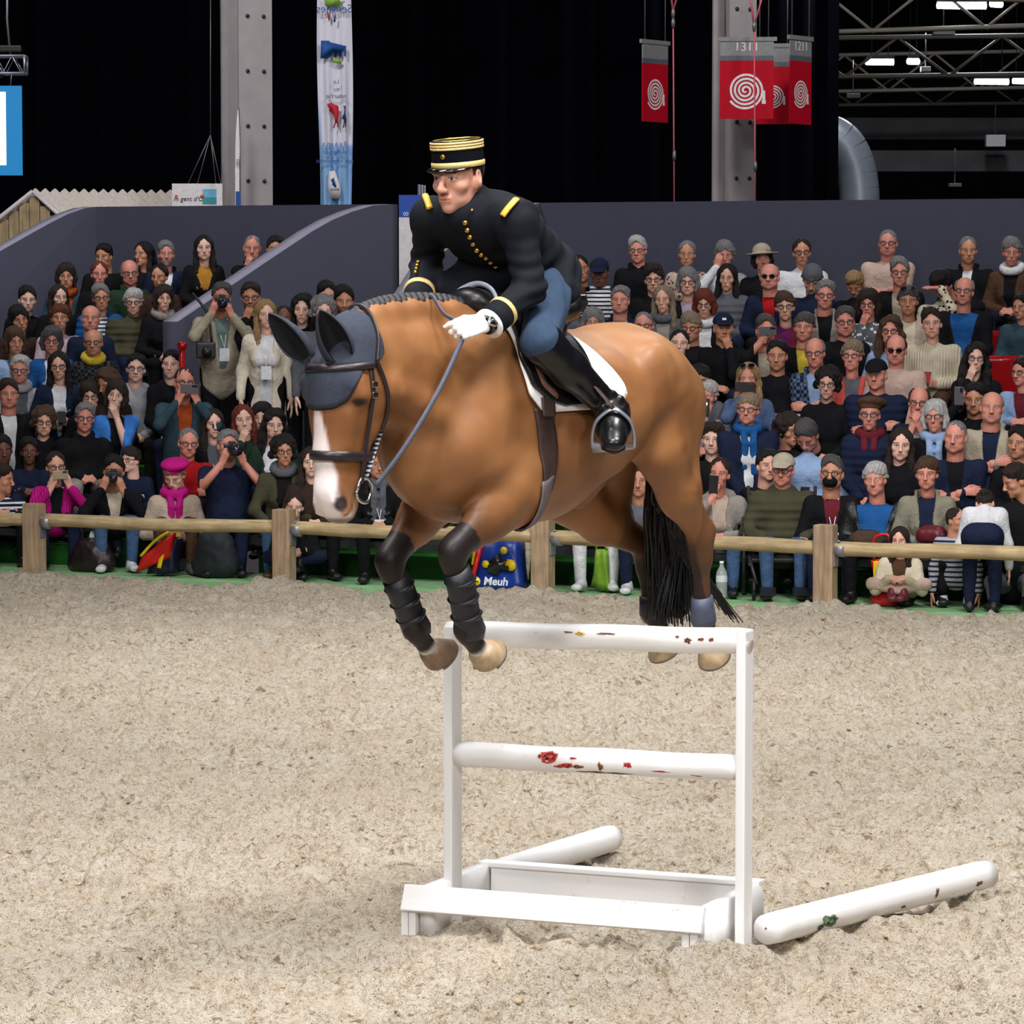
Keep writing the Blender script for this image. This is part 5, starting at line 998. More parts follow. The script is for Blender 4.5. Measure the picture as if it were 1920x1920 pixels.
def person(px, py, row, hs, hc, sk, gt, c1, c2, pose, ex, label):
    E = {}
    for e in ex.split(','):
        if e: k, _, v = e.partition(':'); E[k] = v
    g_ = random.Random(int(px*7+py)); sc = float(E.get('sz', .97)); Hd = PB(px, py, rowv(ROWB, row) if row >= 1 else .35+.45*row)
    stand = 'st' in E; seat = float(E['seat']) if 'seat' in E else (rowv(SEATZ, row) if row >= 1 else .1); floor = rowv(TIERZ, row) if row >= 1 else 0.0
    tgt = np.array([0.1, 10.5, 1.9])-Hd; head_az = math.atan2(tgt[1], tgt[0]); az = head_az+g_.uniform(-.12, .12)+math.radians(float(E.get('b', 0))); lean = float(E.get('ln', .06))+.02
    R0 = Rz(az); hz = Hd[2]-seat; hz = max(hz, .40); hz = float(E.get('hz', hz)); seat = Hd[2]-hz if 'hz' in E else seat
    if stand and 'hz' not in E: hz = .70*sc; seat = Hd[2]-hz; floor = float(E['fl']) if 'fl' in E else max(0, Hd[2]-1.58*sc)
    org = np.array([Hd[0], Hd[1], seat])-R0@np.array([lean, 0, 0]); hd = np.array([lean, 0, hz])       # body frame: hips at 0, head at hd
    wide = 1.0+.22*('wide' in E)-.08*(hs in ('long', 'tied', 'bob', 'wavy') and 'wide' not in E); sw = .160*sc*wide
    nk = hd+(np.array([-.11, 0, -.045*sc]) if 'bend' in E else np.array([-.035, 0, -.176*sc])); sz = hd[2]-(.090 if 'bend' in E else .236)*sc; sh = [np.array([lean*.85-.02, y*sw, sz]) for y in (1, -1)]
    yaw = math.radians(float(E.get('y', g_.uniform(-9, 9)))); pit = math.radians(float(E.get('p', g_.uniform(-3, 6)))); rol = math.radians(float(E.get('r', g_.uniform(-4, 4)))); RH_ = Rz(head_az-az+yaw)@Ry(pit)@Rx(rol)
    fem = hs in ('long', 'bob', 'tied', 'wavy', 'curly') or 'f' in E; hk = E.get('hd') or (g_.choice(['f1', 'f2', 'f3']) if fem else ('m3' if 'bd' in E else g_.choice(['m1', 'm4', 'm2'] if hc in 'gws' else ['m1', 'm4']))); hV, hF, hC = HEADS[hk]
    hV = (hV*[1, 1+g_.uniform(-.04, .05), 1+g_.uniform(-.04, .04)]*sc)@RH_.T+hd; BV, BF, BC = [hV], [hF], [hC]; nB = len(hV); nhead = nB; ARM = []
    # arms
    lap = np.array([.27, .0, .13]); l1, l2 = .275*sc, .245*sc; W, hand, HDs = [None, None], ['fold', 'fold'], [None, None]; up = np.array([0, 0, 1.]); fw = np.array([1., 0, 0])
    side = [np.array([0, 1., 0]), np.array([0, -1., 0])]
    def setw(i, w, kind='fold', hdv=None, back=None): W[i] = np.asarray(w, float); hand[i] = kind; HDs[i] = (hdv, back)
    for i, y in ((0, 1), (1, -1)): setw(i, (.25, y*.055, .14), 'fold', (.35, -y*1.0, -.15), (.7, 0, .7))
    def toface(i, dx, dy, dz, kind='hold', hdv=None, back=None): q = hd+RH_@np.array([dx, dy, dz]); setw(i, q, kind, hdv, back)
    if pose == 'knees':
        for i, y in ((0, 1), (1, -1)): setw(i, (.34, y*.15, .15), 'flat', (.9, -y*.1, -.35), (.3, 0, 1))
    elif pose == 'cross':
        for i, y in ((0, 1), (1, -1)): setw(i, (.20, -y*.06, sz-.20-.02*y), 'fold', (.1, -y, .12), (1, 0, .1))
    elif pose in ('phone', 'camera'):
        for i, y in ((0, 1), (1, -1)): toface(i, .20, y*.085, -.165 if pose == 'phone' else -.14, 'hold', (.05, -y*.35, .9), (.3*y*0+.9, y*.5, 0))
    elif pose in ('phoneR', 'phoneL'):
        i = 1 if pose[-1] == 'R' else 0; y = (1, -1)[i]; toface(i, .20, y*float(E.get('py', .07)), float(E.get('pz', -.10)), 'hold', (.0, -y*.2, 1), (.95, y*.3, 0))
    elif pose in ('chinR', 'chinL'):
        i = 1 if pose[-1] == 'R' else 0; y = (1, -1)[i]; toface(i, .085, y*.045, -.185, 'hold', (.15, -y*.3, .9), (.9, y*.5, 0))
    elif pose == 'mouth':
        for i, y in ((0, 1), (1, -1)): toface(i, .13, y*.03, -.185, 'fold', (.1, -y*.3, .9), (.9, y*.6, 0))
    elif pose == 'text':
        for i, y in ((0, 1), (1, -1)): setw(i, (.24, y*.075, sz-.27), 'hold', (.75, -y*.5, .2), (.2, y, -.2))
    elif pose == 'down':
        for i, y in ((0, 1), (1, -1)): setw(i, (.06+(sh[i][0]+.05 if 'bend' in E else 0), y*(sw+.07), sz-.48), 'flat', (.1, 0, -1), (0, y, 0))
    elif pose == 'brow': toface(0, .13, .06, .055, 'flat', (.2, -1, .05), (.2, 0, 1))
    short = gt in ('t', 'tp'); sl = .5 if short else 1.0; el = [None, None]
    for i, y in ((0, 1), (1, -1)):
        pole = (-.25, y*.7, -1.0) if pose not in ('down',) else (-1, y*.4, 0)
        if pose in ('phone', 'camera', 'phoneR', 'phoneL'): pole = (.1, y*.8, -1)
        el[i], W[i] = ik(sh[i], W[i], l1, l2, pole); hv, bk = HDs[i]; hv = hv if hv is not None else (W[i]-el[i]); bk = bk if bk is not None else up; hV, hF = HANDC[hand[i]]
        if y > 0: hV = hV*[1, -1, 1]; hF = hF[:, ::-1]
        BV.append((hV*sc*.98)@basis(hv, bk).T+W[i]); BF.append(hF+nB); BC.append(np.zeros((len(hV), 4))); nB += len(hV)
        hoff = nB-len(hV); v, f = tube([sh[i]*.92+nk*.08*[1, 1, 1], sh[i]*.5+el[i]*.5, el[i]*1.0, W[i]], [.040*sc, .042*sc, .040*sc, .028*sc], 10); f = np.array([q for q in f if len(q) == 4]); BV.append(v); BF.append(f+nB); BC.append(np.zeros((len(v), 4))); ARM.append((nB, nB+len(v), hoff, nB)); nB += len(v)
    bq = .45 if 'bend' in E else 1
    v, f = tube([np.array([nk[0]*.7, 0, sz-.16*sc]), np.array([nk[0]*.8, 0, sz-.06*sc]), nk], [(.06*sc*bq, .07*sc*bq), (.07*sc*bq, .10*sc*bq), (.046*sc*bq, .050*sc*bq)], 12, True, (1, 0, 0)); f = np.array([q for q in f if len(q) == 4]); BV.append(v); BF.append(f+nB); BC.append(np.zeros((len(v), 4))); tb = nB; nB += len(v)
    BV = np.concatenate(BV); BF = np.concatenate(BF); BF = bridge(BV, BF, np.arange(tb+24, tb+36), np.arange(nhead))
    for a0, a1, h0, h1 in ARM: BF = bridge(BV, BF, np.arange(a1-10, a1), np.arange(h0, h1)); BF = bridge(BV, BF, np.arange(a0, a0+10), np.arange(tb, tb+36))
    body = obj('person', BV, BF, M_skin, None, True, col=np.concatenate(BC)); body.location = org; body.rotation_euler = (0, 0, az)
    t = g_.uniform(.90, 1.06); body.color = (*[c*t for c in SK[sk]], 1); body['brow'] = [c*.6 for c in HC_[hc]]
    tag(body, label, 'person', 'spectators in the stands')
    # clothes
    hem = -.03 if not stand else (-.02 if 'bend' in E else -.14)
    def torso(s, g):
        s.cap((-.01, 0, hem+.07), (lean*.35, 0, hz*.25), (.142*wide*sc+g, .110*wide*sc+g), (.132*wide*sc+g, .108*wide*sc+g), .04, LATH).cap((lean*.35, 0, hz*.25), (lean*.8, 0, sz-.08*sc), (.132*wide*sc+g, .108*wide*sc+g), (.150*wide*sc+g, .105*sc+g), .04, LATH)
        s.cap((lean*.8-.01, 0, sz-.07*sc), nk+[.0, 0, -.015], (.130*wide*sc+g, .088*sc+g), (.052*sc+g, .052*sc+g), .05, LATH).cap(sh[0]*[1, .88, 1]-[0, 0, .01], sh[1]*[1, .88, 1]-[0, 0, .01], .046*sc+g, .046*sc+g, .05)
        if fem and 'wide' in E or fem: s.ell((lean*.7+.085*sc, .06, sz-.16*sc), (.05, .06, .06), None, .04).ell((lean*.7+.085*sc, -.06, sz-.16*sc), (.05, .06, .06), None, .04)
        if 'wide' in E: s.ell((lean*.3+.06, 0, hz*.22), (.13, .15, .14), None, .06)
    if 'coat' in E:
        hem = -.14
    puff = gt in ('jp', 'p'); g0 = .012+(.014 if puff else 0); lo = np.minimum.reduce([W[0], W[1], el[0], el[1], [-.24, -.34, hem-.1-.5*('coat' in E)]])-.09; hi = np.maximum.reduce([W[0], W[1], el[0], el[1], [.26, .34, nk[2]+.05]])+.09
    s = SDF(lo, hi, .0155); torso(s, g0)
    for i in (0, 1):
        a = .047*sc+g0*.75; e_ = el[i] if not short else sh[i]*.38+el[i]*.62; s.cap(sh[i]*[1, .97, 1], e_, a, a*.86 if not short else a*.95, .05)
        if not short: s.cap(el[i], W[i]-(W[i]-el[i])*.06, a*.84, .036*sc+g0*.5, .035)
    if 'hood' in E: s.chain([nk+[-.06, -.07, .0], nk+[-.09, 0, .01], nk+[-.06, .07, .0]], [.045]*3, .03); s.chain([nk+[.02, -.075, -.01], nk+[.0, -.08, 0]], [.03]*2, .03)
    if 'col' in E: s.chain([nk+[.055, -.035, .0], nk+[-.02, -.07, .03], nk+[-.07, 0, .035], nk+[-.02, .07, .03], nk+[.055, .035, .0]], [.024]*5, .015)
    if 'coat' in E: s.lo[2] > -9 and s.chain([(-.02, .0, -.08), (-.02, 0, -.52)], [(.16, .12), (.20, .13)], .04, LATH)
    mk = {'j': 'plain', 'jp': 'puff', 'jl': 'leather', 's': 'plain', 't': 'plain', 'st': 'stripe', 'pr': 'print', 'ch': 'check', 'k': 'knit', 'p': 'puff', 'jk': 'knit', 'tp': 'plain', 'jc': 'check'}[gt]
    if gt[0] == 'j':
        zb = float(E.get('vb', hz*.12)) if 'coat' not in E else -.9; ww = float(E.get('vw', .052)); s.fn(lambda X, Y, Z: np.maximum.reduce(np.broadcast_arrays(np.abs(Y)-(.012+(ww if 'coat' not in E else .055)*np.clip((Z-zb)/(sz+.05-zb), 0, 1)), .02-X, zb-Z)), .012, True)
        cloth('jacket', s, body, CO[c1], CL[mk], CO[c2])
        s2 = SDF((-.22, -.24, hem-.05), (.24, .24, nk[2]+.05), .0155); torso(s2, -.004); sh_ = cloth('shirt', s2, body, CO[c2], CL['stripe' if 'ss' in E else 'plain'], CO['navy'])
    else: None if False else cloth({'s': 'sweater', 'k': 'knit_sweater', 't': 'short_sleeved_shirt', 'tp': 'polo_shirt', 'st': 'striped_top', 'pr': 'printed_top', 'ch': 'checked_shirt', 'p': 'padded_jacket'}[gt], s, body, CO[c1], CL[mk], CO.get(c2))
    # legs and shoes
    lc = CO[E.get('leg', 'navy' if g_.random() < .5 else 'blk')]
    if not stand:
        kz = min(.09, max(.02, floor+.47*sc-seat)); kn = [np.array([.40*sc, y*.13, kz]) for y in (1, -1)]; an = [np.array([.40*sc+float(E.get('fx', .02)), y*.12, max(floor-seat+.075, kz-.42*sc)]) for y in (1, -1)]
        if 'floorsit' in E: kn = [np.array([.20*sc, y*.25*sc, .085]) for y in (1, -1)]; an = [np.array([.30*sc, -y*.04, .045]) for y in (1, -1)]
    else:
        kn = [np.array([.02, y*.09, (floor-seat)*.5]) for y in (1, -1)]; an = [np.array([.0, y*.09, floor-seat+.08]) for y in (1, -1)]
    s = SDF(np.minimum(np.minimum.reduce(kn+an), [-.2, -.25, -.1])-.11, np.maximum(np.maximum.reduce(kn+an), [.2, .25, .15])+.11, .0165); s.cap((-.01, -.05, .06), (-.01, .05, .06), (.115*wide, .10), (.115*wide, .10), .04, fw)
    for i, y in ((0, 1), (1, -1)): s.cap((.0, y*.085, .06), kn[i], .082*sc*wide, .062*sc, .03).cap(kn[i], an[i], .060*sc, .046*sc, .02)
    cloth('trousers', s, body, lc, CL['plain'], None, 1)
    shc = CO[E.get('shoe', 'blk')]
    for i, y in ((0, 1), (1, -1)): inst('shoe', SHOE, body, M4(Rz(y*.15), an[i]+[.02, 0, -.07], sc), shc)
    # hair and worn pieces
    HM = M4(RH_, hd, sc); hcol = HC_[hc]
    if hs != 'none': inst('hair', hair_geo(hs, g_.randint(0, 1)), body, HM if not ({'cap', 'ber', 'hat', 'bean'} & set(E)) else HM@Matrix.Diagonal((.95, .97, .84, 1)), hcol)
    for k, m_ in (('g', 'glasses'), ('G', 'sunglasses'), ('hs', 'headsun'), ('mask', 'mask')):
        if k in E: inst('face_mask' if k == 'mask' else ('sunglasses' if k in ('G', 'hs') else 'glasses'), extra(m_), body, HM, CO['blk'])
    for k, nm in (('cap', 'ballcap'), ('bean', 'beanie'), ('ber', 'beret'), ('hat', 'strawhat')):
        if k in E: inst({'ballcap': 'baseball_cap', 'beanie': 'knitted_hat', 'beret': 'beret', 'strawhat': 'straw_hat'}[nm], extra(nm), body, HM, CO[E[k]])
    if 'sc' in E: inst('scarf', extra('scarf'), body, M4(Rz(0), nk+[.0, 0, .01], sc), CO[E['sc']])
    if 'sn' in E: inst('scarf', extra('snood'), body, M4(Rz(0), nk+[.0, 0, .02], sc), CO[E['sn']])
    info = dict(body=body, org=org, R=R0, hd=hd, RH=RH_, W=W, sz=sz, nk=nk, sc=sc, el=el); PEOPLE[label] = info
    if 'emb' in E: MB().box((.108, 0, .075), (.008, .035, .022), Ry(-.35), .002).build('cap_emblem', mat('white_emblem', (.7, .72, .75), .6), body).matrix_local = HM
    if 'bdg' in E:
        q = np.array([lean*.8+.150, .01, sz-.26]); b = MB().box(q, (.006, .085, .11), None, .002).tube([q+[0, 0, .055], nk+[.045, .05, -.02]], .004, 5).tube([q+[0, 0, .055], nk+[.045, -.05, -.02]], .004, 5); o = b.build('badge', mat('white_badge', (.75, .78, .82), .5), body)
    return info
TABLE = '''
195 480 8 short k m s blk - lap y:-25 ; dark-haired person in black in the shade against the left end wall
269 476 8 long k m s blk - lap y:-40 ; long-haired woman in black with bare neck, back row left
312 476 8 short g r j navy wht lap bd,col ; grey bearded man with white shirt under a dark coat, back row left
382 464 8 long k p j blk must lap vb:.30,vw:.10 ; woman with very long black hair in a mustard jumper, back row left
473 464 8 crop g r s blk - chinR hd:m2,col ; bald man in black resting his chin, left of the sloping parapet
516 466 8 short k m s blk - lap ; dark head half hidden by the light top of the parapet
124 517 7 bob b m j teal org lap sn:org ; woman with brown fringe and orange scarf in a teal coat
186 513 7 tied a r s blk - lap ; person with swept back reddish hair in dark green and black
243 510 7 bald g r s dgrn yel lap g,hd:m2,col ; bald man with glasses in a dark green jacket, left stand
299 518 7 tied k m s choc - lap y:-22 ; woman with black tied hair turning her face left
51 561 6 short k p s blk - lap ; young man with slicked black hair in a black jacket, far left
110 557 6 long b p s blk - lap y:14 ; dark-haired woman in black below the one with orange scarf
189 557 6 short g m jp blu wht lap f,g,hd:f2,ss,col ; grey-haired woman in a bright blue padded vest over striped sleeves
250 565 6 fringe w l p olv - lap f,g,hd:f2,wide ; white-haired woman in an olive quilted coat
306 559 6 bob b l s blk - lap f,sn:ston ; woman with short dark hair, black coat and hands folded on her knees
35 598 5 bob k m s choc - lap y:10,r:8 ; dark-haired woman in a brown jumper at the far left
112 595 5 fringe a m s pnk - lap f,hd:f2 ; auburn-haired person in a pale pink shirt
170 596 5 bald g r s navy - lap hd:m2 ; bald heavy-browed man with dark coat below the striped sleeves
28 639 4 bob m m j lblu gry lap ; brown-bobbed woman in a pale blue jacket, left edge
97 637 4 bob s r j blu wht lap g,hd:f2 ; grey-bobbed woman in blue jacket with white collar
175 641 4 bald g m ch blk gry cross g,sn:yel,hd:m4 ; man with glasses and yellow collar in a dark patterned jacket
37 692 3 short w r j lgry gry lap f,g,sn:lgry,hd:f2 ; white-haired woman wrapped in a pale grey scarf
110 685 3 long k l j navy wht text g,vb:.12 ; black-haired woman with glasses in a navy coat with white edge
255 690 3 short k p s lgry - lap g,hood,ln:.14 ; young man in a pale grey hoodie leaning forward
322 683 3 short k p s blk - lap y:-15,hood ; pale young person in a black hoodie turned left
204 718 2.6 wavy m m s choc - lap y:-50,p:18 ; person with long wavy brown hair bowed to the left
170 742 2.5 bob b l s blk - lap g,y:-8 ; smiling woman with a brown fringe and glasses
218 741 2.3 bob b p j sky blk chinL ln:.14,y:-10,r:-10 ; woman in a bright blue fleece resting chin on hand
16 738 2 short b r j blk wht lap hd:m2,wide ; man in a black top with white panels, left edge
345 716 2 crop b r j teal org phone g,hd:m2,wide,leg:khk ; man in an orange jumper holding up a phone with both hands
83 790 2 curly m l s blk - lap g ; woman with a big head of curly hair and glasses
159 782 2 short g r s blk - lap g,hd:m4,wide,leg:ston,col ; grey-haired man with glasses in a black zipped jumper
399 793 2 long b p j blk gry lap bdg ; woman with long straight brown hair and a lanyard
456 786 2 long r p s dgrn - chinR r:6 ; red-haired woman in green with her fist at her mouth
491 782 2.5 bob k l s grn - lap y:-12 ; face half hidden behind the curly woman in a white top
514 795 2 wavy k p j dgrn wht lap vb:.02,vw:.11 ; woman with dark wavy hair, white top and green cardigan
55 846 1.6 short k d s navy - lap sz:.9,f,hd:f1 ; dark-skinned child in navy leaning on an arm
4 843 1.5 short k d s blk - lap ; person in black cut by the left edge above a striped sleeve
104 873 1 tied b l jk mag blk phone g,leg:navy ; woman in a bright magenta cardigan taking a picture
3 905 1 short b m st navy wht lap y:60 ; arm in a black and white striped sleeve at the left edge
214 882 1 short k m j blk crm camera leg:jean,shoe:wht,vb:.02 ; person in a black and cream jacket behind a camera
246 862 1.5 fringe b p s navy - lap sz:.82,y:-45,g ; boy with glasses in a navy jumper looking left
327 889 1 fringe y p j bge ston text f,sc:mag,ber:mag,p:30,y:-22,leg:brn,shoe:gry,hd:f2 ; elderly woman in a magenta beret and scarf reading her phone
353 829 1.5 crop g r s red - cross g,hd:m4,leg:blk ; grey-haired man in a bright red jumper
427 834 1 short g r t navy - camera leg:navy,wide ; man in a dark tee shirt aiming a long black lens
532 846 1 curly k m j olv blk knees g,bd,leg:jean,col,shoe:brn,sn:gry ; bearded man with bushy black hair in an olive jacket
553 949 .3 tied b p s blk - lap floorsit,sz:.82,leg:navy,seat:.1 ; girl sitting on the ground behind a fence post
583 866 1 long b p s choc - lap leg:blk ; woman mostly hidden behind the white nose of the horse
415 556 3.05 short s r j khk gg camera st,wide,leg:blk,fl:.0,bdg,bd ; big standing photographer in a khaki vest with a camera at his eye
470 556 3.25 short b m s blk - chinR g,bd,st,fl:.0 ; bearded man with glasses leaning on the parapet
498 588 2.6 long y p j ivo wht down st,leg:blk,fl:.0,bdg,coat ; blonde woman standing in a long cream coat
532 597 2.9 crop b d s navy - down st,sz:.9,fl:.2 ; dark-skinned person just left of the bonnet ear
567 579 3.0 wavy k p s blk - down st,fl:.2 ; woman with thick black hair standing by the parapet wall
613 555 3.3 short k l s blk - down st,fl:.4 ; dark-haired man standing behind the grey curls
606 583 2.7 curly g p s gry - down st,fl:.1 ; grey curly-haired woman seen above the horse's ears
645 563 3.0 short k m s blk - down st,bd,fl:.4 ; young man with stubble behind the horse's mane
708 868 1 long k m j blk gry lap sc:gry,bdg,leg:blk ; woman with grey scarf and badge between horse head and chest
1087 503 7.2 tied k m s blk - lap y:10,r:12 ; smiling dark-haired woman just behind the rider
1124 510 7 short k d st wht blk lap cap:navy,col,p:10,wide ; man in a navy cap and a striped polo shirt
1079 561 6 bob a m s gry - phone ; person hidden behind a black tablet near the rider's back
1163 562 6 short g r j navy lblu lap hd:m2,col,ss ; elderly man in a navy cardigan and striped shirt
1112 604 5 bob g m s ston - lap sz:.95 ; top of a grey head just above the horse's back
1196 468 8 short w r s blk - lap g,hd:m4,col ; white-haired man in black, first in the right back row
1226 523 7 full b l s blk - lap g ; dark-haired young person with glasses in black
1288 475 8 tied g m pr bge burg lap ; woman with grey combed-back hair in a flowered top
1290 528 7 bob g l j blk mau lap g,hd:f2 ; woman with grey wavy bob, mauve jumper under black
1243 561 6 long t l j gry ston lap sn:gry ; woman with long ash hair and a grey scarf
1321 570 6 bob r l j blk wht lap g,sn:wht ; red-haired woman with glasses and a white scarf
1207 610 5 crop g r s gry - lap g,hd:m4 ; grey man with glasses above the horse's croup
1296 613 5 fringe t m s blk - lap g,y:-12 ; fair-haired man with dark glasses turned left
1274 645 4 tied k p s dgrn - lap p:-6 ; young woman with tied hair in a dark green sweatshirt
1310 712 3 fringe k r s gry - lap g,hd:m2 ; person with black fringe and red cheeks by the horse's rump
1359 477 8 fringe g r s wht - phoneR f,hd:f2 ; woman with a grey fringe in white, back row right
1429 485 8 bob k r s blk - lap hat:khk ; woman in a straw hat and black top
1503 472 8 tied b m s wht - lap g,wide ; dark-haired woman with glasses in a white jumper
1364 520 7 long k l p gry - lap ; young woman with long dark hair in a grey padded coat
1443 518 7 bald g r j navy red lap G,hd:m2,col ; bald man with dark glasses and a red collar
1523 522 7 none k l s navy - lap bean:gry,p:35 ; person in a dark grey knitted hat looking down
1472 574 6 fringe m l j burg pur lap f,g ; short-haired woman in a burgundy cardigan
1547 552 6 short g r j ston blk lap g,hd:m4,col ; grey-haired man in a grey-brown jacket
1603 532 7 full y m s blk - lap sz:.85,p:35,y:-10 ; blond child looking down in the right back rows
1356 614 5 crop b m s blk - chinL cap:navy,col,emb ; man in a dark cap with white emblem, hand at his chin
1436 618 5 short s r j blk khk phoneR py:.02,pz:-.05,col ; man in black holding a grey phone before his eyes
1508 613 5 fringe s r j blk yel lap hd:m1 ; grey-haired man in black with a yellow collar
1584 602 5 short s r s blk - lap g,hd:m2 ; man with cropped grey hair and glasses in black
1457 666 4 short k m s blk - lap hd:m1,wide ; dark-haired man in a black jacket looking straight ahead
1528 660 4 bald g r jc navy lblu cross g,hd:m4,col ; bald man with thin glasses in a dark checked jacket
1598 666 4 fringe t r j cor gry lap f,g,hd:f2 ; woman with ash bob and coral cardigan
1403 708 3 long y r j den lblu phoneR hs,py:.0,pz:-.11 ; blonde woman with sunglasses on her head filming with a phone
1552 718 2.9 curly k l s blk - lap g,hd:f1 ; person with thick black curls and round glasses
1665 455 8 crop g r tp sal - cross g,hd:m2,wide ; broad man in a salmon polo shirt with folded arms
1687 509 7 short g r j blk khk lap g,hd:m4 ; man with glasses and a beige lining in his black jacket
1815 468 8 crop g m j blk wht lap hd:m1,wide,col,vw:.03 ; man with cropped grey hair in a black open-necked coat
1897 472 8 fringe g r j brn blk lap f,sn:wht,leg:navy ; woman with grey crop and white scarf, far right
1767 534 7 full k r pr crm blk brow p:35,y:-25 ; person with dark hair looking down in a pale printed jacket
1808 545 6 bald g r j blk blu lap g,hd:m4,wide,vw:.11,leg:blk ; bald man in a blue shirt and dark jacket
1628 569 6 bob b r pr gry wht chinR f,g ; woman in a patterned blouse touching her neck
1703 563 6 fringe s m j bge crm lap f,hs,hd:f2 ; woman with sunglasses in her grey hair and a beige top
1670 620 5 wavy m r j lblu lblu lap g,hd:f2 ; woman with brown hair in a pale blue cardigan
1747 606 5 short b l k crm - text f,wide,hd:f2,leg:brn ; woman in a cream cable-knit jumper with a red phone
1680 654 4 bald b r tp sal - lap G,hd:m2,wide,leg:bge ; balding man with dark glasses in a rose shirt
1830 672 4 wavy k p s blk - chinR g ; woman with long black hair leaning on her hand
1643 702 3 crop g r p navy - cross cap:blk,hd:m4,wide ; man in a black cap and navy padded coat
1915 575 6 short k m s teal - lap sz:.85,y:-20 ; boy in a teal top at the right edge
1917 697 4 short b r j lblu burg lap sz:.9,y:-30,g ; child with a burgundy scarf at the right edge
1325 741 3 fringe w r s lgry - phoneR f,py:-.03,pz:-.16 ; white-haired person with a lit phone lamp
1403 767 2 fringe t r j navy wht lap f,g,sc:blu,hd:f2,wide ; woman with ash hair, bright blue scarf and dark coat
1337 823 2 full b p s blk - lap hd:m1 ; young man with thick dark hair and a black jumper
1513 815 1.8 short s r s lblu - text p:42,ln:.18,wide,y:-15 ; grey-haired man in a pale blue shirt bent over his phone
1478 806 2.4 curly b m s blk - lap y:40 ; dark curls half hidden behind the pale blue shirt
1350 887 1 tied b r j ston bge phoneR hood,leg:jean,py:.0,pz:-.17,y:-10 ; woman in a grey hooded jacket looking at her phone
1438 872 1.5 short k l s blk - lap y:20 ; man's face behind the khaki cap
1468 880 1 crop g r p olv - knees cap:khk,g,hd:m4,wide,leg:jean,shoe:choc,col,hood ; man in a khaki cap and olive parka with hands on his knees
1560 886 1 short s m j blk burg lap g,mask,bdg ; person wearing a black face mask
1641 897 1 fringe w r jl blk blu lap hd:m4,wide,vw:.13,vb:-.05,leg:blk ; white-haired man in a blue jumper and black leather jacket
1738 887 1 fringe m r j sage navy lap f,hd:f2,leg:jean,col ; woman with short brown hair in a sage jacket
1631 776 2 none b r p navy - lap f,ber:brn,g,sc:burg,hd:f1 ; woman in a brown knitted beret and burgundy scarf
1723 753 2.5 bald b r j navy wht mouth g,hd:m4 ; bald man with glasses and clasped hands at his mouth
1753 780 2 bob w r j blk lblu lap g,sc:lblu ; woman with silver bob and pale blue scarf
1828 747 3 short k m s blk - phoneR py:.10,pz:-.02 ; black-haired young man holding his phone high
1860 763 2 bald g r j khk navy cross hd:m2,wide,col,vw:.05 ; balding man with folded arms in a beige coat
1792 818 1.7 crop g r j navy blk cross hd:m2,wide,vw:.05,leg:navy ; grey-cropped man with folded arms in a navy jacket
1689 832 1.7 long b p s blk - lap ; pale young woman with long brown hair in black
1792 974 .2 crop b m st lgry navy down st,sz:.72,hz:.36,y:55,fl:.0,leg:blk,shoe:wht ; small boy in a striped shirt looking right
1847 944 .35 tied b l s wht - down st,bend,sz:.80,hz:.27,ln:.33,b:178,y:180,p:50,leg:navy,fl:.0,shoe:blk ; girl in a white jacket bending over with her back to the ring
1905 900 .9 short b m s blk - down leg:gry,wide,y:-60,p:20 ; dark-clothed adult cut by the right edge near the fence
1912 830 1.9 short k m s blk - lap y:-20 ; dark figure in black at the right edge, second row
1125 884 1.05 bob b m jp dgrn wht lap leg:wht,shoe:wht ; person in pale trousers behind the horse's belly
1200 900 1.0 short b m jl blk gry lap leg:navy,shoe:wht ; person in a black leather jacket seen behind the hind legs
960 880 1.0 bob b m s bge - lap leg:crm,shoe:blk ; person in beige trousers hidden behind the forelegs
1687 1057 .0 long b l j crm brn lap floorsit,sz:.76,seat:.08,leg:sal,y:-8,shoe:burg ; little girl with long hair sitting on the ground in a cream jacket
'''
def build_people():
    for ln in TABLE.strip().split('\n'):
        a, label = ln.split(' ; '); q = a.split(); px, py, row, hs, hc, sk, gt, c1, c2, pose = q[:10]; ex = q[10] if len(q) > 10 else ''
        person(float(px), float(py), float(row), hs, hc, sk, gt, c1, c2, pose, ex, label.strip())
build_people()
# ================================================================ what the spectators hold and what lies by the fence
M_phone = mat('phone_black', (.012, .012, .015), .25, .1, 10, coat=.3); M_phoneg = mat('phone_grey', srgb(92, 90, 94), .3); M_lensg = mat('lens_glass', (.02, .015, .03), .06, coat=.6); M_silver = mat('camera_silver', srgb(190, 170, 150), .3, metal=.5); M_cam = mat('camera_black', (.012, .012, .013), .45, .2, 30)
def held(label, name, cat, pos, R, build, olabel):
    I = PEOPLE[label]; Rw = I['R']@np.asarray(R); p = I['org']+I['R']@np.asarray(pos); root = bpy.data.objects.new(name, None); C.objects.link(root); root.matrix_world = M4(Rw, p); tag(root, olabel, cat); build(root); return root
def phone_b(w, h, m=None, lens=True):
    def f(root):
        MB().box((0, 0, 0), (.010, w, h), None, .003).build('phone_body', m or M_phone, root)
        if lens: MB().box((.0065, w*.28, h*.32), (.004, w*.3, h*.26), None, .0012).build('camera_bump', M_lensg, root)
    return f
def hold_phone(label, w, h, olabel, dx=.235, dz=-.045, dy=0, m=None, extra_=None):
    I = PEOPLE[label]; pos = I['hd']+I['RH']@np.array([dx, dy, dz]); r = held(label, 'phone', 'phone', pos, I['RH'], phone_b(w, h, m), olabel)
    if extra_: extra_(r)
    return r
hold_phone('man in an orange jumper holding up a phone with both hands', .150, .072, 'dark phone held level by the man in the orange jumper', m=M_phoneg)
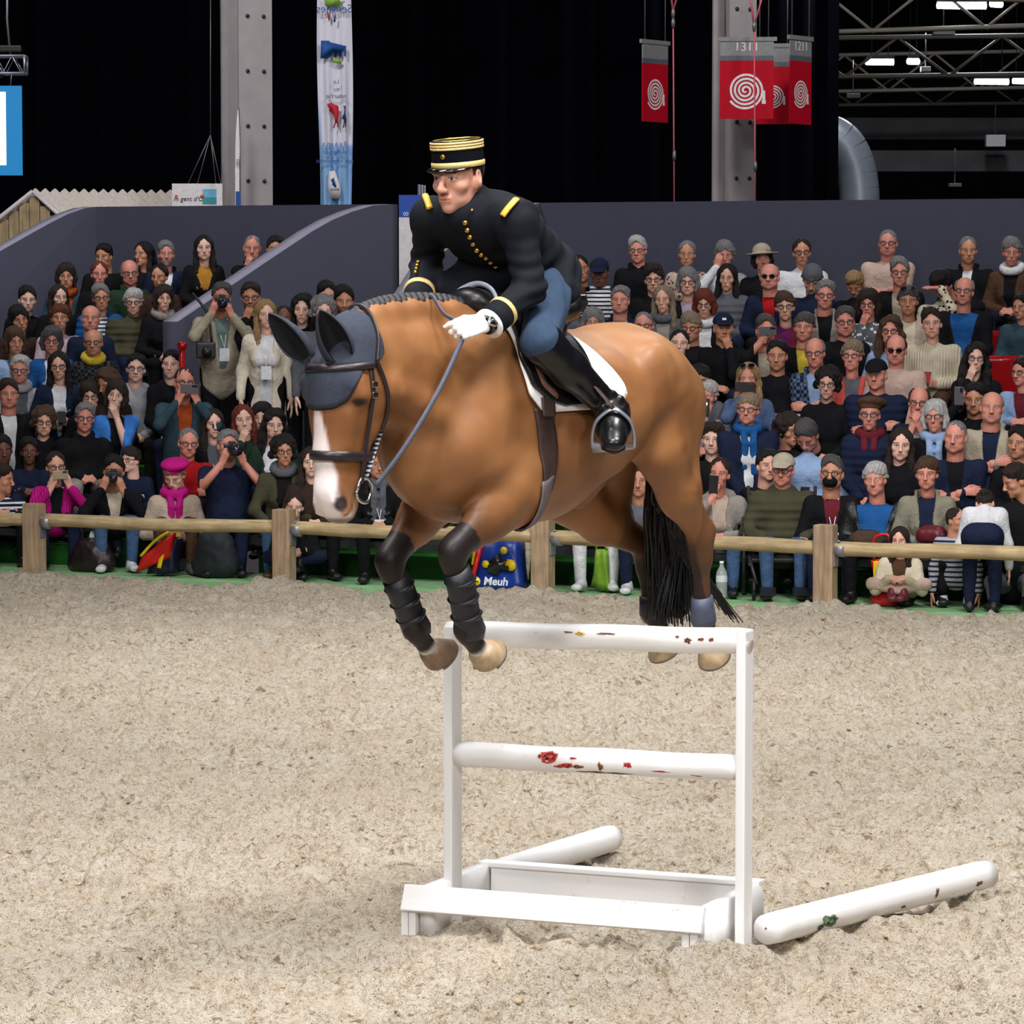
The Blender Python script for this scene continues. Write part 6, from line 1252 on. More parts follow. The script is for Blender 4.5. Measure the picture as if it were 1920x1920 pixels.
hold_phone('woman in a bright magenta cardigan taking a picture', .125, .070, 'small silver camera held up by the woman in magenta', m=M_silver)
hold_phone("person hidden behind a black tablet near the rider's back", .13, .15, "black tablet held before a face near the rider's back", dz=-.03)
hold_phone('man in black holding a grey phone before his eyes', .145, .072, 'grey phone held before the eyes of the man in black', dz=.0, m=M_phoneg)
hold_phone('blonde woman with sunglasses on her head filming with a phone', .150, .075, 'dark phone held level by the blonde woman in denim', dz=-.045)
hold_phone('black-haired young man holding his phone high', .070, .140, 'pale phone raised by the black-haired young man', dy=.07*-1.3, dz=.05, m=M_phoneg)
hold_phone('woman in a grey hooded jacket looking at her phone', .07, .135, 'dark phone in front of the mouth of the woman in grey hooded jacket', dz=-.075, dx=.21)
def lamp(r): MB().tube([(.008, .0, .03), (.011, .0, .03)], .017, 12).build('phone_lamp', glow('phone_lamp', (.8, .88, 1), 40), r)
hold_phone('white-haired person with a lit phone lamp', .07, .14, 'dark phone with its white lamp shining', dz=-.075, dy=.03, extra_=lamp)
for lab, ol, m in (("woman in a cream cable-knit jumper with a red phone", 'red phone case held by the woman in cable-knit', mat('red_case', srgb(150, 40, 44), .4)), ('grey-haired man in a pale blue shirt bent over his phone', 'small dark phone under the eyes of the man in pale blue', M_phone), ('elderly woman in a magenta beret and scarf reading her phone', 'phone in a mustard case read by the woman in the magenta beret', mat('mustard_case', srgb(150, 112, 40), .5)), ('black-haired woman with glasses in a navy coat with white edge', 'phone resting in the hands of the woman in the navy coat', M_phone)):
    I = PEOPLE[lab]; held(lab, 'phone', 'phone', (I['W'][0]+I['W'][1])/2+[.10, 0, .06], Ry(-.9), phone_b(.072, .145, m, False), ol)
def camera_b(L, r):
    def f(root):
        MB().box((0, 0, 0), (.055, .125, .085), None, .008).box((.0, 0, .052), (.05, .05, .03), None, .006).build('camera_body', M_cam, root); MB().tube([(.02, 0, 0), (.05, 0, 0), (.051, 0, 0), (L, 0, 0)], [r*.9, r*.9, r, r], 18).build('lens_barrel', M_cam, root)
        MB().tube([(L, 0, 0), (L+.002, 0, 0)], r*.78, 18).build('front_glass', M_lensg, root)
    return f
for lab, L, r, ol in (('big standing photographer in a khaki vest with a camera at his eye', .13, .042, 'black camera held to the eye of the standing photographer'), ('person in a black and cream jacket behind a camera', .10, .034, 'black camera with short lens held by the person in black and cream'), ('man in a dark tee shirt aiming a long black lens', .20, .050, 'camera with long black lens aimed by the man in the dark tee shirt')):
    I = PEOPLE[lab]; held(lab, 'camera', 'camera', I['hd']+I['RH']@np.array([.165, 0, -.035]), I['RH'], camera_b(L, r), ol)
I = PEOPLE['big standing photographer in a khaki vest with a camera at his eye']
def bag2(root): MB().box((0, 0, 0), (.10, .16, .14), None, .02).tube([(.03, .0, 0), (.12, 0, -.02)], .04, 14).build('camera_body', M_cam, root); MB().tube(spline([(0, .05, .06), (-.03, .02, .3), (-.08, -.1, .48)], 10), .012, 6).build('strap', M_cam, root)
held('big standing photographer in a khaki vest with a camera at his eye', 'camera', 'camera', I['hd']+[.16, -.15, -.45], np.eye(3), bag2, 'second black camera hanging at the hip of the standing photographer')
# ---- bags
def softbag(name, lab, cat, base, w, d, h, m, rz, extra_=None, bulge=.25):
    root = thing(name, lab, cat, base, rz); s = SDF((-w, -d, -.02), (w, d, h*1.15), .010); s.ell((0, 0, h*.42), (w*.5, d*.55, h*.5), None, 0); s.cap((-w*.32, 0, h*.25), (w*.32, 0, h*.25), d*.42, d*.42, .05); s.cap((-w*.2, 0, h*.75), (w*.2, 0, h*.75), d*.22, d*.22, .08); s.fn(lambda X, Y, Z: np.broadcast_arrays(Z, X, Y)[0], .004, True)
    V, F = s.net(1); V = V+vnormals(V, F)*(.012*(vnoise(V[:, 0]+V[:, 1], V[:, 2], .05, 3)-.5))[:, None]; obj('bag_body', V, F, m, root)
    if extra_: extra_(root)
    return root
M_pleather = mat('dark_brown_leather', srgb(38, 26, 30), .35, .3, 20, .003, 40); g_ = G(172, 1072)
def hb(root):
    obj('handle', *tube(spline([(-.09, .0, .22), (-.07, -.02, .32), (.05, -.02, .33), (.09, 0, .22)], 20), .010, 8), m=M_pleather, parent=root)
    for x in (-.07, .07): MB().tube([(x+.02*math.cos(t), -.06, .2+.02*math.sin(t)) for t in np.linspace(0, 2*PI, 12)], .004, 6, False).build('ring', M_steel, root)
softbag('handbag', 'dark brown leather handbag on the carpet below the camera in black and cream', 'bag', (g_[0], g_[1]+.06, 0), .34, .22, .27, M_pleather, FANG, hb)
V, F = boxv((.09, .03, .13), .012); V = V+np.array([0, 0, .0]); o = obj('paper_sheet', V, F, mat('white_paper', srgb(228, 228, 234), .7)); o.location = (g_[0]+.03, g_[1]+.07, .32); o.rotation_euler = (0, .25, 0); tag(o, 'white paper sticking out of the dark brown handbag', 'paper')
M_bred = mat('bag_red', srgb(214, 24, 22), .35, .1, 10); M_byel = mat('bag_yellow', srgb(240, 205, 20), .35, .1, 10); M_bblue = mat('bag_blue', srgb(18, 52, 140), .35, .25, 12); M_bnavy = mat('bag_navy', srgb(16, 22, 48), .4, .2, 12); M_lime = mat('bag_lime', srgb(110, 150, 34), .5, .2, 10)
def shopbag(lab, P4, d, mats, parts):               # carrier bag: four corners on the ground plane facing the ring
    root = thing('carrier_bag', lab, 'bag', P4[0], FANG); M_ = np.linalg.inv(np.array(root.matrix_basis if False else M4(Rz(FANG), P4[0]))); L = [(np.array([*p, 1])@M_.T)[:3] for p in P4]; b = MB(); n = 7; G_ = []
    for back in (0, 1):
        for v in range(n):
            for u in range(n):
                a, c = u/(n-1), v/(n-1); p = (L[0]*(1-a)+L[1]*a)*(1-c)+(L[3]*(1-a)+L[2]*a)*c; p = p+np.array([0, (d if back else -.02*math.sin(PI*a)*math.sin(PI*c)*1)+.012*math.sin(a*9+c*5), 0]); G_.append(p)
    Fq = [[v*n+u, v*n+u+1, (v+1)*n+u+1, (v+1)*n+u] for v in range(n-1) for u in range(n-1)]; Fb = [[q+n*n for q in f[::-1]] for f in Fq]; ring = [u for u in range(n)]+[v*n+n-1 for v in range(1, n)]+[(n-1)*n+u for u in range(n-2, -1, -1)]+[v*n for v in range(n-2, 0, -1)]
    Fs = [[ring[i], ring[(i+1) % len(ring)]+0, ring[(i+1) % len(ring)]+n*n, ring[i]+n*n][::-1] for i in range(len(ring))]
    obj('bag_body', G_, Fq+Fb+Fs, mats[0], root); parts(root, L); return root
pb = [PB(252, 1074, .22), PB(318, 1046, .30), PB(322, 1000, .28), PB(268, 1042, .20)]
def rb(root, L):
    obj('yellow_trim', *tube(spline([L[3]+[0, -.03, .0], (L[3]+L[2])/2+[0, -.04, .03], L[2]+[0, -.03, .02]], 12), (.012, .03), 8), m=M_byel, parent=root); obj('handle', *tube(spline([L[2]+[-.03, 0, 0], L[2]+[.0, -.03, .10], L[2]+[.05, 0, .02]], 12), .012, 8), m=M_bred, parent=root)
shopbag('crumpled red and yellow carrier bag leaning by the fence on the left', pb, .06, [M_bred], rb)
pb = [PB(275, 1076, .30), PB(322, 1076, .30), PB(328, 1012, .34), PB(290, 1012, .34)]
shopbag('navy carrier bag behind the crumpled red one', pb, .12, [M_bnavy], lambda r, L: obj('yellow_leaf', *tube(spline([(L[0]+L[1])/2+[.02, -.04, .05], (L[2]+L[3])/2+[.02, -.05, -.05]], 8), (.02, .006), 8), m=M_byel, parent=r))
FONTS = []
def textobj(s_, size, m, par, loc, rot, sx=1, ext=.001, align='CENTER', nm='lettering', sh=0, bold=0):
    cu = bpy.data.curves.new(nm, 'FONT'); cu.body = s_; cu.size = size; cu.extrude = ext; cu.align_x = align; cu.align_y = 'CENTER'; cu.shear = sh; cu.offset = bold; cu.materials.append(m); o = bpy.data.objects.new(nm, cu); C.objects.link(o); o.parent = par; o.location = loc; o.rotation_euler = rot; o.scale = (sx, 1, 1); FONTS.append(o); return o
M_txtw = mat('white_print', (.80, .82, .84), .6); M_txtd = mat('dark_print', (.02, .03, .06), .6); M_txtb = mat('blue_print', srgb(24, 62, 140), .6)
pb = [PB(884, 1108, .24), PB(978, 1108, .24), PB(968, 1010, .34), PB(905, 1010, .34)]
def bb(root, L):
    obj('red_side', *tube([L[0]+[.0, -.02, .01], L[3]+[-.0, -.02, 0]], (.012, .030), 8), m=M_bred, parent=root); obj('yellow_side', *tube([(L[0]+L[3])/2+[-.03, -.015, 0], L[3]+[-.03, -.015, 0]], (.012, .03), 8), m=M_byel, parent=root)
    w = L[1]-L[0]; c = L[0]+w*.16+[0, -.055, .078]; obj('round_emblem', *tube([c, c+[0, -.004, 0]], .034, 20), m=M_byel, parent=root); obj('emblem_bar', *boxv((.036, .004, .010)), m=M_bblue, parent=root).location = c+[0, -.006, 0]
    textobj('Meuh', .085, M_txtw, root, L[0]+w*.55+[0, -.062, .075], (PI/2, 0, 0), 1.05, .001, 'CENTER', 'lettering', .15, .002)
    P = [(.30, .38), (.55, .30), (.62, .42), (.80, .40), (.82, .62), (.66, .60), (.58, .74), (.34, .58)]; q = lambda u, v: (L[0]*(1-u)+L[1]*u)*(1-v)+(L[3]*(1-u)+L[2]*u)*v+np.array([0, -.045, 0]); V = [q(u, v) for u, v in P]+[q(u, v)+[0, .006, 0] for u, v in P]; n = 8
    obj('black_patch', V, [list(range(n)), list(range(2*n-1, n-1, -1))]+[[i, i+n, (i+1) % n+n, (i+1) % n] for i in range(n)], M_phone, root, False)
    for u, v, r in ((.26, .52, .03), (.86, .50, .045), (.70, .78, .03)): cc = q(u, v)+np.array([0, .002, 0]); obj('yellow_patch', *tube([cc, cc+[0, -.003, 0]], r, 9), m=M_byel, parent=root)
shopbag('blue carrier bag with yellow emblem and white lettering by the middle fence post', pb, .14, [M_bblue], bb)
pb = [PB(1108, 1098, .5), PB(1140, 1110, .46), PB(1138, 1030, .5), PB(1118, 1030, .5)]
shopbag('lime green bag hanging behind the fence under the horse belly', pb, .05, [M_lime], lambda r, L: obj('handle', *tube(spline([L[3], L[3]+[0.02, 0, .1], L[2]], 10), .008, 6), m=M_lime, parent=r))
pb = [PB(1644, 1120, .42), PB(1662, 1120, .42), PB(1668, 1046, .42), PB(1634, 1050, .42)]
def rb3(root, L): obj('handle', *tube(spline([L[3]+[.02, 0, 0], L[3]+[.03, -.02, .16], L[2]+[.0, -.02, .16], L[2]], 14), .010, 8), m=M_bred, parent=root); c = (L[2]+L[3]+L[0])/3+[.01, -.03, .02]; obj('yellow_panel', *boxv((.09, .006, .12), .002), m=M_byel, parent=root).location = c
shopbag('red and yellow carrier bag standing by the seated little girl', pb, .08, [M_bred], rb3)
softbag('red_pouch', 'small shiny red pouch in front of the seated little girl', 'pouch', (*G(1660, 1136)[:2]+np.array([0, .02]), 0), .17, .12, .13, mat('shiny_red', srgb(190, 20, 28), .2, coat=.4), FANG)
def bott(lab, px, py):
    root = thing('water_bottle', lab, 'bottle', PB(px, py, .42)*[1, 1, 0]); t = NT('clear_plastic'); t.base((.85, .9, .92)).set(rough=.06, alpha=.35, spec=.7); n = 18; pr = [(.0, .036), (.01, .042), (.16, .042), (.19, .040), (.235, .016), (.25, .014)]; obj('bottle_body', *tube([(0, 0, z) for z, r in pr], [r for z, r in pr], n), m=t.m, parent=root); obj('cap', *tube([(0, 0, .25), (0, 0, .272)], .016, 14), m=M_txtw, parent=root); obj('label_band', *tube([(0, 0, .12), (0, 0, .165)], .0425, n, False), m=M_txtw, parent=root)
bott('clear plastic water bottle standing behind the fence near the horse tail', 1353, 1107)
softbag('handbag', 'burgundy handbag on the lap of the woman in the sage jacket', 'bag', PB(1748, 1016, .56), .22, .12, .11, mat('burgundy_leather', srgb(96, 26, 36), .4), FANG-.2)
I = PEOPLE['white-haired man in a blue jumper and black leather jacket']; softbag('fur_hat', 'brown fur hat held on the lap of the white-haired man in blue', 'hat', I['org']+I['R']@np.array([.30, -.02, .10]), .20, .16, .11, mat('brown_fur', srgb(70, 48, 36), .9, .4, 80, .006, 150), FANG)
softbag('rucksack', 'dark rucksack on the carpet between the seated spectators on the left', 'bag', PB(405, 1080, .42)*[1, 1, 0], .34, .24, .40, mat('dark_rucksack', srgb(24, 32, 38), .7), FANG)
# ---- wheelchair of the man in the parka
I = PEOPLE['man in a khaki cap and olive parka with hands on his knees']; wc = thing('wheelchair', 'black wheelchair under the man in the khaki cap', 'wheelchair', (*I['org'][:2], 0), math.atan2(I['R'][1, 0], I['R'][0, 0]))
M_wc = mat('wheelchair_frame', (.015, .015, .017), .4); zs = I['org'][2]
for y in (1, -1):
    MB().tube([(.0+.28*math.cos(t), y*.29, .29+.28*math.sin(t)) for t in np.linspace(0, 2*PI, 33)], .014, 8, False).build('wheel', M_wc, wc); MB().tube([(.46+.07*math.cos(t), y*.22, .075+.07*math.sin(t)) for t in np.linspace(0, 2*PI, 19)], .014, 8, False).build('front_wheel', M_wc, wc)
    MB().tube([(-.18, y*.25, zs+.5), (-.18, y*.25, zs), (.36, y*.25, zs), (.50, y*.20, .12)], .013, 8).tube([(-.18, y*.25, .30), (.40, y*.25, .25)], .012, 8).build('frame', M_wc, wc); MB().box((.54, y*.12, .07), (.16, .12, .012), Ry(.25), .003).build('footrest', M_wc, wc)
MB().box((.1, 0, zs-.02), (.46, .48, .03), None, .01).build('seat', M_wc, wc); MB().box((-.18, 0, zs+.25), (.03, .48, .42), None, .01).build('backrest', M_wc, wc)
# ---- free seats and the red post
M_rseat = mat('red_plastic', srgb(150, 14, 18), .22, .06, 8, coat=.3); M_gseat = mat('grey_chair_cloth', srgb(160, 158, 160), .7)
def seatb(lab, px, py, row, m):
    p = PB(px, py, ROWB[row]+.1); az = FANG-PI/2; root = thing('stand_seat', lab, 'seat', (p[0], p[1], rowv(SEATZ, row)), az); n, m_ = 9, 7; P = np.array([[(-.02-.05*abs(u)**2*0-.03*(1-abs(u)), u*.20*(1-.12*max(0, v-.7)/.3), .02+v*.40) for u in np.linspace(-1, 1, m_)] for v in np.linspace(0, 1, n)]); V, Q = gridmesh(P, .02); obj('backrest', V, Q, m, root); P = np.array([[(.02+v*.38, u*.20, .03-.02*(1-u*u)*math.sin(PI*v)) for u in np.linspace(-1, 1, m_)] for v in np.linspace(0, 1, n)]); V, Q = gridmesh(P, .02); obj('seat_pan', V, Q, m, root); MB().tube([(.1, 0, .0), (.1, 0, -.25)], .03, 10).build('pedestal', M_dark, root)
seatb('empty red plastic seat in the right stand, below the woman with white scarf', 1870, 630, 6, M_rseat); seatb('red plastic seat half hidden behind the long black hair on the right', 1880, 700, 5, M_rseat)
seatb('light grey chair back behind the man in pale blue', 1470, 812, 3, M_gseat)
p = PB(342, 720, 1.9); root = thing('barrier_post', 'red post topped with a ball beside the standing photographer', 'post', (p[0], p[1], 0)); zb_ = PB(342, 648, 1.9)[2]
obj('shaft', *tube([(0, 0, 0), (0, 0, zb_-.03)], .026, 14), m=M_rseat, parent=root); bm_ = bmesh.new(); bmesh.ops.create_uvsphere(bm_, u_segments=18, v_segments=12, radius=.043); V = [v.co[:] for v in bm_.verts]; F = [[v.index for v in f.verts] for f in bm_.faces]; bm_.free(); obj('ball', V, F, M_rseat, root).location = (0, 0, zb_)
# ================================================================ signs, banner, roof and what hangs in the hall
def panel(root, nm, w, h, d, m, x=0, z=0, y=0): o = MB().box((x, y, z), (w, d, h)).build(nm, m, root); return o
M_sred = mat('sign_red', srgb(180, 8, 34), .7, .06, 6, spec=.15); M_sgry = mat('sign_grey', srgb(128, 128, 128), .6); M_sdk = mat('sign_slate', srgb(84, 92, 100), .6); M_swh = mat('sign_white', srgb(222, 216, 218), .6); M_cable = mat('steel_cable', srgb(120, 118, 120), .4, metal=.5); M_rope = mat('pink_rope', srgb(190, 90, 110), .7)
def spiral(root, r, cx, cz, y, mir=1):
    T = np.linspace(.0, 2*PI*4.35, 200); V = []; n = len(T); w = r*.062
    for k, t in enumerate(T):
        q = r*(.05+.95*t/T[-1]); a = t+PI/2+.35
        for ww in (-w*min(1, .4+k/30), w*min(1, .4+k/30)): V.append((cx+mir*(q+ww)*math.sin(a), y, cz+(q+ww)*math.cos(a)))
    F = [[2*i, 2*i+1, 2*i+3, 2*i+2] for i in range(n-1)]; a = T[-1]+PI/2+.35; ex = cx+mir*r*math.sin(a); ez = cz+r*math.cos(a); b = MB(); b.add(V, F, False); b.box((cx+mir*r*1.0, y, cz-r*.28), (w*2.4, .003, r*.55)); b.box((cx+mir*r*1.0, y, cz-r*.62), (w*3.4, .004, r*.22)); return b.build('hose_spiral', M_swh, root)
def hosesign(lab, px0, px1, py0, py1, Y, rz, num, up):
    s_ = FP/Y; c = U((px0+px1)/2, (py0+py1)/2, Y); W_ = (px1-px0)/s_/max(.25, math.cos(rz)); H = (py1-py0)/s_; root = thing('fire_hose_sign', lab, 'sign', c, rz); t = .012
    panel(root, 'red_panel', W_, H*.72, t, M_sred, 0, -H*.14); panel(root, 'grey_panel', W_, H*.20, t, M_sgry, 0, H*.38); panel(root, 'slate_band', W_, H*.06, t+.002, M_sdk, 0, H*.25); panel(root, 'top_bar', W_*1.12, H*.05, .03, M_sgry, 0, H*.485)
    spiral(root, W_*.34, -W_*.02, -H*.15, -t*.5-.003)
    if num: textobj(num, H*.15, M_swh, root, (0, -t*.5-.003, H*.385), (PI/2, 0, 0), 1.05, .001, 'CENTER', 'number')
    for x in (-.4, .4): MB().tube([(x*W_, 0, H*.5), (x*W_*1.02, 0, H*.5+up)], .006, 6).build('cable', M_cable, root)
hosesign('red fire hose sign numbered 1311 facing the ring, in front of the right column', 1350, 1450, 72, 222, 33.6, -.05, '1311', 1.2); hosesign('red fire hose sign seen edge on, hanging left of the right column', 1203, 1253, 78, 228, 34.5, .95, '', 1.2)
hosesign('darker red fire hose sign behind the one numbered 1311', 1418, 1482, 84, 232, 34.6, -.02, '', .8); hosesign('narrow turned fire hose sign on the right of the group', 1478, 1523, 70, 232, 34.0, .95, '1211', 1.2)
def rig(px, py0, py1, Y, kn, lab):
    b = U(px, py1, Y); a = U(px-3, py0, Y); root = thing('rigging_line', lab, 'rope', b); d = a-b; MB().tube([(0, 0, -.5), d*.99], .007, 6).build('line', M_rope, root)
    MB().tube([d*.99, d+[-.05, 0, .35]], .010, 6).tube([d*.99, d+[.1, 0, .35]], .009, 6).build('bridle_rope', M_rope, root)
    for k in kn: q = d*k; MB().tube([q-[0, 0, .05], q, q+[0, 0, .05]], [.012, .02, .012], 8).build('shackle', M_cable, root)
rig(1265, 18, 378, 33.0, (.98, .93, .24), 'thin pink rigging line left of the right column'); rig(1417, 46, 378, 33.2, (.99, .2), 'thin rigging line hanging in front of the sign numbered 1311')
# ---- long banner seen from behind (its print is mirrored)
Yb = 37.2; s_ = FP/Yb; bx = (629-960)/s_; root = thing('fabric_banner', 'tall white and pale blue fabric banner hanging beside the left column', 'banner', (bx, Yb, 0)); nu, nv = 30, 150; zt_ = U(629, -25, Yb)[2]; zb_ = U(629, 392, Yb)[2]-.3; V, col = [], []
for v in range(nv):
    f = v/(nv-1); py = -25+f*430
    for u in range(nu):
        a = u/(nu-1)*2-1; w = .178+.012*math.sin(f*5); ph = a*7+f*3.0; V.append((a*w+.012*f*2*math.sin(3*f), .030*math.sin(ph)*(.3+f)+.02*math.sin(a*13-f*5)*f, zt_+(zb_-zt_)*f)); blue = sst(243, 250, py)*1.0; edge = sst(.80, .92, abs(a))*sst(150, 215, py)*(a < 0)
        k = max(blue, .85*edge); col.append([*(np.array(srgb(214, 212, 226))*(1-k)+np.array(srgb(132, 172, 216))*k)])
t = NT('banner_fabric'); t.base(t.attr('Col')).set(rough=.8); F = [[i*nu+j, i*nu+j+1, (i+1)*nu+j+1, (i+1)*nu+j] for i in range(nv-1) for j in range(nu-1)]; obj('cloth', V, F, t.m, root, True, col=np.array(col))
def bz(py): return U(629, py, Yb)[2]
def bx_(px): return (px-629)/s_
def poly(root, nm, pts, m, y=-.075):
    P = [(bx_(x), y, bz(yy)) for x, yy in pts]; n = len(P); V = P+[(x, yq+.004, z) for x, yq, z in P]; obj(nm, V, [list(range(n)), list(range(2*n-1, n-1, -1))]+[[i, i+n, (i+1) % n+n, (i+1) % n] for i in range(n)], m, root, False)
M_pg = mat('print_green', srgb(134, 178, 70), .7); M_pb = mat('print_blue', srgb(26, 80, 150), .7); M_pr = mat('print_red', srgb(190, 32, 44), .7); M_pn = mat('print_navy', srgb(50, 62, 120), .7)
poly(root, 'green_print', [(611, -5), (613, 12), (622, 14), (628, 10), (636, 14), (645, 8), (640, 2), (646, -5)], M_pg)
poly(root, 'blue_print', [(605, 77), (620, 77), (622, 80), (652, 87), (651, 109), (648, 105), (648, 96), (644, 96), (642, 108), (639, 108), (637, 97), (633, 108), (629, 107), (628, 96), (624, 106), (620, 108), (604, 111)], M_pb)
poly(root, 'green_leaf_print', [(627, 108), (634, 110), (644, 116), (642, 121), (627, 118)], M_pg); poly(root, 'red_print', [(616, 24), (621, 26), (622, 34), (620, 42), (618, 34)], M_pr); poly(root, 'navy_print', [(630, 30), (633, 28), (632, 42), (628, 42)], M_pn)
poly(root, 'red_bull_print', [(616, 194), (619, 195), (623, 193), (631, 197), (637, 199), (638, 212), (636, 228), (637, 238), (635, 240), (634, 231), (632, 232), (629, 241), (627, 241), (630, 230), (630, 222), (626, 212), (621, 210), (620, 202), (617, 201)], M_pr)
poly(root, 'navy_cow_print', [(646, 199), (651, 199), (650, 210), (652, 225), (651, 238), (649, 240), (649, 228), (647, 240), (645, 240), (648, 226), (643, 222), (647, 214), (648, 205)], M_pn)
poly(root, 'white_emblem', [(619, 322), (630, 320), (637, 340), (641, 355), (640, 368), (632, 374), (621, 370), (617, 350)], M_swh); poly(root, 'blue_triangle', [(628, 333), (633, 351), (629, 351), (626, 342), (622, 338)], M_pb, -.09); poly(root, 'blue_dot', [(625, 343), (628, 343), (628, 347), (625, 347)], M_pb, -.09)
for tx, py, sz, m in (('Seniales', 18, 17, M_pb), ('Le', 154, 9, M_txtd), ('tu', 168, 9, M_txtd), ('nourrie', 181, 10, M_txtd), ("Il y a un s", 270, 10, M_txtb), ('mille par', 286, 10, M_txtb), ('nos rencontres', 302, 9.5, M_txtb), ('laiterie', 355, 5, M_pb)):
    o = textobj(tx, sz/s_*1.25, m, root, (bx_(630 if py > 200 or py < 100 else 633), -.082, bz(py)), (PI/2, 0, 0), -.95 if len(tx) > 9 else -1, .001)
MB().tube([(-.2, 0, zt_), (.2, 0, zt_)], .012, 8).build('top_bar', M_cable, root)
# ---- feather flag by the column, hanging board, spotlit sign
Yf = 36.0; s2_ = FP/Yf; root = thing('feather_flag', 'narrow white and blue feather flag in front of the left column', 'flag', U(447, 386, Yf)); Pz = lambda py: (386-py)/s2_
prof = [(385, 441, 450), (360, 441, 450), (320, 441, 450), (270, 442, 450), (235, 444, 449), (215, 446, 448.5), (207, 447, 448)]; V = [((x-447)/s2_, .01*math.sin(i), Pz(py)) for i, (py, a, b) in enumerate(prof) for x in (a, (a+b)/2, b)]; n = len(prof); obj('sail', V, [[3*i+j, 3*i+j+1, 3*i+4+j, 3*i+3+j] for i in range(n-1) for j in (0, 1)], M_swh, root); MB().tube([((450-447)/s2_, .012, -U(447, 386, Yf)[2]), ((450-447)/s2_, .012, Pz(250)), ((448.5-447)/s2_, .012, Pz(204))], .008, 6).build('pole', M_cable, root)
MB().box((0, -.016, Pz(372)), (9/s2_, .004, 26/s2_)).build('blue_foot', M_pb, root); textobj('(U)', .05, M_txtd, root, (0, -.02, Pz(305)), (PI/2, PI/2, 0))
Yk = 36.4; s3 = FP/Yk; root = thing('hanging_board', 'white advertising board hung on four cords left of the column', 'sign', U(370, 365, Yk)); MB().box((0, 0, -.06), (94/s3, .03, .35)).build('board', M_swh, root); xw = lambda px: (px-370)/s3; zw = lambda py: (365-py)/s3
for x in (352, 370, 405, 414): MB().tube([(xw(x), 0, zw(346)), (xw(395), 0, zw(254))], .005, 5).build('cord', M_cable, root)
MB().tube([(xw(395), 0, zw(258)), (xw(397), 0, zw(-30))], .005, 5).build('cord', M_cable, root); textobj("m gent d'Or", .068, mat('print_violet', srgb(92, 60, 92), .7), root, (xw(356), -.02, zw(373)), (PI/2, 0, 0), 1, .001, 'CENTER', 'lettering', .2); MB().box((xw(331), -.018, zw(368)), (.028, .004, .028), Ry(.4)).build('orange_mark', mat('print_orange', srgb(220, 100, 40), .7), root)
MB().box((xw(393), -.018, zw(368)), (26/s3, .004, 27/s3)).build('picture_sky', mat('print_sky', srgb(110, 180, 214), .7), root); MB().box((xw(393), -.021, zw(376)), (26/s3, .004, 12/s3)).build('picture_sea', mat('print_sea', srgb(60, 150, 160), .7), root); MB().tube([(xw(380), -.019, zw(368)), (xw(380), -.024, zw(368))], .021, 14).build('orange_disc', mat('print_orange', (0, 0, 0)), root)
Yl = 34.5; s4 = FP/Yl; root = thing('spotlit_sign', 'blue hanging sign with a bright white middle, cut by the left edge', 'sign', U(0, 245, Yl)); MB().box((0, 0, 0), (82/s4, .05, 166/s4)).build('blue_panel', glow('sign_blue_glow', srgb(20, 132, 196), .9), root); MB().box((-14/s4, -.03, .02), (52/s4, .01, 136/s4)).build('white_panel', glow('sign_white_glow', (.93, .95, 1), 1.5), root); MB().tube([(20/s4, 0, 83/s4), (23/s4, 0, 106/s4)], .006, 6).build('hook', M_cable, root)  # panels glow in place of the truss spotlight on them
root = thing('lighting_truss', 'short aluminium lighting truss above the blue sign, top left', 'truss', U(10, 122, Yl)); a_ = 38/s4
for y in (-.1, .1):
    for z in (.085, -.085): MB().tube([(-.6, y, z), (a_, y, z)], .014, 8).build('chord', M_alu, root)
    zz_ = [(-.55+i*.09, y, .085 if i % 2 else -.085) for i in range(int((a_+.55)/.09)+1)]; MB().tube(zz_, .008, 6).build('lattice', M_alu, root)
for z in (.085, -.085): MB().tube([(a_, -.1, z), (a_, .1, z)], .012, 6).build('end_bar', M_alu, root)
for y in (-.1, .1): MB().tube([(a_, y, -.085), (a_, y, .085)], .012, 6).build('end_bar', M_alu, root)
MB().tube([(.05, 0, .1), (.02, 0, .45), (.03, 0, .9)], .012, 6).build('hoist_chain', M_cable, root); MB().box((.05, 0, .16), (.22, .12, .06), None, .01).build('hoist', M_cam, root); MB().tube([(-.12, 0, -.02), (-.05, 0, -.12)], [.05, .06], 12).build('spot_lamp', M_cam, root)
# ---- wooden stall with corrugated roof behind the left wall
Ys = 37.5; s5 = FP/Ys; ap = U(62, 362, Ys); M_plank = woodmatv('stall_wood', srgb(150, 126, 92), srgb(196, 172, 132)); root = thing('market_stall', 'wooden stall with a white corrugated roof behind the left stand', 'stall', (ap[0], ap[1], 0)); zA = ap[2]; dz = .66; L5 = [(-.62, zA-.50), (0, zA), (.70, zA-.62)]
n = 11; xs_ = np.linspace(-.60, .52, n)
for i in range(n-1):
    xm = (xs_[i]+xs_[i+1])/2; zt2 = zA-(.80*abs(xm) if xm < 0 else .885*xm)-.03; MB().box((xm, 0, zt2/2), ((xs_[1]-xs_[0])*.94, .03+.006*(i % 2), zt2)).build('plank', M_plank, root)
for x0, z0, x1, z1 in ((0, zA+.02, -.68, zA-.53), (0, zA+.02, .62, zA-.53)): MB().tube([(x0, -.05, z0), (x1, -.05, z1)], (.02, .035), 6).build('verge_board', M_swh, root)
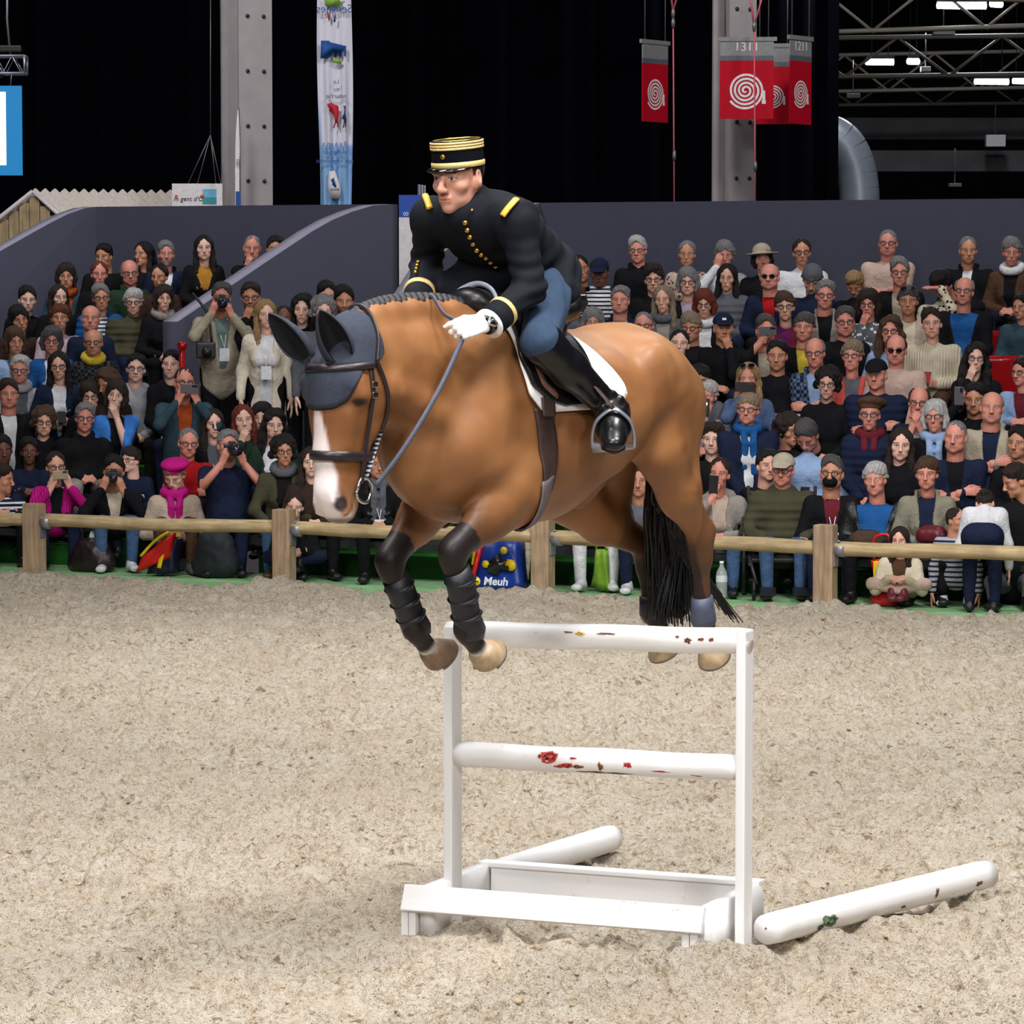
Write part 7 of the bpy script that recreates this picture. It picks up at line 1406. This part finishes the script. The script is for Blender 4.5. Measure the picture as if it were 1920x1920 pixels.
def corr(sgn, sl, Lx):
    nu, nv = 200, 4; V = []
    for v in range(nv):
        for u in range(nu):
            f = u/(nu-1); xx = f*Lx; d = v/(nv-1)*.9; w = .022*math.sin(f*2*PI*15); V.append((sgn*d*.62+xx*.92, xx*.42, zA+.03-d*sl+w))
    obj('roof_sheet', V, [[i*nu+j, i*nu+j+1, (i+1)*nu+j+1, (i+1)*nu+j] for i in range(nv-1) for j in range(nu-1)], mat('corrugated_white', srgb(208, 196, 186), .5), root)
corr(1, .62, 1.62); corr(-1, .50, 1.62)
# ---- blue and white totem with paper stack, in the gap between the blocks
Yt = 36.0; s6 = FP/Yt; root = thing('totem_sign', 'blue topped white totem board behind the rider', 'sign', (U(775, 500, Yt)*[1, 1, 0])); w = 52/s6; z6 = lambda py: U(775, py, Yt)[2]; MB().box((0, 0, z6(408)/2), (w, .25, z6(408))).build('white_body', M_swh, root); MB().box((0, 0, (z6(366)+z6(408))/2), (w, .25, z6(366)-z6(408))).build('blue_head', mat('totem_blue', srgb(24, 72, 168), .5), root)
textobj('00 PN', .055, M_txtw, root, (-.03, -.13, z6(402)), (PI/2, 0, 0)); MB().tube([(.10, -.125, z6(430)), (.10, -.13, z6(430))], .055, 20).build('round_emblem', mat('emblem_teal', srgb(70, 140, 170), .5), root); MB().box((.08, -.128, z6(462)), (.13, .006, .15)).build('blue_shield', M_pn, root); MB().box((.08, -.132, z6(456)), (.10, .006, .07)).build('red_mark', M_pr, root)
b = thing('paper_stack', 'stack of white leaflets on top of the totem board', 'paper', U(790, 366, Yt)); 
for i in range(6): MB().box((-.03+.014*i, .0, .05), (.006, .16, .12-.004*i)).build('leaflet', M_swh if i % 2 else mat('leaflet_lilac', srgb(150, 150, 190), .6), b)
# ---- open hall on the right: end wall, beams, duct, trusses, tube lights
M_hall = mat('hall_wall', (.008, .0085, .010), .9, .2, 2); M_conc = mat('hall_concrete', (.10, .098, .104), .9, .25, 1.5); M_trus = mat('roof_steel', srgb(120, 112, 100), .6, .1, 4)
tag(MB().box((9, 74, 6), (26, .2, 16)).build('wall_far', M_hall), kind='structure'); tag(MB().box((9, 58, 9.6), (30, 40, .15)).build('ceiling', M_hall), kind='structure')
X = lambda px, Y: (px-960)/FP*Y; Z = lambda py, Y: U(1700, py, Y)[2]
for py0, py1, Y in ((222, 262, 62), (283, 322, 60)): tag(MB().box((10, Y, (Z(py0, Y)+Z(py1, Y))/2), (16, .5, Z(py0, Y)-Z(py1, Y))).build('beam', M_conc), kind='structure')
Yd = 44.5; root = thing('ventilation_duct', 'shiny round ventilation duct bending down behind the right wall', 'duct', U(1600, 378, Yd)); M_duct = mat('galvanised_duct', srgb(150, 156, 166), .38, .12, 3, metal=.45); k = FP/Yd; xd = lambda px: (px-1600)/k; zd = lambda py: (378-py)/k; Pd = [(xd(1490), 0, zd(262)), (xd(1545), 0, zd(252)), (xd(1580), 0, zd(270)), (xd(1600), 0, zd(305)), (xd(1609), 0, zd(345)), (xd(1612), 0, zd(400)), (xd(1613), 0, zd(520)), (xd(1613), 0, -U(1600, 378, Yd)[2])]
Sp = spline(Pd[:7], 61)
for i in range(0, 60, 6): MB().tube(Sp[i:i+7], .26, 24, False, up=(0, 1, 0)).build('duct_section', M_duct, root)
MB().tube([Pd[6], Pd[7]], .26, 24, False).build('duct_section', M_duct, root)
def tr(Y, py, h, lab, tilt):
    z = Z(py, Y); root = thing('roof_truss', lab, 'truss', (6.5, Y, z)); L = 8.5
    for dz in (0, h): MB().tube([(-L/1.1, 0, dz+tilt*-L), (L, 0, dz+tilt*L)], .035, 6).build('chord', M_trus, root)
    for i in range(11): x0 = -L/1.1+i*1.5; MB().tube([(x0, 0, tilt*x0), (x0+.75, 0, h+tilt*x0)], .022, 6).build('diagonal', M_trus, root); MB().tube([(x0+.75, 0, h+tilt*x0), (x0+1.5, 0, tilt*x0)], .022, 6).build('diagonal', M_trus, root)
tr(50, 140, .55, 'steel roof truss just above the duct in the open hall', .012); tr(58, 168, .6, 'lowest far steel roof truss in the open hall', .02); tr(46, 48, .6, 'nearest steel roof truss at the top right', .03); tr(64, 196, .5, 'faint farthest roof truss in the open hall', .01); tr(40, 5, .8, 'steel roof truss cut by the top edge', -.03)
tl = glow('tube_light', (.86, .92, 1), 14)
for px0, px1, py, Y, lab in ((1758, 1850, 10, 46, 'long lit ceiling tube at the top right'), (1859, 1879, 7, 46, 'short lit ceiling lamp beside the long top tube'), (1624, 1676, 116, 52, 'lit ceiling tube above the silver duct'), (1703, 1723, 115, 52, 'small lit ceiling lamp left of the white spotlight'), (1828, 1892, 153, 56, 'lit ceiling tube near the right edge'), (1900, 1930, 152, 56, 'lit ceiling tube cut by the right edge')):
    root = thing('tube_lamp', lab, 'lamp', U((px0+px1)/2, py, Y)); w = (px1-px0)/FP*Y; MB().tube([(-w/2, 0, 0), (w/2, .1, 0)], .045, 10).build('tube', tl, root); MB().box((0, .05, .07), (w*1.02, .16, .05)).tube([(-w*.3, .05, .08), (-w*.3, .05, 9.5-U(px0, py, Y)[2])], .008, 5).tube([(w*.3, .05, .08), (w*.3, .05, 9.5-U(px0, py, Y)[2])], .008, 5).build('housing', M_cam, root)
for px, py, Y, w, h, lab, m in ((1769, 61, 48, .30, .07, 'pale ceiling speaker box under the top truss', M_sgry), (1866, 264, 59, .33, .20, 'white box fixed on the concrete beam', M_swh), (1599, 180, 52, .2, .07, 'small grey projector over the duct', M_sgry), (1735, 130, 52, .14, .08, 'white round spotlight between the ceiling lamps', M_swh), (1790, 347, 50, .18, .05, 'small grey fitting low in the dark hall', M_sgry)):
    root = thing('ceiling_fixture', lab, 'fixture', U(px, py, Y)); MB().box((0, 0, 0), (w, .2, h), None, .012).build('casing', m, root); MB().tube([(0, 0, h/2), (0, 0, h/2+.5)], .01, 6).build('hanger', M_cable, root)
for x, y, p in ((4.6, 41.5, 220), (7.0, 52, 260)): area('hall_fill_light', (x, y, 8), (x, y, 0), .8, p, (.9, .95, 1))  # unseen lamps added to brighten the duct and far hall

# lettering becomes plain mesh
dg = bpy.context.evaluated_depsgraph_get()
for o in FONTS:
    me = bpy.data.meshes.new_from_object(o.evaluated_get(dg)); n = bpy.data.objects.new('x', me); C.objects.link(n); n.parent = o.parent; n.location = o.location; n.rotation_euler = o.rotation_euler; n.scale = o.scale; nm = o.name.split('.')[0]; bpy.data.objects.remove(o); n.name = nm
